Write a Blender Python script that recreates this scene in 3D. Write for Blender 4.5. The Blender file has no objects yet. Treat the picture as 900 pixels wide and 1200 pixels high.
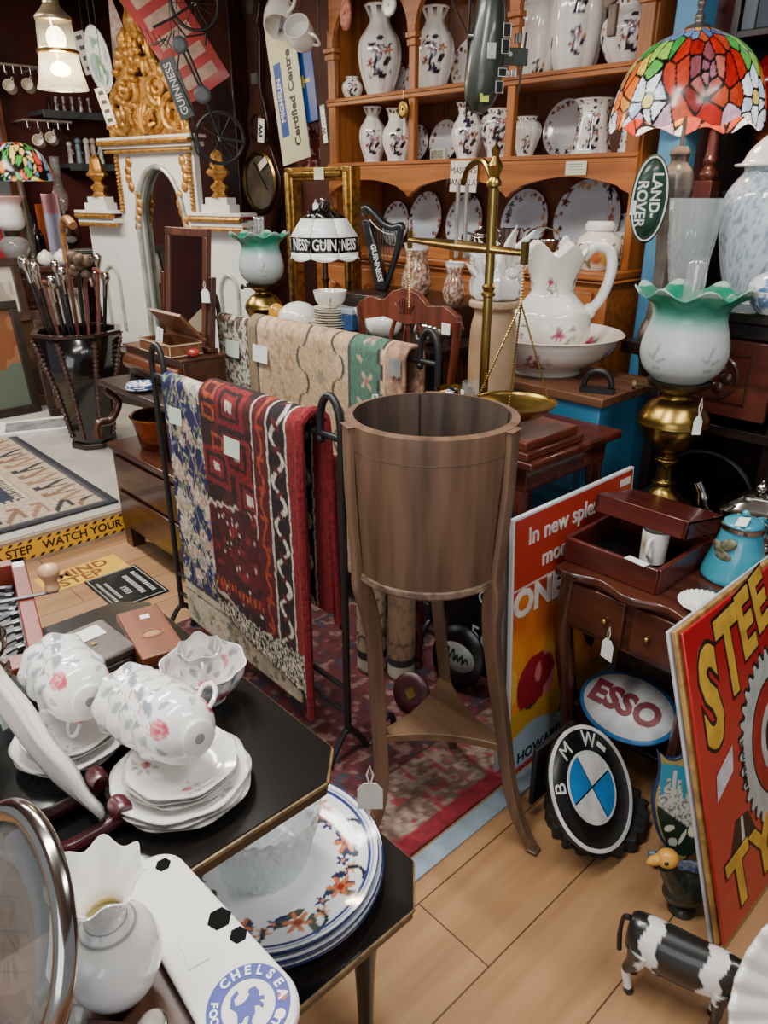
import bpy, math, random
import numpy as np
from math import sin, cos, pi, radians as R
from mathutils import Vector, Matrix
random.seed(4); rng = np.random.default_rng(4)
C = bpy.context.scene.collection
# ---------------------------------------------------------------- camera model (photo is 900x1200)
F = 870.0; PITCH = R(23.4); H = 1.45; YAW = R(47)
RGT = Vector((cos(YAW), sin(YAW), 0)); FWH = Vector((-sin(YAW), cos(YAW), 0))
FWD = FWH*cos(PITCH) - Vector((0,0,1))*sin(PITCH); UPV = FWH*sin(PITCH) + Vector((0,0,1))*cos(PITCH)
CAM = Vector((0,0,H))
def at(u, v, x=None, y=None, z=None):
    d = FWD + RGT*((u-450)/F) + UPV*((600-v)/F)
    t = x/d.x if x is not None else y/d.y if y is not None else (z-H)/d.z
    return CAM + d*t
def sz(px, P): return px*((Vector(P)-CAM).dot(FWD))/F
cam = bpy.data.cameras.new('camera'); co = bpy.data.objects.new('camera', cam); C.objects.link(co)
co.location = CAM; co.rotation_euler = (pi/2-PITCH, 0, YAW)
cam.sensor_fit = 'VERTICAL'; cam.sensor_height = 24; cam.lens = 24*F/1200; cam.clip_start = .02
bpy.context.scene.camera = co
# ---------------------------------------------------------------- colours and materials
def lin(c):
    c = np.asarray(c, float); return np.where(c <= .04045, c/12.92, ((c+.055)/1.055)**2.4)
def hx(s):
    s = s.lstrip('#'); return np.array([int(s[i:i+2],16)/255 for i in (0,2,4)])
def col(s): return tuple(lin(hx(s)))+(1,)
MATS = {}
def base(name):
    m = bpy.data.materials.new(name); m.use_nodes = True; nt = m.node_tree
    return m, nt, nt.nodes['Principled BSDF']
def mat(c, rough=.5, metal=0, var=.12, scale=18, bump=0, emis=0, spec=.5, coat=0, stretch=None, c2=None, trans=0, alpha=1):
    key = (c,rough,metal,var,scale,bump,emis,spec,coat,stretch,c2,trans,alpha)
    if key in MATS: return MATS[key]
    m, nt, b = base('mat_'+c.strip('#')+'_%d'%len(MATS)); N = nt.nodes; L = nt.links
    tc = N.new('ShaderNodeTexCoord'); mp = N.new('ShaderNodeMapping'); L.new(tc.outputs['Object'], mp.inputs[0])
    if stretch: mp.inputs['Scale'].default_value = stretch
    nz = N.new('ShaderNodeTexNoise'); nz.inputs['Scale'].default_value = scale; nz.inputs['Detail'].default_value = 5
    L.new(mp.outputs[0], nz.inputs['Vector'])
    rp = N.new('ShaderNodeValToRGB'); a = lin(hx(c)); d = lin(hx(c2)) if c2 else a*(1-3*var if var<.3 else .1)
    rp.color_ramp.elements[0].position = .32; rp.color_ramp.elements[1].position = .62
    rp.color_ramp.elements[0].color = tuple(np.clip(d,0,1))+(1,); rp.color_ramp.elements[1].color = tuple(a)+(1,)
    L.new(nz.outputs['Fac'], rp.inputs[0]); L.new(rp.outputs[0], b.inputs['Base Color'])
    b.inputs['Roughness'].default_value = rough; b.inputs['Metallic'].default_value = metal
    b.inputs['Specular IOR Level'].default_value = spec; b.inputs['Coat Weight'].default_value = coat
    b.inputs['Coat Roughness'].default_value = .08
    if trans: b.inputs['Transmission Weight'].default_value = trans
    if alpha < 1: b.inputs['Alpha'].default_value = alpha
    if emis: L.new(rp.outputs[0], b.inputs['Emission Color']); b.inputs['Emission Strength'].default_value = emis
    if bump:
        bp = N.new('ShaderNodeBump'); bp.inputs['Strength'].default_value = bump; bp.inputs['Distance'].default_value = .004
        L.new(nz.outputs['Fac'], bp.inputs['Height']); L.new(bp.outputs[0], b.inputs['Normal'])
    MATS[key] = m; return m
def wood(c1, c2, rough=.4, axis='x', scale=5, coat=0, bump=.08):
    st = {'x':(.12,1.6,1.6),'y':(1.6,.12,1.6),'z':(1.6,1.6,.12)}[axis]
    return mat(c1, rough, c2=c2, scale=scale*4, stretch=st, bump=bump, coat=coat)
def painted(rough=.4, emis=0, coat=0, bump=0, bscale=300, metal=0, trans=0):
    key = ('P',rough,emis,coat,bump,metal,trans)
    if key in MATS: return MATS[key]
    m, nt, b = base('painted_%d'%len(MATS)); N = nt.nodes; L = nt.links
    a = N.new('ShaderNodeAttribute'); a.attribute_name = 'Col'
    L.new(a.outputs['Color'], b.inputs['Base Color']); b.inputs['Roughness'].default_value = rough
    b.inputs['Coat Weight'].default_value = coat; b.inputs['Coat Roughness'].default_value = .06; b.inputs['Metallic'].default_value = metal
    b.inputs['Transmission Weight'].default_value = trans
    if emis: L.new(a.outputs['Color'], b.inputs['Emission Color']); b.inputs['Emission Strength'].default_value = emis
    if bump:
        nz = N.new('ShaderNodeTexNoise'); nz.inputs['Scale'].default_value = bscale; tc = N.new('ShaderNodeTexCoord')
        L.new(tc.outputs['Object'], nz.inputs['Vector'])
        bp = N.new('ShaderNodeBump'); bp.inputs['Strength'].default_value = bump; bp.inputs['Distance'].default_value = .003
        L.new(nz.outputs['Fac'], bp.inputs['Height']); L.new(bp.outputs[0], b.inputs['Normal'])
    MATS[key] = m; return m
def glass(c='#ffffff', rough=.02, dens=.82, frost=0):
    """thin glass: see-through with a fresnel shine, or frosted"""
    key = ('G',c,rough,dens,frost)
    if key in MATS: return MATS[key]
    m, nt, b = base('glass_%d'%len(MATS)); N = nt.nodes; L = nt.links
    tr = N.new('ShaderNodeBsdfTransparent'); tr.inputs[0].default_value = col(c)
    gl = N.new('ShaderNodeBsdfGlossy'); gl.inputs['Roughness'].default_value = rough
    fr = N.new('ShaderNodeLayerWeight'); fr.inputs[0].default_value = .5
    pw = N.new('ShaderNodeMath'); pw.operation = 'POWER'; pw.inputs[1].default_value = 2.2; L.new(fr.outputs['Facing'], pw.inputs[0])
    mr = N.new('ShaderNodeMapRange'); mr.inputs['To Min'].default_value = .07; mr.inputs['To Max'].default_value = .75; L.new(pw.outputs[0], mr.inputs[0])
    mx0 = N.new('ShaderNodeMixShader'); L.new(mr.outputs[0], mx0.inputs[0]); L.new(tr.outputs[0], mx0.inputs[1]); L.new(gl.outputs[0], mx0.inputs[2])
    df = N.new('ShaderNodeBsdfDiffuse'); df.inputs[0].default_value = col('#e6ecec')
    mx = N.new('ShaderNodeMixShader'); mx.inputs[0].default_value = (1-dens)*.4; L.new(mx0.outputs[0], mx.inputs[1]); L.new(df.outputs[0], mx.inputs[2])
    N.remove(b)
    L.new(mx.outputs[0], N['Material Output'].inputs[0]); MATS[key] = m; return m
# ---------------------------------------------------------------- mesh builder
def spl(P, k=5):
    P = [np.array(p, float) for p in P]; out = []
    for i in range(len(P)-1):
        p0 = P[max(i-1,0)]; p1 = P[i]; p2 = P[i+1]; p3 = P[min(i+2,len(P)-1)]
        for j in range(k):
            t = j/k; q = .5*((2*p1)+(p2-p0)*t+(2*p0-5*p1+4*p2-p3)*t*t+(3*p1-p0-3*p2+p3)*t**3)
            if len(q) == 2: q[1] = min(max(q[1],min(p1[1],p2[1])),max(p1[1],p2[1]))
            out.append(q)
    out.append(P[-1]); return [tuple(p) for p in out]
def TR(loc=(0,0,0), rx=0, ry=0, rz=0): return Matrix.Translation(loc) @ Matrix.Rotation(rz,4,'Z') @ Matrix.Rotation(ry,4,'Y') @ Matrix.Rotation(rx,4,'X')
def FR(loc, xd, yd):
    x = Vector(xd).normalized(); z = x.cross(Vector(yd)).normalized(); y = z.cross(x)
    m = Matrix((x,y,z)).transposed().to_4x4(); m.translation = Vector(loc); return m
class M:
    def __init__(s): s.v=[]; s.f=[]; s.mi=[]; s.uv=[]
    def add(s, vs, fs, m=0, uv=None, X=None):
        o = len(s.v)
        s.v += [tuple(X @ Vector(p)) for p in vs] if X is not None else [tuple(p) for p in vs]
        s.uv += list(uv) if uv is not None else [(0,0)]*len(vs)
        s.f += [tuple(i+o for i in q) for q in fs]; s.mi += [m]*len(fs); return s
    def box(s, c, d, m=0, X=None):
        x,y,z = c; a,b,h = d[0]/2,d[1]/2,d[2]/2
        vs = [(x+i*a,y+j*b,z+k*h) for k in (-1,1) for j in (-1,1) for i in (-1,1)]
        return s.add(vs, [(0,2,3,1),(4,5,7,6),(0,1,5,4),(2,6,7,3),(0,4,6,2),(1,3,7,5)], m, None, X)
    def bx(s, x0,x1,y0,y1,z0,z1, m=0, X=None): return s.box(((x0+x1)/2,(y0+y1)/2,(z0+z1)/2),(x1-x0,y1-y0,z1-z0),m,X)
    def lathe(s, prof, n=32, m=0, X=None, rad=None, caps=True):
        vs=[]; uv=[]; fs=[]; k=len(prof)
        for j,(r,z) in enumerate(prof):
            for i in range(n):
                th = 2*pi*i/n; rr,zz = rad(th,r,z,j/(k-1)) if rad else (r,z)
                vs.append((rr*cos(th), rr*sin(th), zz)); uv.append((th, j/(k-1)))
        for j in range(k-1):
            for i in range(n): fs.append((j*n+i, j*n+(i+1)%n, (j+1)*n+(i+1)%n, (j+1)*n+i))
        if caps:
            if prof[0][0] > 1e-5: fs.append(tuple(range(n))[::-1])
            if prof[-1][0] > 1e-5: fs.append(tuple((k-1)*n+i for i in range(n)))
        return s.add(vs, fs, m, uv, X)
    def tube(s, pts, r, n=8, m=0, X=None, closed=False, flat=1):
        P = [Vector(p) for p in pts]; k=len(P); rs = r if hasattr(r,'__len__') else [r]*k
        vs=[]; fs=[]; up=None
        for i,p in enumerate(P):
            t = (P[(i+1)%k]-P[i-1]) if closed else (P[min(i+1,k-1)]-P[max(i-1,0)])
            if t.length < 1e-9: t = Vector((0,0,1))
            t.normalize()
            if up is None: up = t.orthogonal().normalized()
            up = (up - t*up.dot(t)); up = up.normalized() if up.length>1e-6 else t.orthogonal().normalized()
            w = t.cross(up)
            for a in range(n):
                th = 2*pi*a/n; vs.append(p + (up*cos(th)*flat + w*sin(th))*rs[i])
        for i in range(k if closed else k-1):
            j=(i+1)%k
            for a in range(n): fs.append((i*n+a, i*n+(a+1)%n, j*n+(a+1)%n, j*n+a))
        if not closed: fs += [tuple(range(n))[::-1], tuple((k-1)*n+a for a in range(n))]
        return s.add(vs, fs, m, None, X)
    def prism(s, pts, z0, z1, m=0, X=None):
        n=len(pts); vs=[(x,y,z0) for x,y in pts]+[(x,y,z1) for x,y in pts]
        fs=[tuple(range(n))[::-1], tuple(range(n,2*n))]+[(i,(i+1)%n,n+(i+1)%n,n+i) for i in range(n)]
        return s.add(vs, fs, m, list(pts)*2, X)
    def ball(s, c, r, n=16, m=0, X=None, k=10):
        r = r if hasattr(r,'__len__') else (r,r,r)
        T = Matrix.Translation(c) @ Matrix.Diagonal((*r,1)); T = X @ T if X is not None else T
        return s.lathe([(sin(pi*j/k), -cos(pi*j/k)) for j in range(k+1)], n, m, T, None, False)
    def grid(s, fn, nu, nv, m=0, X=None, cu=False):
        vs=[]; uv=[]; fs=[]
        for j in range(nv+1):
            for i in range(nu if cu else nu+1):
                a=i/nu; b=j/nv; vs.append(fn(a,b)); uv.append((a,b))
        w = nu if cu else nu+1
        for j in range(nv):
            for i in range(nu): fs.append((j*w+i, j*w+(i+1)%w, (j+1)*w+(i+1)%w, (j+1)*w+i))
        return s.add(vs, fs, m, uv, X)
    def disc(s, R0, n=48, rings=12, m=0, X=None, zf=None, sx=1, sy=1):
        vs=[]; uv=[]; fs=[]
        for j in range(rings+1):
            r=R0*j/rings
            for i in range(n):
                th=2*pi*i/n; vs.append((r*cos(th)*sx, r*sin(th)*sy, zf(r/R0,th) if zf else 0)); uv.append((th,j/rings))
        for j in range(rings):
            for i in range(n): fs.append((j*n+i, j*n+(i+1)%n, (j+1)*n+(i+1)%n, (j+1)*n+i))
        return s.add(vs, fs, m, uv, X)
    def build(s, name, mats, parent=None, bev=0, sub=0, solid=0, ang=40, paint=None, X=None, segs=2, merge=False):
        me = bpy.data.meshes.new(name); me.from_pydata(s.v, [], s.f); me.update()
        ms = mats if isinstance(mats,(list,tuple)) else [mats]
        for q in ms: me.materials.append(q)
        me.polygons.foreach_set('material_index', s.mi)
        me.polygons.foreach_set('use_smooth', [True]*len(s.f))
        try: me.set_sharp_from_angle(angle=R(ang))
        except Exception: pass
        if paint is not None:
            c = paint(np.array(s.uv, float), np.array(s.v, float))
            A = me.color_attributes.new('Col','FLOAT_COLOR','POINT')
            A.data.foreach_set('color', np.c_[lin(np.clip(c,0,1)), np.ones(len(c))].astype(np.float32).ravel())
        o = bpy.data.objects.new(name, me); C.objects.link(o)
        if parent is not None: o.parent = parent
        if X is not None: o.matrix_local = X
        if solid:
            q = o.modifiers.new('solid','SOLIDIFY'); q.thickness = solid; q.offset = 0
        if bev:
            q = o.modifiers.new('bevel','BEVEL'); q.width = bev; q.segments = segs; q.limit_method = 'ANGLE'; q.angle_limit = R(35)
        if sub:
            q = o.modifiers.new('sub','SUBSURF'); q.levels = sub; q.render_levels = sub
        return o
def tag(o, label, cat, group=None):
    o['label'] = label; o['category'] = cat
    if group: o['group'] = group
    return o
def thing(name, label, cat, loc=(0,0,0), rz=0, group=None, X=None):
    o = bpy.data.objects.new(name, None); o.empty_display_size = .05; C.objects.link(o)
    if X is not None: o.matrix_world = X
    else: o.location = loc; o.rotation_euler = (0,0,rz)
    return tag(o, label, cat, group)
def struct(o): o['kind'] = 'structure'; return o
def dup(o, loc=None, rz=None, label=None, parent=None, scale=None, X=None):
    c = o.copy(); C.objects.link(c)
    if parent is not None: c.parent = parent
    else:
        if X is not None: c.matrix_world = X
        else:
            if loc is not None: c.location = loc
            if rz is not None: c.rotation_euler = (0,0,rz)
        if scale: c.scale = (scale,)*3 if not hasattr(scale,'__len__') else scale
        if label: c['label'] = label
    for ch in o.children: dup(ch, parent=c)
    return c
_tc = {}
def tmesh(s, size, ext=.0006, bold=0, align='CENTER', shear=0):
    key=(s,size,ext,bold,align,shear)
    if key in _tc: return _tc[key]
    cu = bpy.data.curves.new('t','FONT'); cu.body = s; cu.size = size; cu.extrude = ext; cu.offset = bold
    cu.align_x = align; cu.align_y = 'CENTER'; cu.shear = shear; cu.resolution_u = 3
    ob = bpy.data.objects.new('t', cu); me = bpy.data.meshes.new_from_object(ob)
    vs = [tuple(v.co) for v in me.vertices]; fs = [tuple(p.vertices) for p in me.polygons]
    bpy.data.objects.remove(ob); bpy.data.curves.remove(cu); bpy.data.meshes.remove(me)
    _tc[key] = (vs, fs); return vs, fs
def addtext(b, s, size, X, m=0, **k):
    vs, fs = tmesh(s, size, **k); return b.add(vs, fs, m, None, X)
def text(name, s, size, material, parent, X, **k):
    b = M(); addtext(b, s, size, X, **k); return b.build(name, material, parent)
def arctext(b, s, size, rad, a0, step, X=None, inward=False, **k):
    """letters set around a circle from angle a0 (degrees), step degrees each, clockwise"""
    for i,ch in enumerate(s):
        if ch == ' ': continue
        a = R(a0 - step*i); T = Matrix.Translation((rad*cos(a), rad*sin(a), 0)) @ Matrix.Rotation(a + (pi/2 if inward else -pi/2), 4, 'Z')
        addtext(b, ch, size, X @ T if X is not None else T, **k)
# ---------------------------------------------------------------- paint helpers
def mixc(c, mask, color): c[mask] = hx(color) if isinstance(color,str) else color
def vnoise(x, y, seed=0):
    xi=np.floor(x).astype(int); yi=np.floor(y).astype(int); fx=x-xi; fy=y-yi
    def h(a,b): return np.modf(np.abs(np.sin(a*127.1+b*311.7+seed*74.7)*43758.5453))[0]
    fx=fx*fx*(3-2*fx); fy=fy*fy*(3-2*fy)
    return (h(xi,yi)*(1-fx)+h(xi+1,yi)*fx)*(1-fy)+(h(xi,yi+1)*(1-fx)+h(xi+1,yi+1)*fx)*fy
def flower(c, x, y, x0, y0, r, color, n=5, ctr=None, rot=0, amp=.3):
    dx=x-x0; dy=y-y0; d=np.hypot(dx,dy); a=np.arctan2(dy,dx)+rot
    m = d < r*(1-amp+amp*np.cos(n*a)); mixc(c, m, color)
    sh = m & (np.cos(n*a)<.0); c[sh] *= .86
    if ctr: mixc(c, d<r*.28, ctr)
def leaf(c, x, y, x0, y0, l, w, rot, color):
    dx=(x-x0)*cos(rot)+(y-y0)*sin(rot); dy=-(x-x0)*sin(rot)+(y-y0)*cos(rot)
    mixc(c, (dx/l)**2+(dy/w)**2 < 1, color)
def arc(c, x, y, x0, y0, r, w, a0, a1, color):
    d=np.hypot(x-x0,y-y0); a=np.mod(np.arctan2(y-y0,x-x0)-a0,2*pi)
    mixc(c, (np.abs(d-r)<w)&(a<a1-a0), color)
def spray(c, x, y, x0, y0, s, k=0):
    """a Mandalay-like spray: dark curling bird and branch, rust and mauve blossoms"""
    r = random.Random(k)
    arc(c,x,y,x0+.1*s,y0-.30*s,.30*s,.075*s,pi*.55,pi*1.75,'#1c1a2c')
    arc(c,x,y,x0-.25*s,y0+.12*s,.28*s,.06*s,-.6,pi*.7,'#1c1a2c')
    leaf(c,x,y,x0+.30*s,y0-.12*s,.22*s,.11*s,.9,'#1c1a2c'); leaf(c,x,y,x0-.1*s,y0-.5*s,.24*s,.1*s,.3,'#26203a')
    flower(c,x,y,x0-.06*s,y0+.20*s,.26*s,'#a08898',6,'#8a4a3c'); flower(c,x,y,x0+.34*s,y0+.24*s,.19*s,'#b0634a',5,'#e0b070')
    flower(c,x,y,x0-.38*s,y0-.16*s,.17*s,'#a85a48',5,'#5a2a30')
    for i in range(7):
        leaf(c,x,y,x0+r.uniform(-.6,.6)*s,y0+r.uniform(-.6,.7)*s,.09*s,.045*s,r.uniform(0,3),r.choice(['#2a2838','#7c8468','#9c5044','#77606c']))
    leaf(c,x,y,x0+.02*s,y0+.62*s,.15*s,.09*s,.2,'#33363c')
def vase_paint(R0, Hh, s, rows=((.45,3),), rimcol='#8a5a4a', body='#efe9df', k=0, band=True):
    def f(uv, co):
        th=np.arctan2(co[:,1],co[:,0]); z=co[:,2]; c=np.tile(hx(body),(len(z),1))
        for (fz,n) in rows:
            for i in range(n):
                t0 = -2.36+2*pi*i/n; x=((th-t0+pi)%(2*pi)-pi)*R0
                spray(c, x, z, 0, fz*Hh, s, k+i)
        if band:
            for i in range(8):
                x=((th-i*pi/4+pi)%(2*pi)-pi)*R0*.6; leaf(c,x,z,0,.93*Hh,.012*Hh/.3,.008*Hh/.3,.5*i,'#3a2e3a'); leaf(c,x,z,R0*.2,.91*Hh,.01*Hh/.3,.007*Hh/.3,i,'#a0604e')
        mixc(c, z>.988*Hh, rimcol); return c
    return f
def plate_paint(Rm, inner='#e9e7e4', rim='#7d4038', blot=('#6d2f2c','#b06a52','#2b2338','#c9a07a','#8c5a55'), n=26, w=.28, k=0):
    def f(uv, co):
        r=np.hypot(co[:,0],co[:,1])/Rm; th=np.arctan2(co[:,1],co[:,0]); c=np.tile(hx(inner),(len(r),1)); rr=random.Random(k)
        for i in range(n):
            t0=2*pi*i/n+rr.uniform(-.1,.1); q=rr.uniform(1-w,.95); d=np.hypot(((th-t0+pi)%(2*pi)-pi)*q, (r-q))
            a=np.arctan2(r-q,((th-t0+pi)%(2*pi)-pi)); mixc(c, d<rr.uniform(.05,.10)*(1+.3*np.cos(5*a+i)), rr.choice(blot))
        mixc(c, r>.975, rim); return c
    return f
POT = painted(.12, coat=.6)
WHITE = mat('#ece9e2',.12,var=.01,coat=.5); CREAM = mat('#e6dfcd',.2,var=.02,coat=.4)
BRASS = mat('#a58748',.28,1,c2='#7d6430',scale=9); SILVER = mat('#c9c6c0',.16,1,c2='#9a968e',scale=9); CHROME = mat('#d8d5d0',.08,1,var=.02)
IRON = mat('#17181a',.45,0,var=.1,bump=.1); BLACK = mat('#0c0b0b',.35,var=.1); BLKGLOSS = mat('#100d0c',.16,var=.1,coat=.5)
MAHOG = wood('#56241a','#32120d',.28,'x',coat=.3); MAHOGZ = wood('#56241a','#32120d',.28,'z',coat=.3)
WALNUT = wood('#4a2618','#2a140c',.3,'x',coat=.3); WALNUTZ = wood('#4a2618','#2a140c',.3,'z',coat=.3); WALNUTY = wood('#4a2618','#2a140c',.3,'y',coat=.3)
DARKW = wood('#2a1712','#150b09',.35,'x',coat=.2); DARKWZ = wood('#2a1712','#150b09',.35,'z',coat=.2)
PINE = wood('#b0692f','#874b22',.42,'x'); PINEZ = wood('#b0692f','#874b22',.42,'z'); PINED = wood('#74401f','#552b14',.5,'z')
PAPER = mat('#e4e6e0',.7,var=.03); GREENP = mat('#cfe0cd',.7,var=.03); STRING = mat('#e8e4da',.8,var=.05)
CLEAR = glass(); GOLD = mat('#b98a45',.38,.75,c2='#7e5620',scale=25,bump=.3)
def price_tag(label, P, h=.05, w=.032, rz=0, drop=.03, parent=None):
    """a card tag hanging from a loop of white string; P is where it hangs"""
    t = thing('hanging_price_tag', label, 'tag', P, rz)
    b=M(); b.prism([(-w/2,-drop-h),(w/2,-drop-h),(w/2,-drop-.25*h),(w*.25,-drop),(-w*.25,-drop),(-w/2,-drop-.25*h)],-.0005,.0005,X=Matrix.Rotation(pi/2,4,'X'))
    b.build('card', PAPER, t)
    s=M(); s.tube([(0,-.001,-drop-.004),(.004,-.001,-drop*.5),(0,-.001,0),(-.004,-.001,-drop*.5),(0,-.001,-drop-.004)],.0011,5); s.build('string', STRING, t); return t
def sticker(parent, X, w, h, m=None, name='price_label', lines=2):
    b=M(); b.box((0,0,0),(w,h,.0008)); o=b.build(name, m or PAPER, parent, X=X); return o
# ================================================================ the setting
def plank_mat(name, c1, c2, gap, bw, rh, rough=.35, roty=pi/2):
    m, nt, b = base(name); N = nt.nodes; L = nt.links
    tc = N.new('ShaderNodeTexCoord'); mp = N.new('ShaderNodeMapping'); mp.inputs['Rotation'].default_value = (0,0,roty); mp.inputs['Location'].default_value=(0,.0,0)
    L.new(tc.outputs['Object'], mp.inputs[0])
    br = N.new('ShaderNodeTexBrick'); br.inputs['Scale'].default_value = 1; br.inputs['Brick Width'].default_value = bw; br.inputs['Row Height'].default_value = rh
    br.inputs['Mortar Size'].default_value = .0022; br.inputs['Mortar Smooth'].default_value = .3; br.offset = .37
    br.inputs['Color1'].default_value = col(c1); br.inputs['Color2'].default_value = col(c2); br.inputs['Mortar'].default_value = col(gap)
    L.new(mp.outputs[0], br.inputs['Vector'])
    nz = N.new('ShaderNodeTexNoise'); nz.inputs['Scale'].default_value = 9; nz.inputs['Detail'].default_value = 8; nz.inputs['Roughness'].default_value = .65
    mp2 = N.new('ShaderNodeMapping'); mp2.inputs['Scale'].default_value = (2.2,.18,1) if roty else (.18,2.2,1); L.new(tc.outputs['Object'], mp2.inputs[0]); L.new(mp2.outputs[0], nz.inputs['Vector'])
    rp = N.new('ShaderNodeValToRGB'); rp.color_ramp.elements[0].position=.3; rp.color_ramp.elements[0].color=(.62,.58,.55,1); rp.color_ramp.elements[1].position=.65; rp.color_ramp.elements[1].color=(1,1,1,1)
    L.new(nz.outputs['Fac'], rp.inputs[0])
    mx = N.new('ShaderNodeMix'); mx.data_type='RGBA'; mx.blend_type='MULTIPLY'; mx.inputs[0].default_value=.8
    L.new(br.outputs['Color'], mx.inputs[6]); L.new(rp.outputs[0], mx.inputs[7]); L.new(mx.outputs[2], b.inputs['Base Color'])
    b.inputs['Roughness'].default_value = rough
    bp = N.new('ShaderNodeBump'); bp.inputs['Strength'].default_value=.15; bp.inputs['Distance'].default_value=.002; L.new(br.outputs['Fac'], bp.inputs['Height']); bp.invert=True
    L.new(bp.outputs[0], b.inputs['Normal']); return m
OAK = plank_mat('oak_boards','#b98f68','#a88058','#5a4430',2.3,.2)
GREYV = mat('#b6b0a6',.5,c2='#a29c92',scale=6)
b=M(); b.bx(-3.1,2.6,-2.6,2.9,-.05,0); struct(b.build('floor', OAK))
b=M(); b.bx(-6.3,-3.1,-2.6,2.9,-.05,.12); struct(b.build('floor', GREYV))
WALLM = mat('#5a2e24',.6,c2='#43211a',scale=3); WALLR = mat('#5a211a',.6,c2='#3f1713',scale=2.5)
b=M(); b.bx(-6.4,2.7,2.9,3.0,0,2.75); struct(b.build('wall_back', WALLM))
b=M(); b.bx(-6.4,-6.3,-2.6,2.9,0,2.75); struct(b.build('wall_left', WALLR))
b=M(); b.bx(-6.4,2.7,-2.6,3.0,2.75,2.85); struct(b.build('ceiling', mat('#7a5c50',.7,c2='#624840',scale=3)))
for i,y in enumerate((.3,1.15,2.0,2.7)):
    b=M(); b.bx(-6.3,2.6,y-.07,y+.07,2.60,2.75); struct(b.build('trim_%d'%(i+1), DARKW, bev=.006))
b=M(); b.bx(-3.098,-3.08,-2.6,2.4,0,.117); struct(b.build('trim_5', mat('#a08c74',.5,c2='#8c7860'), bev=.002))
# blue post right of the dresser and dark red timber on the wall
b=M(); b.bx(-1.38,-1.29,2.52,2.62,0,2.75); struct(b.build('trim_6', mat('#4b86ac',.45,c2='#3f779c',scale=3), bev=.008))
b=M(); b.bx(-1.36,-1.28,2.72,2.80,0,2.75); struct(b.build('trim_7', mat('#5c231b',.4,c2='#431712',coat=.2), bev=.008))
b=M(); b.bx(-1.36,-1.27,2.84,2.895,0,1.72); struct(b.build('trim_9', mat('#c9c6c2',.6,var=.03), bev=.004))
b=M(); b.bx(-4.52,-4.30,2.78,2.9,.12,2.75); struct(b.build('trim_8', mat('#3d1812',.4,c2='#28100c',coat=.2), bev=.01))
# warning tape on the riser of the step
t = thing('warning_tape','yellow and black tape reading WATCH YOUR STEP along the front edge of the low step','tape',(-3.0795,1.0,.06))
YEL = mat('#e0a72a',.45,var=.04); b=M(); b.box((0,0,0),(.001,.95,.085)); b.build('tape', YEL, t)
b=M()
for i in range(24):
    for z in (-.036,.036):
        y=-.46+i*.04; b.add([(.0008,y,z-.006),(.0008,y+.016,z-.006),(.0008,y+.026,z+.006),(.0008,y+.010,z+.006)],[(0,1,2,3)])
X = FR((.0009,0,0),(0,1,0),(0,0,1))
addtext(b,'UR STEP   WATCH YOUR STEP', .052, X @ TR((0,0,0)), bold=.001); b.build('lettering', BLACK, t)
# floor sticker
P0=at(97,672,z=.0); t = thing('floor_sticker','yellow sticker reading MIND STEP stuck on the wooden floor below the low step','sticker',(P0.x,P0.y,.001))
t.rotation_euler=(0,0,R(90)); b=M(); b.box((0,0,0),(.34,.16,.0012)); b.build('film', mat('#e3b53a',.35,var=.05,scale=8), t)
b=M(); addtext(b,'MIND',.085,TR((.01,.032,.001)),bold=.0015); addtext(b,'STEP',.085,TR((-.02,-.038,.001)),bold=.0015); b.build('lettering', mat('#7a3c14',.5), t)
# ================================================================ pine dresser with plate rack
X0=-3.104; W=1.655; YF=2.535; t = thing('plate_rack_dresser','tall orange pine dresser with shelves of patterned china behind arched and scalloped fronts','dresser',(X0+W/2,2.62,0))
def loc(o): return Matrix.Translation(-Vector((X0+W/2,2.62,0)))
LX = loc(0); Z0=1.187; ZR=1.57; ZU=1.842; ZT=2.42
for s in (0,1):
    b=M(); x=X0 if s==0 else X0+W-.03; b.bx(x,x+.03,YF+.012,2.87,Z0,ZT,X=LX); b.build('side_panel', PINEZ, t, bev=.003)
b=M()
for i in range(11):
    w=(W-.06)/11; b.bx(X0+.03+i*w+.001,X0+.03+(i+1)*w-.001,2.855,2.87,Z0,ZT,X=LX)
b.build('back_boards', PINED, t, bev=.003)
for z in (ZR,ZU):
    b=M(); b.bx(X0+.03,X0+W-.03,YF+.012,2.855,z-.022,z,X=LX); b.bx(X0,X0+W,YF-.012,YF+.012,z-.03,z+.002,X=LX); b.bx(X0,X0+W,YF-.018,YF-.01,z-.014,z-.004,X=LX); b.build('shelf', PINE, t, bev=.003)
for i in range(4):
    x=X0+.03+(W-.06)*i/3; w=.05 if i in(0,3) else .036
    b=M(); b.bx(x-w/2,x+w/2,YF-.006,YF+.02,ZR,ZT-.3,X=LX); b.bx(x-w*.66,x+w*.66,YF-.014,YF+.022,2.0,2.025,X=LX); b.bx(x-w*.8,x+w*.8,YF-.018,YF+.022,2.03,2.05,X=LX); b.build('post', PINEZ, t, bev=.003)
b=M()   # arched frieze
for i in range(3):
    xa=X0+.03+(W-.06)*i/3; xb=X0+.03+(W-.06)*(i+1)/3; c=(xa+xb)/2; r=(xb-xa)/2-.02
    arch=[(c+r*cos(a),2.05+.2*sin(a)) for a in np.linspace(pi,0,19)]
    for k in range(18):
        p,q=arch[k],arch[k+1]; b.prism([(p[0],p[1]),(q[0],q[1]),(q[0],2.42),(p[0],2.42)],-.012,.012,X=LX@TR((0,YF,0),pi/2))
    for (p,q) in ((xa,c-r),(c+r,xb)): b.prism([(p,2.05),(q,2.05),(q,2.42),(p,2.42)],-.012,.012,X=LX@TR((0,YF,0),pi/2))
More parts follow.
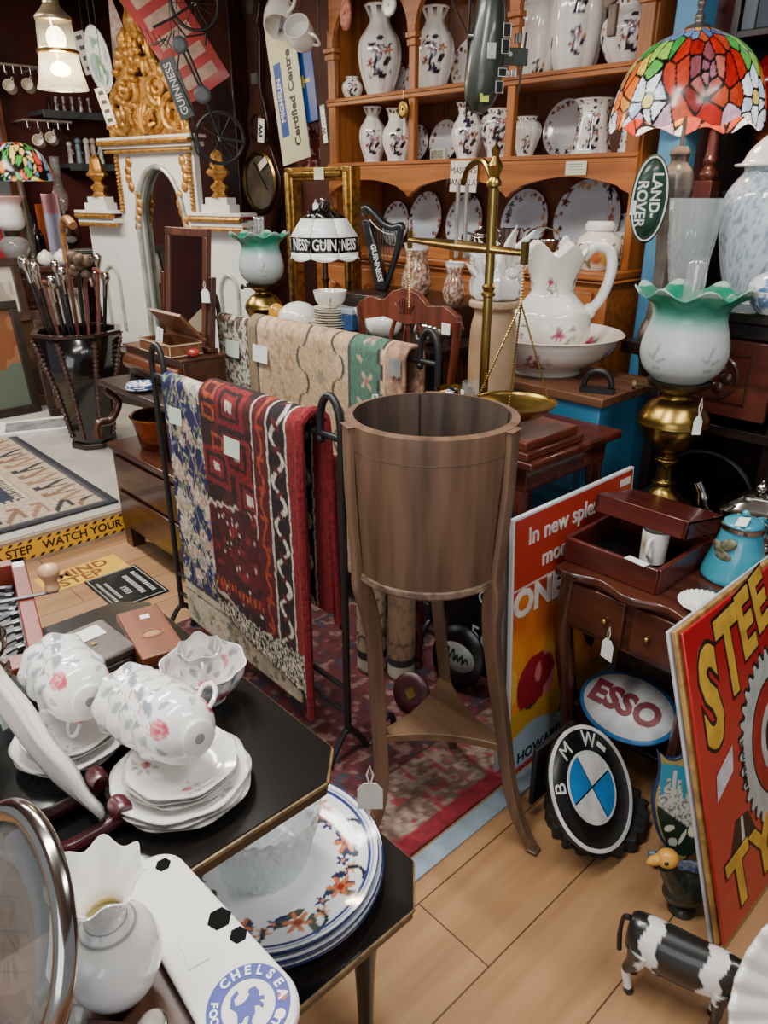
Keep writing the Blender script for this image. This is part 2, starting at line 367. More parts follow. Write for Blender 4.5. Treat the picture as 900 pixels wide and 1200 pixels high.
b.bx(X0-.04,X0+W+.03,YF-.06,2.87,2.42,2.47,X=LX); b.build('arched_cornice', PINE, t)
# scalloped apron under the middle rail
pts=[]
for i in range(3):
    xa=X0+(W)*i/3; xb=X0+W*(i+1)/3
    for k in range(25):
        q=k/24; e=min(q,1-q)*2; x=xa+(xb-xa)*q
        z = 1.425+.028*min(1,e/.16)**.5 if e<.16 else 1.462+.035*sin(pi/2*(e-.16)/.84) if e>.22 else 1.453
        pts.append((x,z))
b=M()
for k in range(len(pts)-1):
    if pts[k+1][0]-pts[k][0]<1e-6: continue
    p,q=pts[k],pts[k+1]; b.prism([(p[0],p[1]),(q[0],q[1]),(q[0],1.545),(p[0],1.545)],-.011,.011,X=LX@TR((0,YF,0),pi/2))
b.build('scalloped_apron', PINE, t)
b=M(); b.bx(X0-.02,X0+W+.012,2.40,2.87,Z0-.03,Z0,X=LX); b.bx(X0-.012,X0+W+.012,2.41,2.87,Z0-.045,Z0-.03,X=LX); b.build('worktop', PINE, t, bev=.008)
b=M(); b.bx(X0,X0+W,2.43,2.87,0,Z0-.045,X=LX); b.build('base_cabinet', PINE, t, bev=.004)
for i in range(3):
    w=(W-.08)/3; x=X0+.04+w*i
    b=M(); b.bx(x+.015,x+w-.015,2.418,2.432,.95,1.115,X=LX); d=b.build('drawer', wood('#b06d38','#925428',.4,'x'), t, bev=.004)
    for q in (.27,.73):
        k=M(); k.lathe(spl([(.008,0),(.008,.012),(.02,.022),(.02,.032),(.01,.038),(0,.038)],4),16,X=LX@TR((x+w*q,2.418,1.03),pi/2)); k.build('knob', PINE, d)
    b=M(); b.bx(x+.015,x+w-.015,2.418,2.432,.15,.92,X=LX); b.bx(x+.08,x+w-.08,2.41,2.42,.22,.85,X=LX); b.build('door', PINE, t, bev=.004)
# cards on the dresser
t2 = thing('name_card','cream printed name card fixed to the middle rail of the pine dresser','sign',X=FR(at(543,207,y=YF-.027),(1,0,-.02),(0,0,1)))
b=M(); b.box((0,0,0),(.145,.118,.004)); b.build('card', mat('#e6d6c4',.6,var=.03), t2, bev=.006)
b=M(); addtext(b,"MASON'S",.034,TR((0,.022,.0025))); addtext(b,"MANDALAY",.034,TR((0,-.022,.0025))); b.build('lettering', mat('#3a3230',.6), t2)
t2 = thing('price_card','pale card pinned to the scalloped rail, at the right end of the pine dresser','card',X=FR(at(675,197,y=YF-.016),(1,0,0),(0,0,1)))
b=M(); b.box((0,0,0),(.088,.046,.002)); b.build('card', mat('#dfe0c4',.6,var=.03), t2)
b=M()
for k in range(4): b.box((-.005+.004*k,.013-.009*k,.0012),(.06-.01*(k%2),.002,.0004))
b.build('print', mat('#8d9080',.6), t2)
# ---------------------------------------------------------------- china on the dresser
def P2(u,y,z):
    lo,hi=-200,900
    for _ in range(40):
        m=(lo+hi)/2
        if at(u,m,y=y).z>z: lo=m
        else: hi=m
    q=at(u,m,y=y); q.z=z; return q
def hpx(px,P): return sz(px,P)*.95
G1='flower patterned white vases and jugs on the pine dresser'
def vase_mesh(kind, Hh):
    """profile of radius and height for the octagonal vases"""
    pr = {'tall':[(.19,0),(.18,.02),(.155,.05),(.18,.12),(.24,.32),(.262,.48),(.235,.64),(.155,.76),(.12,.83),(.125,.9),(.185,.985),(.19,1)],
          'ginger':[(.26,0),(.30,.03),(.42,.22),(.50,.48),(.46,.68),(.33,.82),(.29,.87),(.31,.95),(.34,1)],
          'temple':[(.24,0),(.235,.03),(.21,.07),(.27,.25),(.36,.52),(.385,.70),(.33,.84),(.24,.90),(.235,.95),(.27,1)],
          'jug':[(.23,0),(.235,.02),(.20,.05),(.26,.22),(.31,.42),(.28,.60),(.20,.74),(.18,.82),(.22,.95),(.25,1)],
          'flare':[(.40,0),(.40,.03),(.37,.1),(.33,.4),(.30,.65),(.28,.78),(.32,.9),(.40,.985),(.41,1)],
          'cyl':[(.20,0),(.22,.03),(.27,.2),(.30,.5),(.29,.75),(.23,.86),(.22,.93),(.27,1)]}[kind]
    prof = spl([(r*Hh,z*Hh) for r,z in pr],8)
    ins=[(prof[-1][0]*.92,Hh),(prof[-6][0]*.88,Hh*.95),(prof[-14][0]*.8,Hh*.85),(.0001,Hh*.8)]
    return prof+ins, max(r for r,z in prof)
def china(name, label, cat, kind, u, z, Hh, y=2.68, rz=0, fac=.06, rows=((.42,2),), s=.5, k=0, handle=False, body='#efe9df', rim='#8a5a4a', group=G1):
    P=P2(u,y,z); prof,Rm=vase_mesh(kind,Hh)
    f8=lambda th,r,zz,q: (r*(1-fac*.5+fac*abs(cos(4*th))),zz)
    toward=math.atan2(-P.y,-P.x)
    t=thing(name,label,cat,(P.x,P.y,z+.001),toward+pi*.75+rz,group)
    b=M(); b.lathe(prof,128,rad=f8)
    b.build('body', POT, t, paint=vase_paint(Rm,Hh,Rm*s*2,rows,rim,body,k), ang=50)
    if handle:
        h=M(); h.tube(spl([(Rm*.6,0,Hh*.92),(Rm*1.25,0,Hh*.98),(Rm*1.5,0,Hh*.75),(Rm*.95,0,Hh*.45)],6),Hh*.035,8,X=Matrix.Rotation(pi*.0,4,'Z')); h.build('handle', mat('#1e1c2c',.15,coat=.5), t)
    return t
def dplate(label, u, z, D, y=2.825, lean=10, oval=1, k=0, rim='#7d4038', n=26, w=.3, inner='#e7e6e5', name='dinner_plate', group='flower rimmed plates stood at the back of the dresser', yaw=0, blot=None):
    P=P2(u,y,z); r=D/2
    t=thing(name,label,'plate',(P.x,P.y,z+.001),yaw,group)
    T=TR((0,0,0),rx=pi/2-R(lean)); X=Matrix.Translation((0,0,r*oval*cos(R(lean))))@T
    b=M(); zf=lambda q,th: r*(.06 if q>.98 else .05*max(0,(q-.55)/.45)**.8)
    b.disc(r,96,30,X=X,zf=zf,sy=oval)
    uv0=[(v[0],v[1]) for v in M().disc(r,96,30,sy=1).v]
    def pt(uv,co):
        c2=np.c_[np.array(uv0),np.zeros(len(uv0))]; kw=dict(blot=blot) if blot else {}; return plate_paint(r,inner,rim,n=n,w=w,k=k,**kw)(uv,c2)
    b.build('dish', POT, t, solid=.004, paint=pt); return t
# upper shelf
china('ginger_jar','small squat white ginger jar at the left end of the upper dresser shelf','jar','ginger',413,ZU,hpx(24,P2(407,2.68,1.9)),rows=((.45,3),),s=.55,k=3,y=2.605)
china('tall_vase','tall white octagonal vase, left bay of the upper dresser shelf, beside the squat jar','vase','tall',445,ZU,hpx(98,P2(438,2.68,1.9)),rows=((.42,3),),s=.62,k=5)
china('tall_vase','tall white octagonal vase, middle bay of the upper dresser shelf','vase','tall',508,ZU,hpx(90,P2(508,2.68,1.9)),rows=((.42,3),),s=.62,k=8)
china('tall_vase','white vase with little pattern beside the biggest vase on the upper dresser shelf','vase','cyl',629,ZU,hpx(95,P2(628,2.66,1.9)),y=2.70,rows=((.1,4),),s=.3,k=9)
china('large_vase','largest white vase of the upper dresser shelf, with rust rose and blue flower','vase','cyl',672,ZU,hpx(108,P2(676,2.62,1.9)),y=2.66,rows=((.30,4),(.68,3)),s=.34,k=11)
china('round_jar','round white jar with rust rose at the right end of the upper dresser shelf','jar','ginger',737,ZU,hpx(74,P2(731,2.68,1.9)),rows=((.45,4),),s=.4,k=13)
dplate('brown edged plate behind the tall vase in the left bay of the upper dresser shelf',462,ZU,hpx(44,P2(449,2.825,1.9)),k=1)
dplate('pale plate behind the tall vase in the middle bay of the upper dresser shelf',492,ZU,hpx(52,P2(500,2.825,1.9)),k=2,n=12)
dplate('patterned plate half hidden by the hanging model helicopter on the upper shelf',551,ZU,hpx(66,P2(555,2.7,1.9)),k=3,w=.4)
# middle shelf
china('bottle_vase','white vase with long neck, leftmost on the middle dresser shelf','vase','tall',437,ZR,hpx(62,P2(432,2.62,1.6)),y=2.65,rows=((.36,3),),s=.6,k=15,rim='#d8d0c4')
china('milk_jug','white jug with dark handle just right of the leftmost vase on the middle dresser shelf','jug','jug',466,ZR,hpx(60,P2(464,2.62,1.6)),y=2.66,rows=((.36,3),),s=.6,k=18,handle=True)
dplate('dark rimmed plate beside the jug on the middle dresser shelf',487,ZR,hpx(46,P2(490,2.72,1.6)),k=4,w=.4)
dplate('pale round plate behind the dark necked jug on the middle dresser shelf',520,ZR,hpx(50,P2(522,2.73,1.6)),k=5,n=14)
china('dark_necked_jug','white jug with dark blue neck in the middle of the middle dresser shelf','jug','jug',547,ZR,hpx(64,P2(547,2.62,1.6)),y=2.66,rows=((.34,3),(.86,3)),s=.62,k=21,rim='#20203a',handle=True)
china('temple_jar','wide shouldered dark blue patterned vase under the model helicopter on the middle shelf','vase','temple',582,ZR,hpx(56,P2(582,2.62,1.6)),y=2.66,rows=((.25,4),(.62,5)),s=.55,k=25)
china('temple_jar','wide shouldered white vase right of the third post on the middle dresser shelf','vase','temple',615,ZR,hpx(46,P2(612,2.62,1.6)),y=2.66,rows=((.3,3),),s=.4,k=27)
dplate('round plate behind the right hand post of the middle dresser shelf',611,ZR,hpx(50,P2(622,2.74,1.6)),k=6,w=.34)
dplate('large oval platter on the middle dresser shelf beside the flared vase',659,ZR,hpx(64,P2(663,2.74,1.6)),k=7,oval=1.08,w=.26,n=20,name='oval_platter')
china('flared_vase','white flared vase with dark rim and branches on the middle dresser shelf','vase','flare',692,ZR,hpx(62,P2(692,2.6,1.6)),y=2.63,rows=((.3,5),(.62,5)),s=.4,k=31,rim='#1c1a2c')
china('lidless_pot','squat patterned pot at the right end of the middle dresser shelf','pot','flare',736,ZR,hpx(36,P2(736,2.62,1.6)),rows=((.45,5),),s=.5,k=34)
t=thing('small_dish','small oblong patterned dish standing on the middle dresser shelf','dish',P2(514,2.59,ZR+.001),0)
b=M(); b.box((0,0,.022),(.085,.02,.044)); b.box((0,-.0105,.022),(.07,.002,.032),1); b.build('dish',[mat('#cfc5ae',.3,coat=.3),mat('#8f8a78',.4,c2='#3e4238',scale=120)],t,bev=.002)
# lower level, plates on the worktop
for (u,d,k,l,w,ov) in ((464,44,11,'pale blue plate, leftmost of the row under the scalloped rail',.24,1.15),(498,54,12,'oval pale blue plate, second of the row under the scalloped rail',.24,1.2),
      (543,56,13,'pale plate behind the brass scale pillar under the scalloped rail',.26,1.15),(612,66,14,'pale blue plate behind the silver two handled cup',.28,1.1),(683,84,15,'large round plate behind the fruit painted ginger jar',.28,1.0),(729,52,16,'plate at the far right end of the row under the scalloped rail',.34,1)):
    dplate(l,u,Z0,hpx(d,P2(u,2.8,1.25))*1.12/ov**.5,k=k,w=w,oval=ov,inner='#cfd9e2',y=2.815)
P=P2(597,2.52,Z0); t=thing('trophy_cup','silver two handled cup standing on the pine worktop','cup',(P.x,P.y,Z0+.001),R(35))
b=M(); b.lathe(spl([(.032,0),(.034,.006),(.012,.02),(.009,.035),(.02,.045),(.042,.07),(.047,.1),(.05,.125)],5)+[(.046,.122),(.03,.07),(0,.06)],32); b.build('bowl',SILVER,t)
for s in (-1,1):
    h=M(); h.tube(spl([(s*.044,0,.11),(s*.07,0,.125),(s*.075,0,.09),(s*.04,0,.065)],5),.004,6); h.build('handle',SILVER,t)
P=P2(633,2.50,Z0); t=thing('sugar_basket','silver fluted basket with swing handle, right of the silver cup on the worktop','basket',(P.x,P.y,Z0+.001),R(45))
b=M(); b.lathe(spl([(.04,0),(.042,.005),(.025,.015),(.05,.04),(.062,.075),(.066,.09)],5)+[(.062,.088),(.04,.03),(0,.025)],48,rad=lambda th,r,z,q:(r*(1+.035*cos(12*th)*min(1,q*3)),z)); b.build('bowl',SILVER,t)
h=M(); h.tube([(.066*cos(a),0,.085+.05*sin(a)) for a in np.linspace(0,pi,20)],.0035,6); h.build('handle',SILVER,t)
P=P2(562,2.52,Z0); t=thing('coffee_pot','dark silver pot behind the scale pillar, left of the silver cup','pot',(P.x,P.y,Z0+.001),R(200))
b=M(); b.lathe(spl([(.035,0),(.05,.03),(.052,.06),(.03,.085),(.03,.1),(.012,.115),(.006,.13),(0,.135)],5),32); b.build('pot',SILVER,t)
h=M(); h.tube(spl([(.03,0,.095),(.075,0,.1),(.08,0,.05),(.045,0,.03)],5),.005,6); h.build('handle',IRON,t)
h=M(); h.tube(spl([(-.045,0,.05),(-.075,0,.07),(-.085,0,.1)],5),[.01]*6+[.007]*5,8); h.build('spout',SILVER,t)
P=P2(660,2.5,Z0); t=thing('oval_menu_stand','small white oval upright plaque between silver basket and ginger jar','plaque',(P.x,P.y,Z0+.001),R(30))
b=M(); b.disc(.022,32,5,X=TR((0,0,.055),pi/2-.15),sy=2.5); b.build('plaque',WHITE,t,solid=.006)
b=M(); b.box((0,.008,.003),(.035,.03,.006)); b.build('foot',WHITE,t,bev=.002)
P=P2(698,2.48,Z0); Hj=hpx(56,P); t=thing('fruit_ginger_jar','white ginger jar painted with orange fruit and yellow leaves, with flat lid','jar',(P.x,P.y,Z0+.001),math.atan2(-P.y,-P.x)+.75*pi)
b=M(); b.lathe(spl([(.30,0),(.33,.03),(.46,.25),(.5,.48),(.44,.66),(.30,.77),(.29,.8)],6),72)
b.v=[(x*Hj,y*Hj,z*Hj) for x,y,z in b.v]
def fr(uv,co):
    th=np.arctan2(co[:,1],co[:,0]); z=co[:,2]/Hj; c=np.tile(hx('#e8e0d4'),(len(z),1))
    for i in range(4):
        x=((th+2.36-i*1.57+pi)%(2*pi)-pi)*.46
        leaf(c,x,z,.2,.28,.20,.14,-.6,'#d8b04a'); leaf(c,x,z,-.06,.40,.1,.15,.2,'#c2552a'); leaf(c,x,z,-.03,.25,.12,.12,0,'#cf6d35'); leaf(c,x,z,.1,.52,.08,.07,.5,'#a33a22'); leaf(c,x,z,-.22,.2,.08,.16,.3,'#8d7a48'); leaf(c,x,z,.3,.5,.1,.03,.8,'#7c6a6a')
    return c
b.build('body',POT,t,paint=fr)
b=M(); b.lathe([(0,.8),(.30,.8),(.32,.82),(.32,.93),(.30,.95),(.27,1),(0,1)],40); b.v=[(x*Hj,y*Hj,z*Hj) for x,y,z in b.v]; b.build('lid',WHITE,t,bev=.003)
dplate('white plate with green leaves leaning at the right end of the worktop',722,Z0,.13,y=2.64,lean=20,k=21,inner='#e4e4da',rim='#3c4a3a',blot=('#3d5a42','#5d7a5a','#2c4034','#6f8a68'),n=40,w=.75,name='leaf_plate',group='leaf plate',yaw=R(40))
t=bpy.data.objects[[o.name for o in bpy.data.objects if o.name.startswith('leaf_plate')][0]]; del t['group']
# cutlery tray on the worktop
P=P2(512,2.46,Z0); t=thing('cutlery_tray','low wooden tray of loose cutlery on the left of the pine worktop','tray',(P.x,P.y,Z0+.001))
b=M(); b.bx(-.12,.12,-.055,.055,0,.006); b.bx(-.12,.12,-.055,-.047,.006,.04); b.bx(-.12,.12,.047,.055,.006,.04); b.bx(-.12,-.112,-.047,.047,.006,.04); b.bx(.112,.12,-.047,.047,.006,.04); b.build('tray',PINE,t,bev=.001)
for k in range(7):
    s=thing('table_knife','silver piece of cutlery lying loose in the low wooden tray on the worktop','cutlery',(P.x-.085+.028*k,P.y,Z0+.012),random.uniform(-.15,.15),'cutlery in the wooden tray')
    b=M(); b.tube([(0,-.04,0),(0,.0,0),(0,.038,0)],[.003,.0035,.0055],6); b.build('blade',SILVER,s)
# key tassel and hanging spoons on the dresser posts
P=at(472,128,y=YF-.03); t=thing('brass_fob','round brass fob with key and pale tassel hanging from the dresser post','ornament',(P.x,P.y,P.z))
b=M(); b.disc(.03,24,3,X=TR((0,0,0),pi/2),sy=1.25); b.build('fob',BRASS,t,solid=.005)
b=M(); b.tube([(0,0,.035),(0,.004,.07)],.002,5); b.build('hanging_loop',BRASS,t)
b=M(); b.tube([(.012,-.002,-.035),(.018,-.004,-.1)],[.004,.008],6); b.build('tassel',STRING,t)
P=at(405,15,y=YF-.03); t=thing('paddle','small red patterned wooden paddle hanging before the left dresser arch','paddle',(P.x,P.y,P.z),0)
b=M(); b.disc(.035,24,5,X=TR((0,0,0),pi/2),sy=1.9); b.build('blade',mat('#a4452f',.5,c2='#c9876a',scale=60),t,solid=.012)
b=M(); b.tube([(0,0,.06),(0,0,.2)],.009,8); b.build('handle',mat('#b98c78',.5),t)
P=at(456,6,y=YF-.03); t=thing('ladle','pale round ladle hanging from the capital of the left dresser post','ladle',(P.x,P.y,P.z),0)
b=M(); b.disc(.04,24,5,X=TR((0,0,0),pi/2)); b.build('bowl',mat('#d5cfc0',.3,coat=.3),t,solid=.01)
b=M(); b.tube([(0,.0,.035),(0,.004,.2)],.007,8); b.build('handle',mat('#d5cfc0',.3),t)
P=at(718,24,y=YF-.04); t=thing('wooden_hook','grey brown wooden hook hung at a slant before the round jar','hook',(P.x,P.y,P.z),0)
b=M(); b.box((0,0,0),(.03,.02,.09)); b.box((.05,0,.06),(.12,.02,.035),X=Matrix.Rotation(-.5,4,'Y')); b.build('hook',mat('#7b6656',.5,c2='#5b483c'),t,bev=.004)
# ================================================================ rug stands
RUGM = painted(.95,bump=.6,bscale=420)
def drape(name, label, x0, x1, yb, zb, Lf, Lb, paint, r=.022, amp=.008, k=0, sag=0, nx=90, nl=170, thick=.009, slant=0, spread=.0, fringe=None, cat='rug', group=None):
    t=thing(name,label,cat,((x0+x1)/2,yb,zb)); W=x1-x0; hw=pi*r/2; rr=random.Random(k); ph=rr.uniform(0,6)
    def fn(a,bq):
        lf=Lf+slant*a; s=-Lb+(lf+Lb)*bq; x=(a-.5)*W
        if s<-hw: d=-s-hw; y=r+spread*d; z=-d; 
        elif s>hw: d=s-hw; y=-r-spread*d; z=-d
        else: th=s/r; y=-r*sin(th); z=r*cos(th); d=0
        y+= amp*min(1,d*3)*sin(a*9+ph+d*2)*(1 if s>0 else -1)
        return (x, y, z+.0*r)
    b=M(); b.grid(fn,nx,nl)
    def pt(uv,co): 
        lf=Lf+slant*uv[:,0]; s=-Lb+(lf+Lb)*uv[:,1]; return paint(uv[:,0]*W, s, W, Lf)
    o=b.build('pile',RUGM,t,solid=thick,paint=pt); return t
def blue_floral(x,s,W,L):
    n=len(x); x=x+.005*(vnoise(x*70,s*70,11)-.5); s=s+.005*(vnoise(x*70+5,s*70,12)-.5); c=np.tile(hx('#1f2858'),(n,1)); f=vnoise(x*220,s*220,1)
    for k in range(7):
        xx=.05+.07*k
        for q in range(2): mixc(c,np.abs(x-xx-.03*np.sin(s*22+k*1.9+q*2))<.0026,'#8a9070' if q else '#a87f86')
    r=random.Random(3)
    for i in range(300):
        leaf(c,x,s,r.uniform(0,W),r.uniform(-.6,L),r.uniform(.010,.020),.0055,r.uniform(0,3),r.choice(['#9aa07c','#6e7a5c','#b8b08a']))
    for i in range(240):
        a,b_=r.uniform(0,W),r.uniform(-.6,L-.14); q=r.uniform(.018,.042)
        flower(c,x,s,a,b_,q,r.choice(['#d9d4c2','#cfc7b4','#dccfc0','#c9a8a0']),r.choice([5,6,8]),r.choice(['#a86a62','#c9a24e','#5f6a92']),r.uniform(0,3),.14)
        flower(c,x,s,a,b_,q*.55,r.choice(['#b9a690','#e4dccb','#b7797a']),5,'#d6c08a')
    for i in range(260):
        leaf(c,x,s,r.uniform(0,W*.5),r.uniform(-.1,L-.15),r.uniform(.008,.015),.004,r.uniform(0,3),r.choice(['#a8a878','#7f8a5c','#c4bc92','#8a94a8']))
    m=s>L-.16; c[m]=hx('#c3bb9f'); 
    for i in range(60):
        a,b_=r.uniform(0,W),r.uniform(L-.14,L-.01); sub=m&True
        mk=(np.hypot(x-a,s-b_)<r.uniform(.006,.02)*(1+.3*np.cos(5*np.arctan2(s-b_,x-a)))); c[mk]=hx(r.choice(['#8b8f7a','#a8a288','#6d7468','#b0936f']))
    mixc(c,(np.abs(s-(L-.155))<.006)|(np.abs(s-(L-.118))<.003),'#3b3a3c')
    return c*(.82+.3*f[:,None])
def red_persian(x,s,W,L):
    n=len(x); x=x+.006*(vnoise(x*60,s*60,11)-.5); s=s+.007*(vnoise(x*55,s*55,12)-.5); a=x/W; c=np.tile(hx('#4a1118'),(n,1)); f=vnoise(x*240,s*240,2); g=vnoise(x*14,s*14,5)
    zz=.31+.05*(1-a)+.012*np.abs(((a*14)%1)-.5)*2
    top=(s<zz)&(a<.56); c[top]=hx('#2a1516')
    mixc(c,(np.abs(s-zz)<.007)&(a<.6),'#c9bda8')
    mixc(c,top&(vnoise(x*26,s*30,21)>.62),'#4e1a1c')
    for (px,py) in ((.33,.06),(.38,.19),(.14,.245),(.50,.30)):
        d=np.maximum(np.abs(a-px)/.15,np.abs(s-py)/.055); mixc(c,top&(d<1),'#7a1c22'); mixc(c,top&(d<.72),'#2a1516'); mixc(c,top&(d<.5),'#7c2028'); mixc(c,top&(d<.22),'#cfc3b4')
    for (px,py) in ((.1,.03),(.1,.09),(.18,.17)):
        d=np.maximum(np.abs(a-px)/.07,np.abs(s-py)/.022); mixc(c,top&(d<1),'#964426'); mixc(c,top&(d<.6),'#451216')
    mid=(s>zz)&(a<.6); c[mid&(g>.55)]=hx('#5c141c'); mixc(c,mid&(vnoise(x*34,s*34,31)>.66),'#35161a'); mixc(c,mid&(vnoise(x*30,s*38,33)>.72),'#7a2226')
    r=random.Random(8)
    for i in range(34):
        px,py=r.uniform(.05,.56),r.uniform(.38,.7); m=(np.abs(a-px)*W<.004)&(np.abs(s-py)<.006)&(s>zz); c[m]=hx(r.choice(['#cfc6b6','#b8a89a']))
    for i in range(9):
        px,py=r.uniform(.1,.5),r.uniform(.42,.64); flower(c,a*W,s,px*W,py,.016,'#1c1012',4,'#8a2a2c',.7,.5)
    w=.615+.02*np.abs(((a*18)%1)-.5); mixc(c,mid&(np.abs(s-w)<.012)&(((a*22)%1)<.6),'#a8471f')
    low=(s>.655)&(a<.6); c[low]=hx('#241214'); 
    for i in range(26):
        px,py=r.uniform(.02,.6),r.uniform(.67,L); leaf(c,a*W,s,px*W,py,.012,.005,r.uniform(0,3),r.choice(['#641a20','#8a8274','#3b1a1c','#70242a']))
    # border bands
    bd=(a>.56)&(a<.70); c[bd]=hx('#54131b')
    mixc(c,bd&(np.abs(a-.63-.02*np.sin(s*60))<.012),'#9a4424'); mixc(c,bd&(np.abs(np.sin(s*38))<.22)&(np.abs(a-.63)<.035),'#a23c1e')
    v=(a>.70)&(a<.88); c[v]=hx('#1d1517'); mixc(c,v&(np.abs(a-.79-.05*np.sin(s*52))<.017),'#cfc7b8'); mixc(c,v&(np.hypot((a-.79-.045*np.sin(s*52+pi))*W,((s*52/pi+.5)%1-.5)*pi/52)<.012),'#5a1a1e')
    mixc(c,(np.abs(a-.705)<.009)|(np.abs(a-.875)<.008)|(np.abs(a-.56)<.006)&(s<.4),'#c4bbad')
    c[a>.885]=hx('#7d1a20')
    cv=.66+.10*(a/.6)**1.5; mixc(c,(np.abs(s-cv)<.006)&(a<.75),'#b5a996')
    e=s>L-.04; c[e&(f>.5)]=hx('#b9b3a0'); c[e&(f<=.5)]=hx('#2a2420')
    return c*(.72+.5*f[:,None])
def cream_floral(x,s,W,L):
    c=np.tile(hx('#cdc5b2'),(len(x),1)); f=vnoise(x*200,s*200,3); r=random.Random(21)
    mixc(c,vnoise(x*70,s*70,9)>.62,'#7b5a4c'); mixc(c,vnoise(x*90+9,s*90,4)>.68,'#4b4840')
    for i in range(60): flower(c,x,s,r.uniform(0,W),r.uniform(-.5,L),r.uniform(.01,.024),r.choice(['#ded8c8','#a88478','#c9b49a','#8e9080']),5,'#6a3a38')
    m=x>W*.80; c[m]=hx('#d5c9b8'); mixc(c,m&(np.abs(np.sin(s*45))<.35)&(x>W*.86),'#8f3f3c'); mixc(c,np.abs(x-W*.8)<.004,'#54463e'); return c*(.8+.35*f[:,None])
def beige_persian(x,s,W,L):
    a=x/W; c=np.tile(hx('#bd9f7c'),(len(x),1)); f=vnoise(x*200,s*200,6); g=vnoise(x*9,s*9,3); c[g>.6]=hx('#c9ad8c')
    mixc(c,(a<.06),'#8d7a5e'); mixc(c,np.abs(a-.07)<.006,'#5a4c3c')
    mixc(c,(a>.12)&(a<.34)&(vnoise(x*60,s*60,8)>.72),'#a5876a')
    for k in range(8):
        flower(c,x,s,W*.52,-.5+.17*k,.03,'#8e8b72',6,'#b3766a'); flower(c,x,s,W*.52,-.42+.17*k,.018,'#b98a72',4,'#5d584a')
    for off in (.40,.63): mixc(c,np.abs(a-off-.035*np.sign(np.sin(s*37))*np.abs(np.sin(s*37))**.5*(1 if off<.5 else -1))<.008,'#454a42')
    m=(a>.70)&(a<.88); c[m]=hx('#4d6f5e')
    for k in range(10):
        flower(c,x,s,W*.80,-.55+.14*k,.035,'#b79f80',4,'#a06a5c',.7,.45); leaf(c,x,s,W*.76,-.48+.14*k,.015,.008,.6,'#b9a584')
    mixc(c,np.abs(a-.70)<.006,'#3c4a42'); mixc(c,np.abs(a-.875-.012*np.sign(np.sin(s*70)))<.007,'#3b3a34')
    m=a>.9; mixc(c,m,'#b08a6c'); mixc(c,m&(vnoise(x*50,s*50,2)>.6),'#8f6a58')
    return c*(.82+.32*f[:,None])
def rug_stand(label, x0, x1, y, z, hk=.075, foot=.22):
    t=thing('rug_stand',label,'stand',((x0+x1)/2,y,0)); cx=(x0+x1)/2
    f2=foot
    for s,x in ((-1,x0),(1,x1)):
        foot=f2[(s+1)//2]; b=M(); xo=(x-cx)+s*.03; dx=-s*hk
        b.tube([(xo,0,.10),(xo,0,z+.02)]+[(xo+dx/2-dx/2*cos(a),0,z+.02+.05*sin(a)*1.5) for a in np.linspace(0,pi,14)][1:]+[(xo+dx,0,z+.012),(xo+dx*1.02,0,z-.012)],.0095,10)
        b.ball((xo+dx,0,z-.014),.012,10); b.build('hooked_upright',IRON,t)
        b=M(); b.tube(spl([(xo,-foot,.03),(xo,-foot-.04,.05),(xo,-foot-.03,.09),(xo,-foot+.0,.085),(xo,-foot*.6,.03),(xo,-.05,.07),(xo,0,.13),(xo,.05,.07),(xo,foot*.6,.03),(xo,foot,.085),(xo,foot+.03,.09),(xo,foot+.04,.05),(xo,foot,.03)],5),.009,8)
        b.v=[(p[0],p[1],max(p[2]-.021,.010)) for p in b.v]; b.build('scrolled_foot',IRON,t)
    for zz in (.16,.24):
        b=M(); b.tube([(x0-cx-.03,0,zz),(x1-cx+.03,0,zz)],.007,8); b.build('cross_bar',IRON,t)
    b=M(); b.tube([(x0-cx-.03,0,z),(x1-cx+.03,0,z)],.009,10); b.build('top_rail',IRON,t); return t
rug_stand('black iron rug stand with cane hooks, nearer one holding the blue and red rugs',-2.12,-1.278,1.03,.93,foot=(.05,.13))
drape('hanging_rug','navy blue rug with cream flowers hanging on the nearer iron stand',-2.055,-1.42,1.03,.93,.85,.5,blue_floral,r=.020,k=1,amp=.002,nx=180,nl=260)
d=drape('hanging_rug','dark red geometric rug hanging over the blue flowered rug on the nearer stand',-1.80,-1.345,1.03,.93,.73,.58,red_persian,r=.040,k=2,slant=.10,amp=.003,thick=.014,nx=180,nl=260)
b=M(); b.tube(spl([(.2215,-.043,-.82),(.2225,-.046,-.4),(.2225,-.043,-.02),(.2225,-.03,.03),(.2225,0,.047),(.2225,.03,.03),(.2225,.043,-.02),(.222,.05,-.3),(.221,.06,-.56)],6),.0115,8); b.build('bound_edge',mat('#8a1c24',.9,var=.2,scale=90,bump=.5),d)
b=M(); b.tube(spl([(.2215,.075,-.58),(.2225,.07,-.3),(.2225,.062,-.08)],6),.010,8); b.build('bound_edge',mat('#6f1820',.9,var=.2,scale=90,bump=.5),d)
sticker(d, FR((-.06,-.056,-.10),(1,0,0),(0,.08,1)),.075,.05,GREENP)
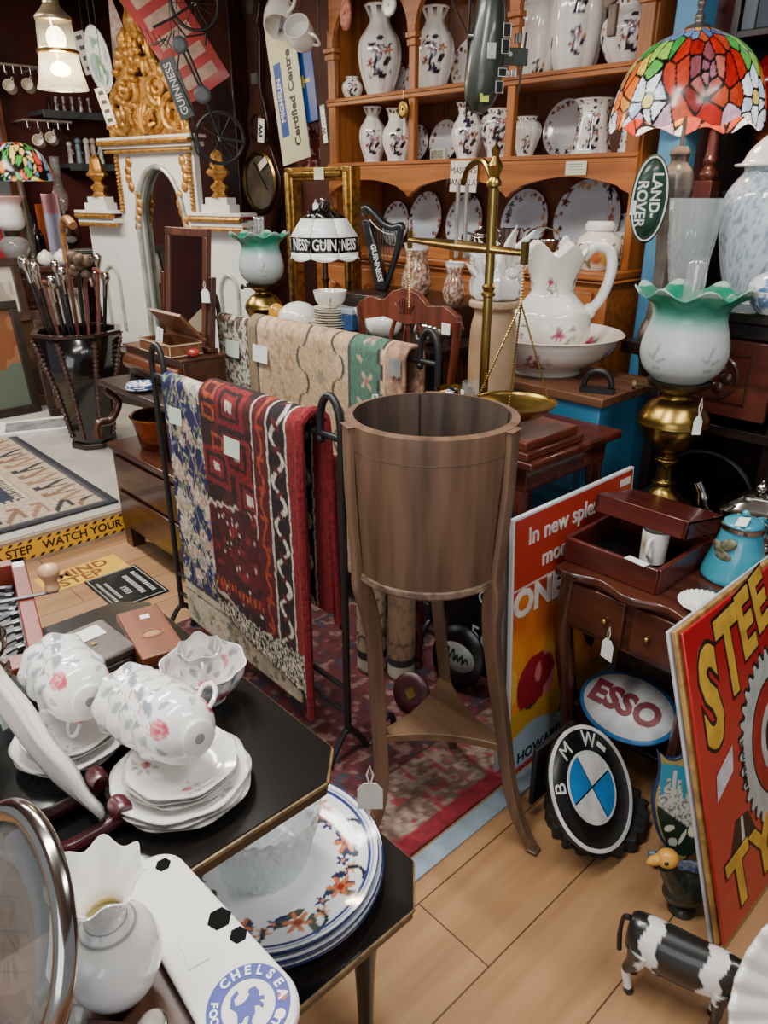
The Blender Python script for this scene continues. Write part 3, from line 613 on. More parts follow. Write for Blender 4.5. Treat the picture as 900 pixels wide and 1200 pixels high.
# the blue rug's label
bl=[o for o in bpy.data.objects if o.name=='hanging_rug'][0]; sticker(bl, FR((-.235,-.034,-.09),(1,0,.06),(0,.08,1)),.075,.05,GREENP)
rug_stand('black iron rug stand with cane hooks, farther one holding the beige and cream rugs',-2.735,-1.512,1.60,.98,foot=(.1,.09))
c1=drape('hanging_rug','cream rug with fine brown flowers at the left end of the farther stand',-2.67,-2.40,1.60,.98,.75,.6,cream_floral,r=.020,k=4,amp=.001,nx=110,nl=220)
sticker(c1, FR((-.02,-.034,-.10),(1,0,0),(0,.08,1)),.095,.065,GREENP)
c2=drape('hanging_rug','worn beige rug with a green band hanging on the farther stand',-2.42,-1.58,1.60,.98,.88,.7,beige_persian,r=.040,k=5,amp=.003,thick=.012,nx=200,nl=220)
sticker(c2, FR((-.33,-.056,-.085),(1,0,0),(0,.08,1)),.095,.062,PAPER)
b=M()
for i in range(12):
    b.tube([(.36+.0045*i,-.0485,.005),(.362+.0045*i,-.053,-.02),(.36+.0048*i,-.054,-.045-.002*(i%5))],.0022,5)
fo=b.build('fringe',mat('#8d8f86',.9,c2='#5c625e'),c2); fo['kind']='stuff'
# ---------------------------------------------------------------- red floor rug and rolled rugs
t=thing('floor_rug','worn red patterned rug with beige border on the floor under the wooden planter','rug',(-1.55,1.22,0))
b=M(); b.grid(lambda a,q:((a-.5)*1.30,(q-.5)*1.30,.007),190,170)
def fl(uv,co):
    x=uv[:,0]*1.3; y=uv[:,1]*1.30; dx=1.3-x; c=np.tile(hx('#5e292c'),(len(x),1)); f=vnoise(x*130,y*130,2)
    mixc(c,vnoise(x*38,y*38,1)>.58,'#4d2226'); mixc(c,vnoise(x*46,y*46,5)>.72,'#7d5c54'); mixc(c,vnoise(x*30+7,y*30,6)>.74,'#3c3540')
    m=(dx<.22)&(dx>.045); c[m]=hx('#8f7a6c'); mixc(c,m&(vnoise(x*55,y*55,7)>.55),'#6b5248'); mixc(c,m&(vnoise(x*60,y*60,8)>.72),'#8c3a3e')
    mixc(c,(dx<.045),'#86202c'); mixc(c,np.abs(dx-.225)<.006,'#4a2a2c'); return c*(.75+.4*f[:,None])
b.build('pile',RUGM,t,solid=.01,paint=fl)
t=thing('threshold_strip','pale blue grey strip along the edge of the red floor rug','strip',(-.868,1.0,0)); b=M(); b.bx(-.025,.025,-.55,.55,.0,.006); b.build('strip',mat('#8fa0ab',.5,c2='#74858f',scale=12),t,bev=.002)
for i,(u,v,h,r,lab) in enumerate(((436,780,.62,.046,'cream rolled rug standing on end behind the planter, nearer the rug stand'),(470,789,.66,.042,'brownish rolled rug standing on end behind the planter, beside the cream roll'))):
    P=at(u,v,z=.02); t=thing('rolled_rug',lab,'rug',(P.x,P.y,.0125))
    b=M(); b.lathe([(0,.0),(r*.9,.0),(r,.01),(r,.03),(r*.99,.3),(r,h-.01),(r*.9,h),(0,h)],40)
    def rp(uv,co):
        z=co[:,2]; th=np.arctan2(co[:,1],co[:,0]); c=np.tile(hx('#b09c80' if i==0 else '#8a705a'),(len(z),1)); return c
    b2=M(); b2.lathe([(r*1.0,.012+h*j/120*.97) for j in range(121)],48,caps=False)
    def rp2(uv,co):
        z=co[:,2]; th=np.arctan2(co[:,1],co[:,0]); c=np.tile(hx('#ab967a' if i==0 else '#86694f'),(len(z),1)); mixc(c,vnoise(th*5,z*50,i)>.64,'#6d5a48')
        mixc(c,(z<.06),'#b3aa98'); mixc(c,(z>.055)&(z<.085),'#2a2628'); mixc(c,np.abs(z-.14-.006*np.sin(th*12))<.004,'#3c3434'); return c
    b.build('roll_ends',mat('#a8977e',.95,var=.15,scale=40),t,solid=0); b2.build('pile',RUGM,t,solid=.004,paint=rp2)
# black number board and round badges in the dark behind the planter
t=thing('number_board','black board with white lettering and 568 standing in the dark behind the planter','sign',X=FR((-1.24,1.60,.175),(1,0,0),(0,.05,1)))
b=M(); b.box((0,0,0),(.33,.34,.008)); b.build('board',BLACK,t,bev=.002)
for s_,q,xx,yy in (('C',.07,-.02,.11),('MS',.04,.05,.05),('568',.085,0,-.03)): text('lettering',s_,q,mat('#b9c0c4',.5),t,TR((xx,yy,.005)))
b=M(); b.box((.0,-.11,.005),(.13,.035,.002)); b.build('brass_strip',BRASS,t)
t=thing('round_badge','round black badge with grey oval and black script low behind the planter','sign',X=FR((-1.27,1.50,.112),(1,0,0),(0,.35,1)))
b=M(); b.disc(.10,40,2); b.build('plate',BLACK,t,solid=.008)
b=M(); b.disc(.07,40,1,sx=1,sy=.62,X=TR((0,0,.005))); b.build('oval',mat('#8b8d88',.4),t,solid=.001)
b=M(); b.tube([(x_,y_,.007) for x_,y_ in spl([(-.05,-.02),(-.04,.02),(-.03,-.015),(-.018,.02),(-.008,-.015),(.0,.008),(.008,-.012),(.018,.01),(.026,-.012),(.036,.008),(.048,-.005)],5)],.003,6); b.build('script_mark',BLACK,t)
t=thing('round_badge','maroon round badge with gold mark beside the grey oval badge on the floor','sign',X=FR(at(482,812,z=.072),(1,.2,0),(0,.4,1)))
b=M(); b.disc(.062,36,2); b.build('plate',mat('#3a1418',.4),t,solid=.008); b=M(); b.disc(.062,36,1,X=TR((0,0,.004))); b.v=[(x,y,z) for x,y,z in b.v]
b=M(); b.box((0,0,.005),(.03,.03,.002),X=Matrix.Rotation(.8,4,'Z')); b.build('gold_mark',BRASS,t)
# ================================================================ wooden planter on three legs
PL=wood('#715644','#4a3628',.42,'z',scale=4); PLI=wood('#54443a','#342822',.6,'z',scale=4); PLX=wood('#75583f','#4e3828',.42,'x',scale=4)
bc=Vector((-.995,1.06,0)); t=thing('planter_stand','tall round staved wooden planter on three long splayed legs with a triangular shelf','planter',bc)
ZT_,ZB_=1.04,.705; ra,rb=.176,.160
b=M(); b.lathe([(ra-.0165,ZT_),(ra,ZT_-.003),(ra+.001,ZT_-.03),(rb,ZB_),(rb-.012,ZB_-.004),(0,ZB_-.004)],72,m=0,caps=False)
b.lathe([(0,ZB_+.02),(rb-.018,ZB_+.02),(ra-.0175,ZT_-.03),(ra-.0165,ZT_)],72,m=1,caps=False); b.build('tub',[PL,PLI],t)
for a in (.9,2.5,4.0,5.5):
    b=M(); b.tube([((ra-.017)*cos(a),(ra-.017)*sin(a),ZT_-.004),((rb-.017)*cos(a),(rb-.017)*sin(a),ZB_+.03)],.0022,5)
    b.build('stave_joint',mat('#1b1310',.7),t)
b=M(); b.lathe([(rb+.003,ZB_-.006),(rb+.008,ZB_),(rb+.006,ZB_+.01),(rb+.001,ZB_+.012)],72,caps=False); b.build('lower_band',mat('#4a3426',.4,c2='#83705c',scale=40),t)
b=M(); b.lathe([(ra-.003,.985),(ra+.0005,.987),(ra-.003,.989)],72,caps=False); b.build('upper_band',mat('#3c281c',.5),t)
sk=Vector((.062,.045)); fr_=.225
for a in (R(12),R(250),R(131)):
    d=Vector((cos(a),sin(a))); n=Vector((-sin(a),cos(a)))
    pts=[(ra+.004,ZT_-.004,.019,.007),(ra+.002,.9,.019,.007),(rb+.006,ZB_+.02,.019,.008),(rb-.002,ZB_-.04,.018,.019),(rb-.012,.55,.015,.016),(.162,.33,.014,.015),(.172,.18,.0135,.014),(.192,.08,.013,.013),(fr_,0.011,.012,.011)]
    P=spl(pts,5); b=M(); vs=[]; fs=[]
    for (r,z,w,th) in P:
        k=max(0,(ZB_-z)/ZB_); off=sk*k
        for (i,j) in ((-1,-1),(1,-1),(1,1),(-1,1)):
            q=d*(r+j*th)+n*(i*w)+off; vs.append((q.x,q.y,z))
    m=len(P)
    for i in range(m-1):
        for j in range(4): fs.append((i*4+j,i*4+(j+1)%4,(i+1)*4+(j+1)%4,(i+1)*4+j))
    fs+=[(0,1,2,3),tuple((m-1)*4+j for j in (3,2,1,0))]
    b.add(vs,fs); b.build('leg',PL,t,bev=.003)
k=(ZB_-.29)/ZB_; off=sk*k; pts=[]
A=[R(12),R(131),R(250)]
for i in range(3):
    a0=A[i]; a1=A[(i+1)%3]+(2*pi if i==2 else 0); p0=Vector((cos(a0),sin(a0)))*.155; p1=Vector((cos(a1),sin(a1)))*.155; n0=Vector((-sin(a0),cos(a0)))*.014; n1=Vector((-sin(a1),cos(a1)))*.014
    s0=p0+n0; s1=p1-n1; mid=(p0+p1)*.5*.62
    for j in range(13):
        q=j/12; pts.append(tuple(s0*(1-q)**2+mid*2*q*(1-q)*1.0+s1*q*q+off))
b=M(); b.prism(pts,.272,.292); b.build('triangular_shelf',PLX,t,bev=.002)
b=M(); b.tube([(-.165,.02,ZT_-.06),(-.17,.005,ZT_+.004),(-.176,0,ZT_+.004),(-.183,0,ZT_-.03),(-.19,-.02,ZT_-.05)],.0022,5); b.build('string',STRING,t)
# ================================================================ right hand side
def twist_leg(x,y,z0,z1,r,name='leg',m=None,parent=None,n=12):
    b=M(); k=60; prof=[(r*(1+.0*j),z0+(z1-z0)*j/k) for j in range(k+1)]
    def rad(th,rr,z,q):
        e=1 if .12<q<.85 else 0
        return (rr*(1+.28*e*cos(2*th+q*2*pi*n/2)) if e else rr*(1.25 if (q<.04 or q>.93) else (.75+.45*abs(sin(q*60)))), z)
    b.lathe(prof,20,X=Matrix.Translation((x,y,0)),rad=rad); return b.build(name,m or WALNUTZ,parent)
# small table that carries the scale
t=thing('occasional_table','small mahogany table on twist turned legs carrying the brass scale','table',(-1.24,1.61,0))
b=M(); b.bx(-.222,.235,-.18,.245,.812,.835); b.build('table_top',MAHOG,t,bev=.006)
b=M(); b.bx(-.205,.205,-.155,.215,.745,.812); b.build('apron',MAHOG,t,bev=.003)
for sx in(-1,1):
    for sy in(-1,1): twist_leg(sx*.185,.03+sy*.165,0,.745,.018,'leg',MAHOGZ,t)
# balance scale
S0=Vector((-1.258,1.539,.836)); t=thing('balance_scale','brass beam balance with one round pan hanging on chains over a mahogany block','scale',S0)
b=M(); b.bx(-.024,.235,-.105,.145,0,.02); b.bx(-.02,.222,-.095,.133,.02,.044); b.build('base_block',wood('#6b3322','#4a2116',.3,'y',coat=.3),t,bev=.004)
top=at(572,205,y=S0.y).z-S0.z
b=M(); b.lathe(spl([(.019,.044),(.019,.05),(.014,.065),(.0125,.09),(.0125,.3)],3)+[(.0125,top*.56),(.018,top*.565),(.018,top*.575),(.013,top*.58),(.018,top*.6),(.012,top*.61),(.0125,top-.03),(.019,top-.025),(.019,top-.015),(.012,top-.005),(.02,top+.02),(.008,top+.04),(.012,top+.055),(0,top+.07)],24); b.build('pillar',BRASS,t)
Ec=Vector((-1.40,1.585,1.315))-S0; e1=(Vector((-1.12,1.496,1.315))-S0); e2=(Vector((-1.68,1.673,1.315))-S0)
b=M(); b.tube(spl([(0,0,top-.02),(Ec.x*.35,Ec.y*.35,top+.03),(Ec.x*.8,Ec.y*.8,top+.02),(Ec.x,Ec.y,top-.02)],6),.008,8); b.build('gooseneck',BRASS,t)
for o in (-.012,.012):
    b=M(); b.tube([(Ec.x+o,Ec.y+o*.3,top-.02),(Ec.x+o,Ec.y+o*.3,Ec.z-.03)],.0055,8); b.build('hanging_rod',mat('#b8b2a4',.3,.8),t)
b=M(); b.tube([e2,e2*.5+Ec*.5,Ec,e1*.5+Ec*.5,e1],[.006,.009,.012,.009,.006],8,flat=1.5); b.box(tuple(e1),(.014,.014,.05)); b.box(tuple(e2),(.012,.012,.05)); b.build('beam',BRASS,t,ang=60)
def chain(parent,a,c,r=.0022,name='chain'):
    a=Vector(a); c=Vector(c); n=max(8,int((c-a).length/.007)); b=M(); b.tube([a+(c-a)*(i/(2*n)) for i in range(2*n+1)],[r*(1.5 if i%2 else .6) for i in range(2*n+1)],6); return b.build(name,BRASS,parent)
ap=Vector((e1.x,e1.y,1.20-S0.z)); chain(t,e1-Vector((0,0,.02)),ap); chain(t,e2-Vector((0,0,.02)),e2-Vector((0,0,.2)))
pz=.957-S0.z
for a in (R(190),R(300),R(70)): chain(t,ap,(e1.x+.103*cos(a),e1.y+.103*sin(a),pz))
b=M(); PX=Matrix.Translation((e1.x,e1.y,0)); b.lathe(spl([(0,pz-.045),(.05,pz-.038),(.085,pz-.018),(.105,pz+.003)],6)+[(.108,pz+.004),(.106,pz+.0005)]+spl([(.083,pz-.0145),(.05,pz-.034),(0,pz-.041)],5),48,X=PX); b.build('pan',BRASS,t)
# things on the small table
t=thing('stoneware_crock','tall beige stoneware crock behind the scale pillar','crock',(-1.385,1.728,.836))
b=M(); b.lathe(spl([(.06,0),(.066,.02),(.070,.12),(.068,.24),(.058,.29),(.062,.305),(.074,.31),(.074,.325),(.066,.33)],5)+[(.058,.322),(.056,.2),(0,.19)],40); b.build('crock',mat('#b79b78',.35,c2='#8e7152',scale=6,coat=.3),t)
t=thing('flower_ornament','white porcelain ornament of spiky petals standing on the beige crock','ornament',(-1.385,1.728,1.1635))
b=M(); rr=random.Random(5); b.lathe(spl([(.05,0),(.066,.012),(.07,.05),(.055,.08),(.045,.10)],4)+[(0,.095)],24,rad=lambda th,r,z,q:(r*(1+.12*cos(7*th)),z))
for i in range(20):
    a=rr.uniform(0,2*pi); h=rr.uniform(.0,.12); l=rr.uniform(.06,.12); q=rr.uniform(.3,1.2)
    p=Vector((.045*cos(a),.045*sin(a),.05+h*.6)); d=Vector((cos(a)*q,sin(a)*q,1)).normalized()
    b.tube([p,p+d*l*.5,p+d*l],[.013,.011,.0015],6)
for i in range(16):
    a=rr.uniform(0,2*pi); b.ball((.06*cos(a),.06*sin(a),rr.uniform(.02,.12)),(.018,.018,.014),10)
b.build('petals',WHITE,t)
t=thing('glass_goblet','clear glass tumbler with a white sticker beside the scale pillar','glass',(-1.322,1.565,.836)); t.scale=(.7,.7,.8)
b=M(); b.lathe(spl([(.03,0),(.03,.004),(.007,.012),(.006,.03),(.02,.045),(.036,.07),(.04,.11),(.036,.16)],6)+[(.034,.16)]+spl([(.038,.11),(.034,.072),(0,.05)],5),36); b.build('bowl',CLEAR,t)
sticker(t,FR((-.012,-.039,.125),(1,-.3,0),(0,0,1)),.022,.02)
t=thing('brass_bowl','embossed brass bowl on small feet behind the black hook of the farther rug stand','bowl',(-1.40,1.655,.836)); t.location=(-1.415,1.60,.836); t.scale=(.85,.85,.85)
prof=spl([(.045,.02),(.06,.03),(.068,.06),(.063,.09),(.066,.10)],6)
b=M(); b.lathe(prof+[(.062,.10),(.060,.06),(0,.035)],48,rad=lambda th,r,z,q:(r*(1+.03*cos(10*th)*sin(q*pi*2)),z)); b.build('bowl',mat('#b59342',.3,1,c2='#6f5420',scale=60,bump=.5),t)
for a in (.6,2.7,4.8):
    b=M(); b.tube(spl([(.05*cos(a),.05*sin(a),.03),(.06*cos(a),.06*sin(a),.015),(.058*cos(a),.058*sin(a),0)],4),.006,6); b.build('foot',BRASS,t)
t=thing('puffin_ornament','little white and black puffin ornament with yellow bill behind the planter rim','ornament',(-1.325,1.487,.836),R(200))
b=M(); b.lathe(spl([(.018,0),(.026,.01),(.03,.04),(.024,.075),(.012,.09)],5)+[(0,.092)],24)
b.ball((0,0,.105),(.021,.021,.022),20,k=14)
def pf(uv,co):
    c=np.tile(hx('#15161a'),(len(co),1)); m=(co[:,0]>.004)&(co[:,2]<.08); c[m]=hx('#e8e6e0'); d=(np.abs(co[:,1])>.006)&(co[:,0]>-.008)&(co[:,2]>.09)&(co[:,2]<.118); c[d]=hx('#eceae4'); return c
b.build('body',POT,t,paint=pf); b=M(); b.tube([(.016,0,.106),(.03,0,.104),(.042,0,.098)],[.010,.008,.002],10); b.build('bill',mat('#dfae3c',.4),t)
# mahogany chair tucked under the long table
t=thing('mahogany_chair','reddish mahogany dining chair with carved crest and pierced loop back','chair',(-1.755,1.75,0))
CH=wood('#6e3320','#4c2014',.3,'z',coat=.3)
for s in (-1,1):
    b=M(); b.tube(spl([(s*.165,.02,0),(s*.17,.0,.43),(s*.19,-.005,.8),(s*.215,-.012,1.0),(s*.225,-.018,1.085)],5),.017,8,flat=.8); b.build('back_post',CH,t)
    b=M(); b.tube([(s*.19,.32,0),(s*.19,.32,.42)],[.014,.02],10); b.build('leg',CH,t)
pts=[(-.24,1.06),(-.225,1.10),(-.17,1.125),(-.10,1.118),(-.06,1.15),(0,1.165),(.06,1.15),(.10,1.118),(.17,1.125),(.225,1.10),(.24,1.06),(.2,1.045),(.1,1.065),(0,1.05),(-.1,1.065),(-.2,1.045)]
b=M(); b.prism(pts,-.011,.011,X=TR((0,-.012,0),pi/2)); 
for k in range(-3,4): b.tube([(k*.008,-.022,1.085),(k*.014,-.025,1.115),(k*.012,-.023,1.14-.004*k*k)],.004,6)
b.build('crest_rail',CH,t,bev=.004)
b=M()
for s in (-1,1):
    b.tube(spl([(s*.02,-.006,.5),(s*.045,-.006,.65),(s*.02,-.006,.78),(s*.055,-.008,.9),(s*.075,-.01,1.0),(s*.05,-.012,1.07)],6),.013,8,flat=.6)
    b.tube(spl([(s*.0,-.006,.78),(s*.03,-.008,.88),(s*.015,-.01,.98),(s*.0,-.012,1.06)],5),.009,8,flat=.6)
b.build('pierced_splat',CH,t)
b=M(); b.bx(-.185,.185,-.01,.015,.47,.51); b.build('lower_rail',CH,t,bev=.004)
b=M(); b.bx(-.21,.21,.01,.34,.41,.445); b.build('seat_frame',CH,t,bev=.006)
b=M(); b.bx(-.19,.19,.03,.33,.446,.475); b.build('seat',mat('#5b2a26',.8,var=.1),t,bev=.012)
sticker(t,FR((.19,-.031,1.06),(1,0,0),(0,0,1)),.034,.034)
# blue cabinet with jug and basin
BLUE=mat('#3f86ad',.5,c2='#2f6f95',scale=5,bump=.05); BLUED=mat('#2f6a8c',.5,c2='#265a78',scale=5)
t=thing('blue_cabinet','bright blue painted cabinet with worn brown wooden top holding the jug and basin','cabinet',(-1.315,2.05,0))
b=M(); b.bx(-.205,.205,-.155,.18,.05,.872); b.build('carcass',BLUE,t,bev=.004)
b=M(); b.bx(-.215,.22,-.17,.185,.872,.9); b.build('top',wood('#7d5236','#4f3222',.5,'x'),t,bev=.004)
for z in (.66,.45,.24):
    b=M(); b.bx(-.175,.175,-.167,-.155,z-.085,z+.085); b.bx(-.15,.15,-.171,-.165,z-.062,z+.062,1); d=b.build('drawer',[BLUED,BLUE],t,bev=.003)
    for s in (-.1,.1):
        k=M(); k.box((s,-.172,z+.025),(.03,.004,.012)); k.tube(spl([(s-.014,-.174,z+.025),(s-.01,-.178,z-.005),(s,-.178,z-.012),(s+.01,-.178,z-.005),(s+.014,-.174,z+.025)],4),.003,6); k.tube([(s,-.175,z+.03),(s,-.175,z+.055)],[.008,.002],6); k.build('drop_handle',IRON,d)
for sx in(-1,1):
    for sy in(-.14,.165):
        b=M(); b.bx(sx*.18-.02,sx*.18+.02,sy-.02,sy+.02,0,.05); b.build('foot',BLUE,t)
JB=Vector((-1.43,2.07,.901)); t=thing('wash_basin','wide white wash basin with pink rose sprays on the blue cabinet','basin',JB,R(-120))
prof=spl([(.10,0),(.103,.012),(.115,.02),(.165,.05),(.192,.085),(.205,.108),(.212,.112)],7)+[(.208,.114)]+spl([(.188,.088),(.16,.055),(.1,.024),(0,.02)],5)
b=M(); b.lathe(prof,120)
def bp_(uv,co):
    th=np.arctan2(co[:,1],co[:,0]); z=co[:,2]; r=np.hypot(co[:,0],co[:,1]); c=np.tile(hx('#ebe5da'),(len(z),1)); x=th*.2; y=r
    for k in range(5):
        x0=-.55+.25*k; y0=.165
        for j in range(9): leaf(c,x,y,x0+random.Random(j+k).uniform(-.06,.06),y0+random.Random(9*j+k).uniform(-.03,.03),.014,.007,j,'#7d8570' if j%2 else '#9a9a8a')
        flower(c,x,y,x0-.01,y0,.026,'#b8557a',6,'#8c2f57'); flower(c,x,y,x0+.03,y0+.004,.02,'#d9d3c6',5,'#b9a98a'); flower(c,x,y,x0-.045,y0-.01,.012,'#c98a9a',5,'#a84a6a')
    return c
b.build('bowl',POT,t,paint=bp_); t.scale=(1.13,1.13,1.13)
t=thing('wash_jug','large white scalloped water jug with rose sprays standing in the wash basin','jug',JB+Vector((-.0,.0,.0245)),R(40))
prof=[(.07,0),(.075,.008),(.085,.02),(.118,.075),(.128,.12),(.118,.17),(.085,.205),(.068,.23),(.072,.27),(.088,.32),(.10,.355)]
def jr(th,r,z,q):
    fl=1+.05*cos(6*th)*min(1,max(0,q*1.4-.2))*(1-.5*q); lip=max(0,(q-.72)/.28); sp=max(0,cos(th-pi))**3
    return (r*fl+lip*lip*.05*sp, z+lip*(.018*cos(6*th)+.025*sp))
o=spl(prof,7); b=M(); b.lathe(o,120,rad=jr,caps=False); b.lathe([(r-.004,z+.003) for r,z in o[::-1][:50]],120,rad=lambda th,r,z,q:jr(th,r,z,1-q*.7),caps=False); b.add([(.07*cos(2*pi*i/40),.07*sin(2*pi*i/40),0) for i in range(40)],[tuple(range(40))[::-1]])
def jp(uv,co):
    th=np.arctan2(co[:,1],co[:,0]); z=co[:,2]; c=np.tile(hx('#efe9df'),(len(z),1)); rr=random.Random(2)
    for k in range(5):
        for (x0,y0,s) in ((-.32+.17*k,.10,1),(-.36+.16*k,.255,.75)):
            x=th*.12
            for j in range(8): leaf(c,x,z,x0+rr.uniform(-.045,.045)*s,y0+rr.uniform(-.04,.04)*s,.011*s,.005*s,rr.uniform(0,3),rr.choice(['#7d8570','#5f6a58','#a39c8e']))
            flower(c,x,z,x0-.02*s,y0+.01*s,.022*s,'#c2567c',6,'#8f2f58'); flower(c,x,z,x0+.022*s,y0,.018*s,'#d4ccc0',6,'#b4a48c'); flower(c,x,z,x0-.0*s,y0-.03*s,.014*s,'#b98d92',5,'#8e5a6a')
    return c
b.build('body',POT,t,paint=jp)
b=M(); b.tube(spl([(.085,0,.33),(.12,0,.365),(.165,0,.35),(.175,0,.29),(.155,0,.215),(.125,0,.175),(.105,0,.16)],7),.0155,12,flat=1.1); b.ball((.12,0,.17),(.022,.022,.025)); b.build('handle',WHITE,t)
P=at(716,446,z=.901); t=thing('iron_trivet','small black cast iron bracket lying on the right corner of the blue cabinet','bracket',(-1.15,1.935,.901),R(20))
b=M(); b.tube([(.04*cos(a),0,.02+.045*abs(sin(a))) for a in np.linspace(0,pi,14)],.009,8); b.bx(-.05,.05,-.012,.012,0,.016); b.build('bracket',IRON,t)
# big film style board leaning beside the small table
BW=.54; t=thing('poster_board','tall printed board in flame orange and red with white headline leaning by the side table','poster',X=FR((-.934,1.57,.372),(0,1,0),(-.06,0,1)))
b=M(); b.box((0,0,0),(BW,.745,.012),0); b.build('board',mat('#d9dcdc',.5,var=.03),t,bev=.001)
b=M(); b.grid(lambda a,q:((a-.5)*(BW-.012),(q-.5)*.733,.0068),130,150)
def po(uv,co):
    a=uv[:,0]; y=uv[:,1]; c=np.tile(hx('#b03326'),(len(a),1)); n=vnoise(a*6,y*5,1)*.6+vnoise(a*14,y*11,2)*.4
    m=y<.72; fl=np.clip(n*1.5-.2+(.5-np.abs(y-.5)),0,1); c[m]=(hx('#8a1c14')*(1-fl[:,None])+hx('#e8902e')*fl[:,None])[m]
    mixc(c,m&(n>.62)&(y>.3),'#e8b648'); mixc(c,m&(n<.3)&(a>.35),'#1c1512'); d=np.hypot(a-.2,(y-.33)*1.3); mixc(c,(d<.16)&(n>.35),'#96202a'); mixc(c,(d<.16)&(n>.6),'#d8767a'); mixc(c,(y<.25)&(n<.5),'#4a3a20'); mixc(c,(y<.25)&(n>=.5),'#c9962e')
    mixc(c,y<.14+.03*np.sin(a*9),'#9fb6c6'); mixc(c,(y>.745)&(y<.752),'#d8cfc0'); return c
b.build('print',painted(.35),t,paint=po)
LW=mat('#e6e0d8',.5)
text('headline','In new splendor...',.062,LW,t,TR((.01,.31,.0075)),bold=.0012); text('headline','more than ever!',.062,LW,t,TR((.05,.235,.0075)),bold=.0012)
b=M(); b.box((.225,.34,.008),(.05,.02,.001)); b.build('price_label',PAPER,t)
text('title','ONE',.10,LW,t,TR((-.16,.135,.0075)),bold=.004)
text('credit_line','HOWARD',.045,BLACK,t,TR((-.13,-.335,.0075)),bold=.001)
t=thing('sign_board','thin pale edged sign standing behind the flame orange board','sign',X=FR((-.957,1.555,.36),(0,1,0),(-.06,0,1)))
b=M(); b.box((0,0,0),(.55,.72,.006)); b.build('board',mat('#9a9b98',.4,var=.05),t,bev=.001)
# side table
ST=wood('#4f2617','#2c140c',.28,'x',coat=.4); STZ=wood('#4f2617','#2c140c',.28,'z',coat=.4)
TX0,TX1,TY0,TY1,TZ=-.905,-.505,1.43,2.03,.6
t=thing('side_table','dark wooden side table with wavy moulded edge and curved legs','table',((TX0+TX1)/2,(TY0+TY1)/2,0)); cx,cy=(TX0+TX1)/2,(TY0+TY1)/2; w=(TX1-TX0)/2; h=(TY1-TY0)/2
pts=[]
for k in range(41):
    q=-w+2*w*k/40; e=q/w; pts.append((q,-h-.012*cos(e*7.5)-.006))
pts+=[(w,h),(-w,h)]
b=M(); b.prism(pts,TZ-.022,TZ); b.build('table_top',ST,t,bev=.006,segs=3)
b=M(); b.bx(-w+.02,w-.02,-h+.02,h-.015,TZ-.17,TZ-.022); b.build('apron',ST,t,bev=.002)
for s in (-1,1):
    b=M(); b.bx(s*.085-.075,s*.085+.075,-h+.008,-h+.022,TZ-.155,TZ-.035); d=b.build('drawer',ST,t,bev=.004)
    k=M(); k.ball((s*.085-s*.03,-h+.002,TZ-.1),.008,10); k.build('knob',BRASS,d)
for sx in(-1,1):
    for sy in(-1,1):
        b=M(); b.tube(spl([(sx*(w-.03),sy*(h-.03),TZ-.03),(sx*(w-.022),sy*(h-.025),TZ-.18),(sx*(w-.04),sy*(h-.035),.28),(sx*(w-.055),sy*(h-.045),.1),(sx*(w-.04),sy*(h-.035),.0)],6),[.026]*6+[.025]*4+list(np.linspace(.025,.014,11))+[.013]*4,10); b.build('leg',STZ,t)
b=M(); b.bx(-w+.05,w-.05,-h+.06,h-.04,.13,.15); b.build('under_shelf',DARKW,t,bev=.003)
price_tag('white card tag hanging from the side table drawer over the oval sign',(-.70-.035,TY0-.012,.502),.055,.036,R(-15),.035)
# open wooden box with mug
BX=wood('#57211a','#371310',.3,'x',coat=.3); bxw,bxd=.122,.125
t=thing('wooden_box','flat mahogany box with black lining standing open on the side table','box',(-.786,1.595,TZ+.001),0)
b=M(); b.bx(-bxw,bxw,-bxd,bxd,0,.006)
for s in (-1,1): b.bx(-bxw,bxw,s*bxd-.006,s*bxd+.006,0,.062); b.bx(s*bxw-.006,s*bxw+.006,-bxd,bxd,0,.062)
b.build('tray',BX,t,bev=.002)
b=M(); b.bx(-bxw+.008,bxw-.008,-bxd+.008,bxd-.008,.007,.009); b.build('lining',BLACK,t)
b=M(); LDX=TR((0,-.02,.1015),-R(12))
b.bx(-bxw,bxw,0,.012,0,.045,X=LDX); b.bx(-bxw,bxw,.188,.2,0,.045,X=LDX); b.bx(-bxw,-bxw+.012,0,.2,0,.045,X=LDX); b.bx(bxw-.012,bxw,0,.2,0,.045,X=LDX); b.bx(-bxw,bxw,0,.2,.037,.046,X=LDX); b.build('lid',BX,t,bev=.002)
t=thing('china_mug','white mug with brown portrait panel standing in the open wooden box','mug',(-.745,1.60,TZ+.011),R(-80))
b=M(); b.lathe([(.027,0),(.031,.003),(.032,.05),(.033,.084),(.031,.084),(.029,.01),(0,.008)],40)
def mg(uv,co):
    th=np.arctan2(co[:,1],co[:,0]); z=co[:,2]; c=np.tile(hx('#e9e6df'),(len(z),1))
    for t0,cc in ((-.9,'#9a7f58'),(2.2,'#8c7a5a')):
        d=((th-t0+pi)%(2*pi)-pi)*.032; mixc(c,(np.abs(d)<.017)&(z>.01)&(z<.078),cc); mixc(c,(np.hypot(d/.008,(z-.055)/.012)<1),'#c9b08a'); mixc(c,(np.abs(d)<.011)&(z>.01)&(z<.042),'#3a2c26')
    return c
b.build('cup',POT,t,paint=mg); b=M(); b.tube(spl([(.031,0,.07),(.05,0,.068),(.054,0,.04),(.032,0,.02)],5),.0045,8); b.build('handle',WHITE,t)
t=thing('folded_ticket','folded white ticket lying on the front edge of the open box','ticket',(-.72,1.47,TZ+.0635),R(-8)); b=M(); b.box((0,0,.001),(.055,.02,.002)); b.build('card',PAPER,t)
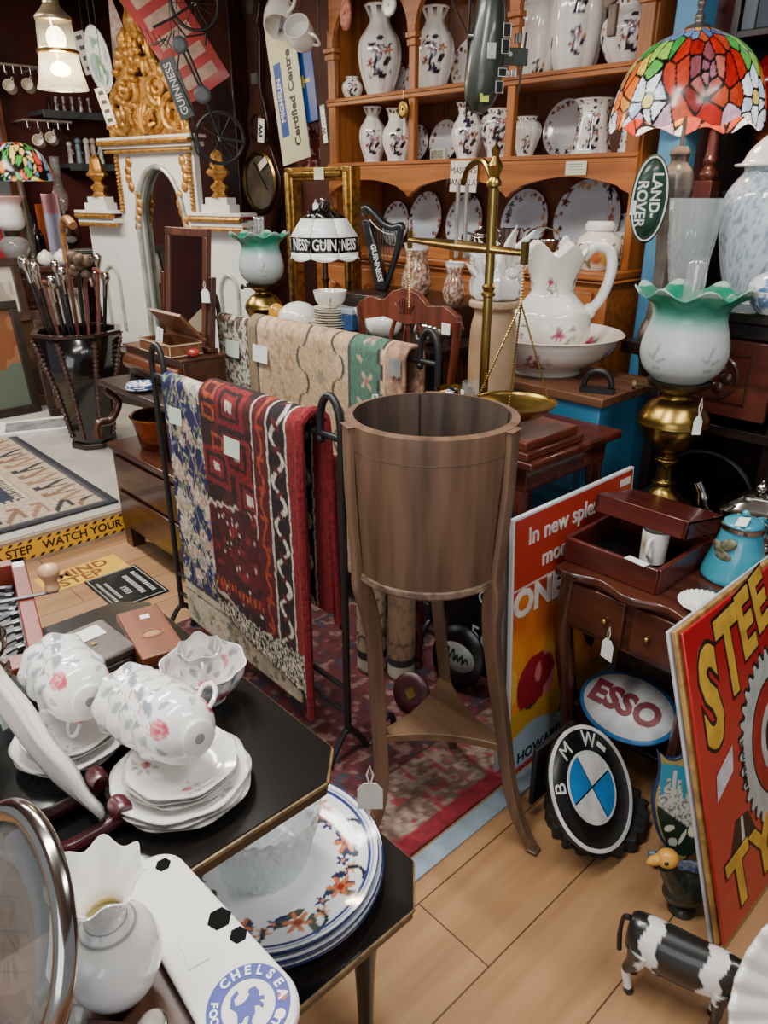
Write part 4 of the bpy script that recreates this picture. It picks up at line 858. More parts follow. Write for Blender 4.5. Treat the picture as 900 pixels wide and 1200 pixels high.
# green oil lamp
def oil_lamp(name,label,P,s=1,metal=BRASS,tag_=True):
    t=thing(name,label,'lamp',P)
    b=M(); b.lathe(spl([(.062,0),(.064,.006),(.058,.014),(.034,.035),(.026,.05),(.03,.056),(.022,.062),(.02,.10),(.027,.108),(.03,.118),(.022,.125),(.03,.14)],4),40); b.build('foot',metal,t)
    b=M(); b.lathe(spl([(.03,.14),(.055,.155),(.075,.185),(.084,.21),(.087,.213),(.085,.22),(.08,.235),(.06,.262),(.038,.275),(.036,.285)],5),72,rad=lambda th,r,z,q:(r*(1+(.012*cos(36*th) if q<.42 else 0)),z)); b.build('font',metal,t)
    b=M(); b.lathe([(.036,.285),(.05,.295),(.072,.308),(.075,.318),(.05,.322),(.034,.318)],40); b.build('gallery',mat('#5d4f38',.4,1,c2='#3c3224'),t)
    b=M(); b.tube([(-.03,-.02,.30),(-.085,-.05,.30)],.004,6); b.lathe([(0,-.004),(.012,-.004),(.012,.004),(0,.004)],14,X=TR((-.088,-.052,.30),0,pi/2,.5)); b.build('winder',mat('#6e5f44',.4,1),t)
    sh=spl([(.058,.322),(.066,.328),(.088,.35),(.099,.385),(.094,.425),(.083,.465),(.086,.49),(.104,.512),(.128,.528)],8)
    def wv(th,r,z,q):
        k=max(0,(q-.72)/.28)**1.3; return (r*(1+.05*k*cos(8*th)), z+.012*k*cos(8*th+.6))
    b=M(); b.lathe(sh,128,rad=wv,caps=False)
    def sp(uv,co):
        z=co[:,2]; c=np.tile(hx('#d3dcda'),(len(z),1)); k=np.clip((z-.44)/.065,0,1)[:,None]; c=c*(1-k)+hx('#1d9878')*k
        th=np.arctan2(co[:,1],co[:,0]); 
        for i in range(5):
            x=((th-i*1.2566+.5+pi)%(2*pi)-pi)*.09
            for (ax,ay,l,r_) in ((0,.40,.018,1.2),(.012,.38,.012,.4),(-.013,.385,.012,-.5),(.0,.36,.012,0)): leaf(c,x,z,ax,ay,l,.004,r_,'#a9b4b2')
        mixc(c,z>.5275,'#bfe0d4'); return c
    g=painted(.3,coat=.3,trans=.35); b.build('glass_shade',g,t,paint=sp,solid=.003)
    b=M(); b.lathe([(.022,.322),(.03,.34),(.034,.37),(.024,.42),(.0225,.58),(.0235,.60)],32,caps=False); b.build('chimney',CLEAR,t,solid=.0015)
    t.scale=(s,s,s); return t
t=thing('lamp_stand','slim dark round stand behind the side table carrying the green shaded oil lamp','stand',(-.925,1.955,0))
b=M(); b.lathe([(0,.604),(.085,.604),(.088,.612),(.085,.62),(0,.62)],40,X=TR((.015,-.01,0))); b.build('top',DARKW,t); b=M(); b.tube([(0,0,.02),(0,0,.604)],.011,10); b.build('column',DARKWZ,t); b=M(); b.lathe([(0,0),(.019,0),(.019,.012),(.012,.03),(0,.03)],20); b.build('foot',DARKW,t)
oil_lamp('oil_lamp','brass oil lamp with green fading to frosted glass frilled shade, behind the side table',(-.910,1.945,.6215),1.12)
price_tag('long white tag hanging from the winder of the nearer green shaded oil lamp',(-.818,1.895,.955),.05,.022,R(45),.05)
# teapot and kettle
t=thing('turquoise_kettle','turquoise blue pottery jug with silver band and dark embossed leaves on the side table','jug',(-.580,1.685,TZ+.001),R(-100))
b=M(); b.lathe(spl([(.07,0),(.074,.006),(.072,.02),(.058,.07),(.047,.11),(.045,.135)],6),48)
tq=mat('#3f9db0',.3,c2='#2b7f99',scale=14,coat=.5); b.build('body',tq,t)
b=M(); b.lathe([(.046,.126),(.049,.128),(.049,.138),(.046,.14)],48,caps=False); b.build('silver_band',SILVER,t)
b=M(); b.lathe(spl([(.045,.138),(.04,.146),(.02,.154),(.006,.157)],4)+[(0,.157)],40); b.ball((0,0,.165),.008,12); b.build('lid',tq,t)
for (a,z,rz) in ((-.35,.085,.4),(.1,.10,-.5),(-.05,.07,.1)):
    b=M(); b.ball((0,0,0),(.022,.007,.014),14,X=TR((.056*cos(a),.056*sin(a),z),0,rz,a+pi/2)); b.build('embossed_leaf',mat('#77725a',.5,c2='#423d30',scale=80,bump=.4),t)
b=M(); b.tube(spl([(-.045,0,.13),(-.085,0,.125),(-.09,0,.08),(-.06,0,.05)],5),.008,8); b.build('handle',tq,t)
b=M(); b.box((0,0,0),(.032,.026,.001),X=TR((.028,.012,.1545),.25,.35,.3)); b.build('price_label',PAPER,t)
t=thing('silver_teapot','squat silver teapot with stepped lid behind the turquoise jug','teapot',(-.625,1.89,TZ+.001),R(20))
sq=lambda n:[(x,y) for x,y in n]
b=M(); 
def octr(th,r,z,q): e=(abs(cos(th))**5+abs(sin(th)*1.45)**5)**(-1/5); return (r*e,z)
b.lathe(spl([(.05,0),(.055,.01),(.05,.02),(.075,.05),(.085,.09),(.088,.10)],4),64,rad=octr); b.build('body',SILVER,t)
b=M(); b.lathe([(.09,.10),(.092,.104),(.07,.115),(.068,.12),(.045,.132),(.043,.138),(.012,.146),(0,.147)],64,rad=octr); b.lathe(spl([(.006,.146),(.012,.152),(.016,.16),(.01,.17),(.003,.176),(0,.18)],3),16); b.build('lid',SILVER,t)
b=M(); b.tube(spl([(-.08,0,.05),(-.12,0,.07),(-.135,0,.12),(-.15,0,.15)],5),[.017]*5+[.013]*5+[.010]*6,10); b.build('spout',SILVER,t)
b=M(); b.tube(spl([(.085,0,.09),(.13,0,.1),(.135,0,.05),(.08,0,.03)],5),.008,8); b.build('handle',IRON,t)
# dark carved cabinet
DK=wood('#1e1310','#100a08',.3,'x',coat=.3); CZ=1.15; CX0,CX1,CY0,CY1=-1.07,-.28,2.105,2.46
t=thing('dark_cabinet','near black wooden cabinet with carved red brown drawer and open recess','cabinet',((CX0+CX1)/2,(CY0+CY1)/2,0)); w=(CX1-CX0)/2; h=(CY1-CY0)/2
b=M(); b.bx(-w-.012,w+.012,-h-.015,h,CZ-.03,CZ); b.build('top',DK,t,bev=.006)
b=M(); b.bx(-w,-w+.03,-h,h,0,CZ-.03); b.bx(w-.03,w,-h,h,0,CZ-.03); b.bx(-w,w,h-.02,h,0,CZ-.03); b.bx(-w,w,-h,h,.80,.83); b.bx(-w,w,-h,h,.06,.10); b.bx(-w,w,-h,-h+.02,CZ-.07,CZ-.03); b.bx(-.05,-.02,-h+.02,h-.02,.1,CZ-.03); b.build('carcass',DK,t,bev=.003)
for i,(xa,xb) in enumerate(((-w+.04,-.055),(-.015,w-.04))):
    b=M(); b.bx(xa,xb,-h-.002,-h+.02,.86,1.075); d=b.build('drawer',wood('#5a261a','#3a1610',.35,'x',coat=.2),t,bev=.004)
    k=M(); c=(xa+xb)/2
    k.tube([(c+.06*cos(a),-h-.004,.968+.06*sin(a)) for a in np.linspace(0,2*pi,24,endpoint=False)],.006,6,closed=True)
    for q in range(5):
        a=q*2*pi/5; k.ball((c+.03*cos(a),-h-.004,.968+.03*sin(a)),(.018,.007,.018),10)
    k.tube([(c-.09,-h-.003,.90),(c+.09,-h-.003,.90),(c+.09,-h-.003,1.036),(c-.09,-h-.003,1.036)],.004,6,closed=True); k.build('carved_rosette',mat('#3a1a13',.35,bump=.4,scale=60,coat=.2),d)
    k=M(); k.box((xa+.012,-h-.006,.975),(.022,.006,.03),X=None); k.ball((xa+.012,-h-.015,.975),(.012,.008,.012),10); k.build('handle',SILVER,d)
b=M(); b.tube([(.18+.15*cos(a)-.38,-h+.05,.58+.15*sin(a)) for a in np.linspace(pi,0,18)]+[(-.05,-h+.05,.1)],.008,8); b.build('iron_arch',IRON,t)
# on the dark cabinet
def blue_white(seed,body='#d6dde2',dens=.5,sc=60,c1='#6f86a6',c2='#9fb0c4'):
    def f(uv,co):
        th=np.arctan2(co[:,1],co[:,0]); z=co[:,2]; r=np.hypot(co[:,0],co[:,1]); x=th*.13; c=np.tile(hx(body),(len(z),1)); n=vnoise(x*sc*3,z*sc*3,seed); m=vnoise(x*sc,z*sc,seed+3)
        mixc(c,(n>.55)&(m>dens-.12),c2); mixc(c,(n>.5)&(m>dens+.08),c1); return c
    return f
t=CJ=thing('covered_jar','large blue and white covered temple jar with domed white lid on the dark cabinet','jar',(-.905,2.33,CZ+.001))
b=M(); b.lathe(spl([(.085,0),(.09,.02),(.12,.12),(.135,.22),(.13,.29),(.10,.335),(.092,.345),(.092,.36)],8),110); b.build('body',POT,t,paint=blue_white(3,'#c2ccd2',.40,95,'#8a9aac','#a9b6c2'))
b=M(); b.lathe(spl([(.118,.36),(.12,.366),(.10,.372),(.085,.40),(.05,.435),(.022,.448),(.018,.46),(.03,.478),(.028,.495),(.01,.51)],6)+[(0,.511)],64); b.build('lid',WHITE,t); t.scale=(.95,.95,1.0)
t=thing('covered_tureen','blue and white round covered box with scroll flowers in front of the temple jar','tureen',(-.765,2.14,CZ+.001))
b=M(); b.lathe(spl([(.05,0),(.055,.005),(.075,.03),(.082,.055),(.08,.06)],6),90); b.build('bowl',POT,t,paint=blue_white(7,'#d5dce0',.5,26,'#5d78a0','#8ea4c0'))
b=M(); b.lathe(spl([(.082,.06),(.08,.075),(.06,.095),(.03,.108),(0,.112)],6),90); b.build('lid',POT,t,paint=blue_white(9,'#d5dce0',.5,26,'#5d78a0','#8ea4c0'))
t=thing('crystal_vase','tall cut crystal vase on the dark cabinet behind the oil lamp','vase',(-1.035,2.15,CZ+.001))
b=M(); o=[(.035,0),(.037,.01),(.038,.03),(.048,.08),(.060,.16),(.070,.24),(.074,.28)]
b.lathe(spl(o,8)+[(.07,.28),(.058,.18),(.044,.08),(.03,.02),(0,.018)],96,rad=lambda th,r,z,q:(r*(1+(.05*abs(sin(8*th+z*70))*abs(sin(8*th-z*70)) if (.03<z<.2 and q<.8) else 0)),z)); b.build('vase',glass('#eef3f4',.05,.62),t,ang=12)
sticker(t,FR((-.044,-.056,.262),(1,-.8,0),(0,0,1)),.02,.02)
# stained glass lamp on pedestal
LP=Vector((-1.195,2.325,0)); pedz=1.0
t=thing('pedestal','slim dark pedestal standing behind the blue cabinet under the stained glass lamp','pedestal',LP)
b=M(); b.bx(-.07,.07,-.07,.07,0,.05); b.build('plinth',DARKW,t,bev=.004); b=M(); b.lathe(spl([(.055,.05),(.035,.1),(.03,.5),(.035,.9),(.06,.96)],5),24); b.build('column',DARKWZ,t); b=M(); b.bx(-.075,.075,-.075,.075,.96,pedz); b.build('top',DARKW,t,bev=.004)
lt=thing('stained_glass_lamp','table lamp with large domed stained glass shade of red rose, white lilies and green leaves','lamp',(LP.x,LP.y,pedz+.001))
sT=at(795,30,x=LP.x).z-pedz; sB=at(795,143,x=LP.x).z-pedz
BZ=mat('#7a726a',.35,.55,c2='#55504b')
b=M(); b.lathe(spl([(.052,0),(.054,.02),(.045,.05),(.036,.08),(.03,.2),(.036,.3),(.045,.42),(.05,.46),(.045,.50),(.026,.525),(.026,.54),(.03,.55),(.02,.57)],5),60,rad=lambda th,r,z,q:(r*(1+(.07*cos(6*th)*sin(pi*min(1,max(0,(q-.2)/.6))))),z)); b.build('stem',BZ,lt)
b=M(); b.tube([(0,0,.56),(0,0,sT+.03)],.006,8); b.build('rod',BZ,lt)
RS=.213
dome=spl([(1.0,0),(.985,.14),(.93,.36),(.80,.62),(.60,.82),(.36,.94),(.20,1.0)],17); dome=[(r*RS,sB+(sT-sB)*z) for r,z in dome]
b=M(); b.lathe(dome,420,caps=False,rad=lambda th,r,z,q:(r,z-(.012*(1+cos(9*th))*(1-q/.12) if q<.12 else 0)))
tow=math.atan2(-LP.y,-LP.x)   # direction that faces the aisle
def tiff(uv,co):
    th=(np.arctan2(co[:,1],co[:,0])-tow+pi)%(2*pi)-pi; y=uv[:,1]; x=th/1.05; rr=random.Random(12); st=[]   # x positive to the right seen from aisle
    # rose: rings of petals, its centre right of the middle
    for (cx,cy,S,pal) in ((.20,.40,1.15,['#9c120e','#b02010','#8c1610','#a8341c','#80201c','#b4441e']),(-2.2,.38,1.15,['#a81e16','#c23018','#b8452a']),(2.5,.4,1.1,['#d8722a','#c2482a'])):
        for k in range(3): st.append((cx+.05*S*cos(k*2.1),cy+.03*S*sin(k*2.1),['#8a5a66','#7a4a58','#9a6a6c'][k]))
        for k in range(5): st.append((cx+.14*S*cos(k*1.257+.3),cy+.10*S*sin(k*1.257+.3),rr.choice(['#8a4a4c','#9c5a52','#7c4048','#a8584a'])))
        for k in range(6): st.append((cx+.27*S*cos(k*1.047),cy+.19*S*sin(k*1.047),pal[k%len(pal)]))
        for k in range(8): st.append((cx+.42*S*cos(k*.785+.2),cy+.29*S*sin(k*.785+.2),pal[(k*2+1)%len(pal)]))
    far=lambda x,y: all(np.hypot((x-c)/.55,(y-.40)/.38)>1 for c in (.22,-2.2,2.5))
    def put(x,y,c):
        if far(x,y): st.append((x,y,c))
    for (cx,cy) in ((-.50,.2),(.92,.22),(-1.5,.22),(1.75,.2)):
        st.append((cx,cy,'#d8c060'))
        for k in range(6): st.append((cx+.17*cos(k*1.047+.5),cy+.13*sin(k*1.047+.5),'#e8eef4' if k%3 else '#c3d2ea'))
    for (cx,cy) in ((-.98,.25),(1.38,.3),(-2.95,.3)):
        for k in range(8): put(cx+rr.uniform(-.2,.2),cy+rr.uniform(-.24,.24),rr.choice(['#e8741c','#f09a2a','#d85a18']))
    for k in range(34): put(-3+6*k/34+rr.uniform(-.05,.05),rr.uniform(.56,.72),rr.choice(['#3f9a3a','#63b048','#8cc04a','#2f8a3c']))
    for k in range(22): put(-3+6*k/22,rr.uniform(.42,.54),rr.choice(['#d8cc5a','#5aa84a','#e0b84a','#8fc04e']))
    for k in range(24): st.append((-3+6*k/24,rr.uniform(.76,.83),rr.choice(['#4f6a9c','#6a7fa8','#7a7f96','#5a86b8'])))
    for k in range(14): st.append((-3+6*k/14,rr.uniform(.90,.95),rr.choice(['#e08a2a','#e8a03a','#d87024'])))
    for k in range(22): put(-3+6*k/22,rr.uniform(.0,.08),rr.choice(['#dfe6ee','#8fb0d8','#e8e4e0','#c9a0b0']))
    S=np.array([(a,b_) for a,b_,_ in st]); K=np.array([hx(q) for *_,q in st]); p=np.c_[x,y]
    D=((p[:,None,0]-S[None,:,0])**2+((p[:,None,1]-S[None,:,1])*1.0)**2)**.5; i1=np.argsort(D,1)[:,:2]; d1=np.take_along_axis(D,i1,1)
    c=K[i1[:,0]].copy(); c*= (.85+.25*vnoise(x*24,y*24,3))[:,None]; m=(d1[:,1]-d1[:,0])<.02; c[m]=hx('#0e0c0a'); return c
sh=b.build('glass_shade',painted(.25,emis=.5,coat=.15),lt,paint=tiff,solid=.003)
b=M(); b.lathe(spl([(.045,sT),(.03,sT+.012),(.012,sT+.02),(.014,sT+.035),(.007,sT+.05),(.012,sT+.065),(.004,sT+.085)],4)+[(0,sT+.088)],24); b.build('finial',BZ,lt)
l=bpy.data.lights.new('lamp_bulb','POINT'); l.energy=5; l.color=(1,.86,.66); l.shadow_soft_size=.05; o=bpy.data.objects.new('lamp_bulb',l); C.objects.link(o); o.location=(LP.x,LP.y,pedz+(sT+sB)/2)
t=thing('bed_post','slim turned dark red wooden post standing right of the stained glass lamp','post',(-1.215,2.57,0))
b=M(); b.bx(-.03,.03,-.03,.03,0,1.48); b.lathe(spl([(.025,1.48),(.03,1.5),(.018,1.52),(.024,1.54),(.018,1.58),(.017,1.8),(.025,1.85)],4),20); b.build('post',MAHOGZ,t,bev=.002)
# oval green sign on the dresser's right post
P=at(761,234,y=2.20); t=thing('hanging_oval_sign','narrow green oval metal sign with white lettering hung upright by the stained glass lamp','sign',X=FR(P,(.80,.60,0),(0.05,0,1)))
b=M(); b.disc(.122,48,2,sx=.44); b.build('plate',mat('#0f3a28',.3,coat=.3),t,solid=.006)
b=M(); b.tube([(.048*cos(a),.114*sin(a),.004) for a in np.linspace(0,2*pi,48,endpoint=False)],.0026,6,closed=True); b.build('white_border',mat('#e6e8e4',.4),t)
b=M(); XT=Matrix.Rotation(-pi/2,4,'Z'); WL=mat('#e6e8e4',.4); text('lettering','LAND-',.041,WL,t,XT@TR((-.012,.014,.004)),bold=.001); text('lettering','ROVER',.041,WL,t,XT@TR((.012,-.024,.004)),bold=.001)
sticker(t,FR((-.044,-.022,.0045),(1,0,0),(0,1,0)),.016,.04)
inv=t.matrix_world.inverted() if t.matrix_world!=Matrix.Identity(4) else FR(P,(.80,.60,0),(0.05,0,1)).inverted(); b=M(); b.tube([(0,.118,0),inv@Vector((LP.x-.045,LP.y-.06,pedz+.535))],.0015,5); b.build('hanging_string',STRING,t)
# dark bookcase on the right wall
t=thing('dark_bookcase','dark wooden wall shelf at the upper right holding books and a white framed picture','bookcase',(-.98,2.72,0))
b=M(); 
for z in (.05,1.45,1.90,2.6): b.bx(-.24,.24,-.1,.15,z-.02,z)
b.bx(-.26,-.24,-.1,.15,0,2.6); b.bx(.24,.26,-.1,.15,0,2.6); b.bx(-.26,.26,.15,.16,0,2.6); b.build('frame',DARKW,t,bev=.002)
rr=random.Random(3); x=-1.215
for i in range(7):
    w=rr.uniform(.035,.06); hh=rr.uniform(.26,.36); lab=['slate grey book at the left end of the high dark shelf','dark blue book, second from the left on the high dark shelf','black book, third from the left on the high dark shelf','white spined book on the high dark shelf','brown book right of the white spined book','green book near the right of the high dark shelf','maroon book at the right end of the row on the high shelf'][i]
    s=thing('book',lab,'book',(x+w/2,2.71,1.9005),0,'books on the high dark shelf'); b=M(); b.bx(-w/2,w/2,-.08,.08,0,hh); b.build('cover',mat(['#59636c','#2c3a4a','#1a1a1c','#dfe2e4','#4a3426','#2c3c34','#4a1f20'][i],.5),s,bev=.003); x+=w+.003
t=thing('red_glass_lamp','ruby red glass lamp on the dark shelf at the right edge, behind the covered jar','lamp',(-1.11,2.72,1.4505))
b=M(); b.lathe(spl([(.05,0),(.03,.03),(.02,.08),(.04,.12),(.05,.16),(.03,.2)],5),32); b.build('base',mat('#8a5230',.3,.8),t); b=M(); b.lathe(spl([(.03,.2),(.07,.24),(.09,.3),(.07,.36),(.03,.40)],5),32); b.build('shade',mat('#8c1418',.15,coat=.6),t)
# ---------------------------------------------------------------- signs on the floor
def ngon(o,n,a0=0,r=1): return [(o[0]+r*cos(a0+2*pi*i/n),o[1]+r*sin(a0+2*pi*i/n)) for i in range(n)]
t=thing('cast_base','black lumpy scalloped base with upright back, under the round roundel sign','stand',(-.668,1.35,0))
b=M(); pts=[]
for i in range(120):
    a=2*pi*i/120; r=.125+.012*abs(sin(9*a))+.004*sin(23*a); pts.append((r*cos(a)*.9,r*sin(a)*1.0))
b.prism(pts,0.001,.042); b.build('base_slab',mat('#141314',.6,bump=.8,scale=60,c2='#242322'),t,bev=.012)
b=M(); b.bx(-.124,-.110,-.12,.04,.042,.215); b.build('back_plate',mat('#141314',.6,bump=.5,scale=60),t,bev=.004)
nrm=Vector((.785,.05,.616)).normalized(); yv=(Vector((0,0,1))-nrm*nrm.z).normalized(); xv=yv.cross(nrm)
rot=R(0); r=.142; c0=Vector((-.655,1.275,.044+r*yv.z+.003))
t=thing('roundel_sign','round black sign with blue and white quarters, leaning low by the side table','sign',X=FR(c0,xv,yv))
b=M(); b.disc(r,72,2); b.build('plate',BLACK,t,solid=.012)
WS=mat('#e2e3e2',.3,coat=.2)
def ring(ro,ri,z,m,name,parent,n=72,z1=None):
    b=M(); b.lathe([(ri,z),(ro,z),(ro,z+.002),(ri,z+.002),(ri,z)],n,caps=False); return b.build(name,m,parent)
ring(r,r-.009,.006,WS,'outer_ring',t); ring(.083,.078,.006,WS,'inner_ring',t)
for k in range(4):
    b=M(); a0=k*pi/2+R(0); g=.0025
    pts=[(g if k in(0,3) else -g, g if k in(0,1) else -g)]; c=pts[0]
    pts=[c]+[(c[0]+.0745*cos(a0+q),c[1]+.0745*sin(a0+q)) for q in np.linspace(0,pi/2,14)]
    b.prism(pts,.006,.008); b.build('quarter',mat('#1f7fc4',.3,coat=.2) if k in(1,3) else WS,t)
b=M()
for ch,a in (('B',R(152)),('M',R(103)),('W',R(54))):
    addtext(b,ch,.05,TR((.1075*cos(a),.1075*sin(a),.0072),0,0,a-pi/2))
b.build('lettering',WS,t)
sticker(t,TR((.107*cos(R(30)),.107*sin(R(30)),.0075),0,0,R(28)-pi/2),.03,.012)
# oval sign lying on the under shelf
t=thing('oval_sign','white oval sign with blue rim and dark red letters lying under the side table','sign',X=FR((-.70,1.50,.245),(1,0,0),(0,.86,.5)))
b=M(); b.disc(.128,64,2,sy=.72); b.build('plate',mat('#2a6ea8',.3,coat=.2),t,solid=.008)
b=M(); b.disc(.118,64,1,sy=.70,X=TR((0,0,.005))); b.build('face',mat('#c9cbcc',.35),t,solid=.001)
b=M(); X=TR((-.008,-.0,.0065)); addtext(b,'ESSO',.085,X,bold=.004); b.build('lettering',mat('#6d1420',.35),t)
b=M(); b.bx(-.10,.10,.0,.1,-.16,-.1); 
t2=thing('wooden_crate','dark low wooden box on the under shelf propping the oval sign','box',(-.70,1.68,.1505)); b=M(); b.bx(-.11,.11,-.06,.14,0,.16); b.build('box',DARKW,t2,bev=.004)
# shield
P=at(772,1003,z=0); t=thing('shield_plaque','shield shaped painted plaque of a castle and green field beside the round roundel sign','plaque',X=FR((P.x+.022,P.y+.035,.155),(.83,.56,0),(-.28,.3,1)))
sh=[(-.065,.11),(-.045,.095),(-.02,.10),(0,.125),(.02,.10),(.045,.095),(.065,.11),(.058,.06),(.066,.0),(.05,-.07),(.02,-.11),(0,-.13),(-.02,-.11),(-.05,-.07),(-.066,0),(-.058,.06)]
shs=[p for p in spl([(x,y) for x,y in sh]+[sh[0]],4)][:-1]
b=M(); b.prism([(x*1.12,y*1.06) for x,y in shs],-.01,.003); b.build('backing',mat('#1d2f52',.4),t,bev=.003)
b=M(); b.prism(shs,.003,.006); b.build('gilt_edge',mat('#b8a25c',.4,.5),t)
b=M(); b.grid(lambda a,q:((a-.5)*.13*(.93 if q>.45 else .93*(.2+.8*(q/.45)**.6)),-.118+q*.205,.0068),60,80)
def shp(uv,co):
    x=co[:,0]; y=co[:,1]; c=np.tile(hx('#2a7f98'),(len(x),1)); n=vnoise(x*300,y*300,2)
    edge=.02-.6*x; k=(y<.035+.02*np.round(np.sin(x*260)))&(y>edge-.075); c[k]=hx('#b4b2a8'); mixc(c,k&(n>.6),'#6a6a62'); mixc(c,(np.abs(x+.03)<.004)&(y<.075)&(y>0),'#b4b2a8')
    g=y<-.015-.55*x-.03; c[g]=hx('#16281c'); leaf(c,x,y,-.03,-.06,.012,.007,.5,'#c9c6b4'); leaf(c,x,y,.0,-.075,.02,.004,1.2,'#c9c6b4'); leaf(c,x,y,.02,-.06,.01,.012,.2,'#d8d4b0'); leaf(c,x,y,-.02,-.09,.01,.01,.2,'#a8b0a0'); return c
b.build('painting',painted(.3,coat=.3),t,paint=shp)
b=M(); b.box((0,-.142,.0),(.12,.026,.012)); b.box((-.055,-.132,.0),(.03,.02,.014),X=None); b.build('scroll',mat('#2b4570',.4,c2='#8a93a0',scale=90),t,bev=.004)
# leaning enamel signs
def lean(y0,y1,Lh,xb,dz,name,label,thick,m,cat='sign'):
    # bottom edge at x=xb on the floor, leaning back so that the top rests on the table edge
    dx=-(xb-(-.495))*1.0; ang=math.asin(min(.9,(xb+.497)/ .605*1.0*.97)); up=Vector((-sin(ang),0,cos(ang)))
    X=FR(Vector((xb,(y0+y1)/2,.004))+up*(Lh/2)+Vector((dz*cos(ang),0,dz*sin(ang))),(0,1,0),up)
    t=thing(name,label,cat,X=X); b=M(); b.box((0,0,0),(y1-y0,Lh,thick)); b.build('plate',m,t,bev=.002); return t
lean(1.225,1.80,.70,-.315,0,'enamel_sign','white edged sign, hindmost of the stack of signs leaning on the side table',.006,mat('#c9ccd0',.3))
lean(1.23,1.80,.70,-.315,.011,'enamel_sign','rusty yellow edged sign between the white sign and the red tyre sign',.009,mat('#b98f4e',.5,c2='#6a4a2a',scale=30))
t=lean(1.237,1.80,.695,-.315,.0225,'enamel_sign','large red enamel sign with yellow letters and a white tyre, foremost of the leaning stack',.007,mat('#b01822',.22,c2='#a3141e',coat=.5,scale=3))
wd=1.80-1.237
YL=mat('#d9ae3e',.35); BK=mat('#1a0f10',.4)
def sl(b,ch,size,x,y,rz,m=0,sx=1,sy=1,bold=.004,z=.0042,slab=True):
    X=TR((x,y,z),0,0,rz)@Matrix.Diagonal((sx,sy,1,1)); addtext(b,ch,size,X,bold=bold,m=m)
for (m_,bo,z,nm) in ((BK,.012,.0040,'letter_outline'),(YL,.0065,.0046,'lettering')):
    for ch,x,y,rz,sx,sy in (('S',-wd/2+.075,.17,.02,1.0,1.75),('T',-wd/2+.175,.225,.08,.95,1.5),('E',-wd/2+.258,.262,.14,.85,1.2),('E',-wd/2+.335,.285,.2,.85,1.1),('T',-wd/2+.10,-.255,.06,1,1),('Y',-wd/2+.22,-.255,.06,1,1)):
        b=M(); sl(b,ch,.165,x,y,rz,0,sx,sy,bo,z); b.build(nm,m_,t)
tc=(.06,-.03); n=36
b=M(); pts=[]
for i in range(n*4):
    a=2*pi*i/(n*4); rr_=.205+(.0 if i%4<2 else -.014); pts.append((tc[0]+rr_*cos(a)*.92,tc[1]+rr_*sin(a)*1.05))
b.prism(pts,.0036,.0042); b.build('tyre_tread',BK,t)
b=M(); pts=[]
for i in range(n*4):
    a=2*pi*i/(n*4)+.02; rr_=.197+(.0 if i%4<2 else -.02); pts.append((tc[0]+rr_*cos(a)*.92,tc[1]+rr_*sin(a)*1.05))
b.prism(pts,.0043,.0047); b.build('tyre_wall',mat('#b9c2c0',.3,c2='#9aa6a4',scale=20),t)
for (ro,m_,z,nm) in ((.135,BK,.0049,'rim_line'),(.130,mat('#a3161f',.3),.0052,'wheel_face'),(.085,mat('#c4c9c8',.3),.0055,'hub_ring'),(.06,BK,.0058,'hub')):
    b=M(); b.disc(ro,64,1,X=TR((tc[0],tc[1],z)),sx=.92,sy=1.05); b.build(nm,m_,t)
b=M(); b.prism([(-wd/2+.06,-.20),(-wd/2+.11,-.12),(-wd/2+.17,-.13),(-wd/2+.2,-.2),(-wd/2+.12,-.215)],.0036,.0041); b.build('tyre_shadow',BK,t)
b=M(); b.prism([(-wd/2+.125,-.19),(-wd/2+.132,-.125),(-wd/2+.142,-.125),(-wd/2+.14,-.19)],.0043,.0046); b.build('highlight',mat('#c4c9c8',.3),t)
text('small_lettering','BRITISH MADE',.017,BK,t,TR((-wd/2+.175,-.02,.0055),0,0,pi/2))
b=M(); b.add([(-wd/2+.045,-.04,.0046),(-wd/2+.125,-.01,.0046),(-wd/2+.135,.045,.0046),(-wd/2+.055,.015,.0046)],[(0,1,2,3)]); b.build('price_label',mat('#d3d6dc',.5),t)
t=thing('ribbed_saucer','small white ribbed saucer lying on the table corner above the red tyre sign','plate',(-.563,1.495,TZ+.001)); b=M(); b.disc(.055,120,10,zf=lambda q,th:.003+.010*q**3+.0015*cos(30*th)*q); b.build('dish',WHITE,t,solid=.003)
# cow figurine
P=at(745,1150,z=0); t=thing('cow_figurine','black and white cow figurine standing on the wooden floor by the red sign','figurine',(P.x+.066,P.y+.012,0),R(14))
b=M()
def sect(path,n=20):
    vs=[];fs=[]
    for (x,z,ry,rz_) in path:
        for i in range(n):
            a=2*pi*i/n; vs.append((x,ry*cos(a),z+rz_*sin(a)*(1 if sin(a)>0 else 1.0)))
    for j in range(len(path)-1):
        for i in range(n): fs.append((j*n+i,j*n+(i+1)%n,(j+1)*n+(i+1)%n,(j+1)*n+i))
    fs+=[tuple(range(n))[::-1],tuple((len(path)-1)*n+i for i in range(n))]; return vs,fs
vs,fs=sect(spl([(-.093,.118,.010,.016),(-.088,.116,.026,.034),(-.065,.112,.034,.042),(-.02,.108,.037,.046),(.03,.109,.035,.046),(.07,.114,.030,.043),(.095,.122,.022,.034),(.12,.135,.016,.025),(.135,.145,.014,.02),(.15,.147,.015,.018),(.175,.135,.012,.014),(.195,.124,.010,.010),(.20,.122,.006,.006)],12),56); b.add(vs,fs)
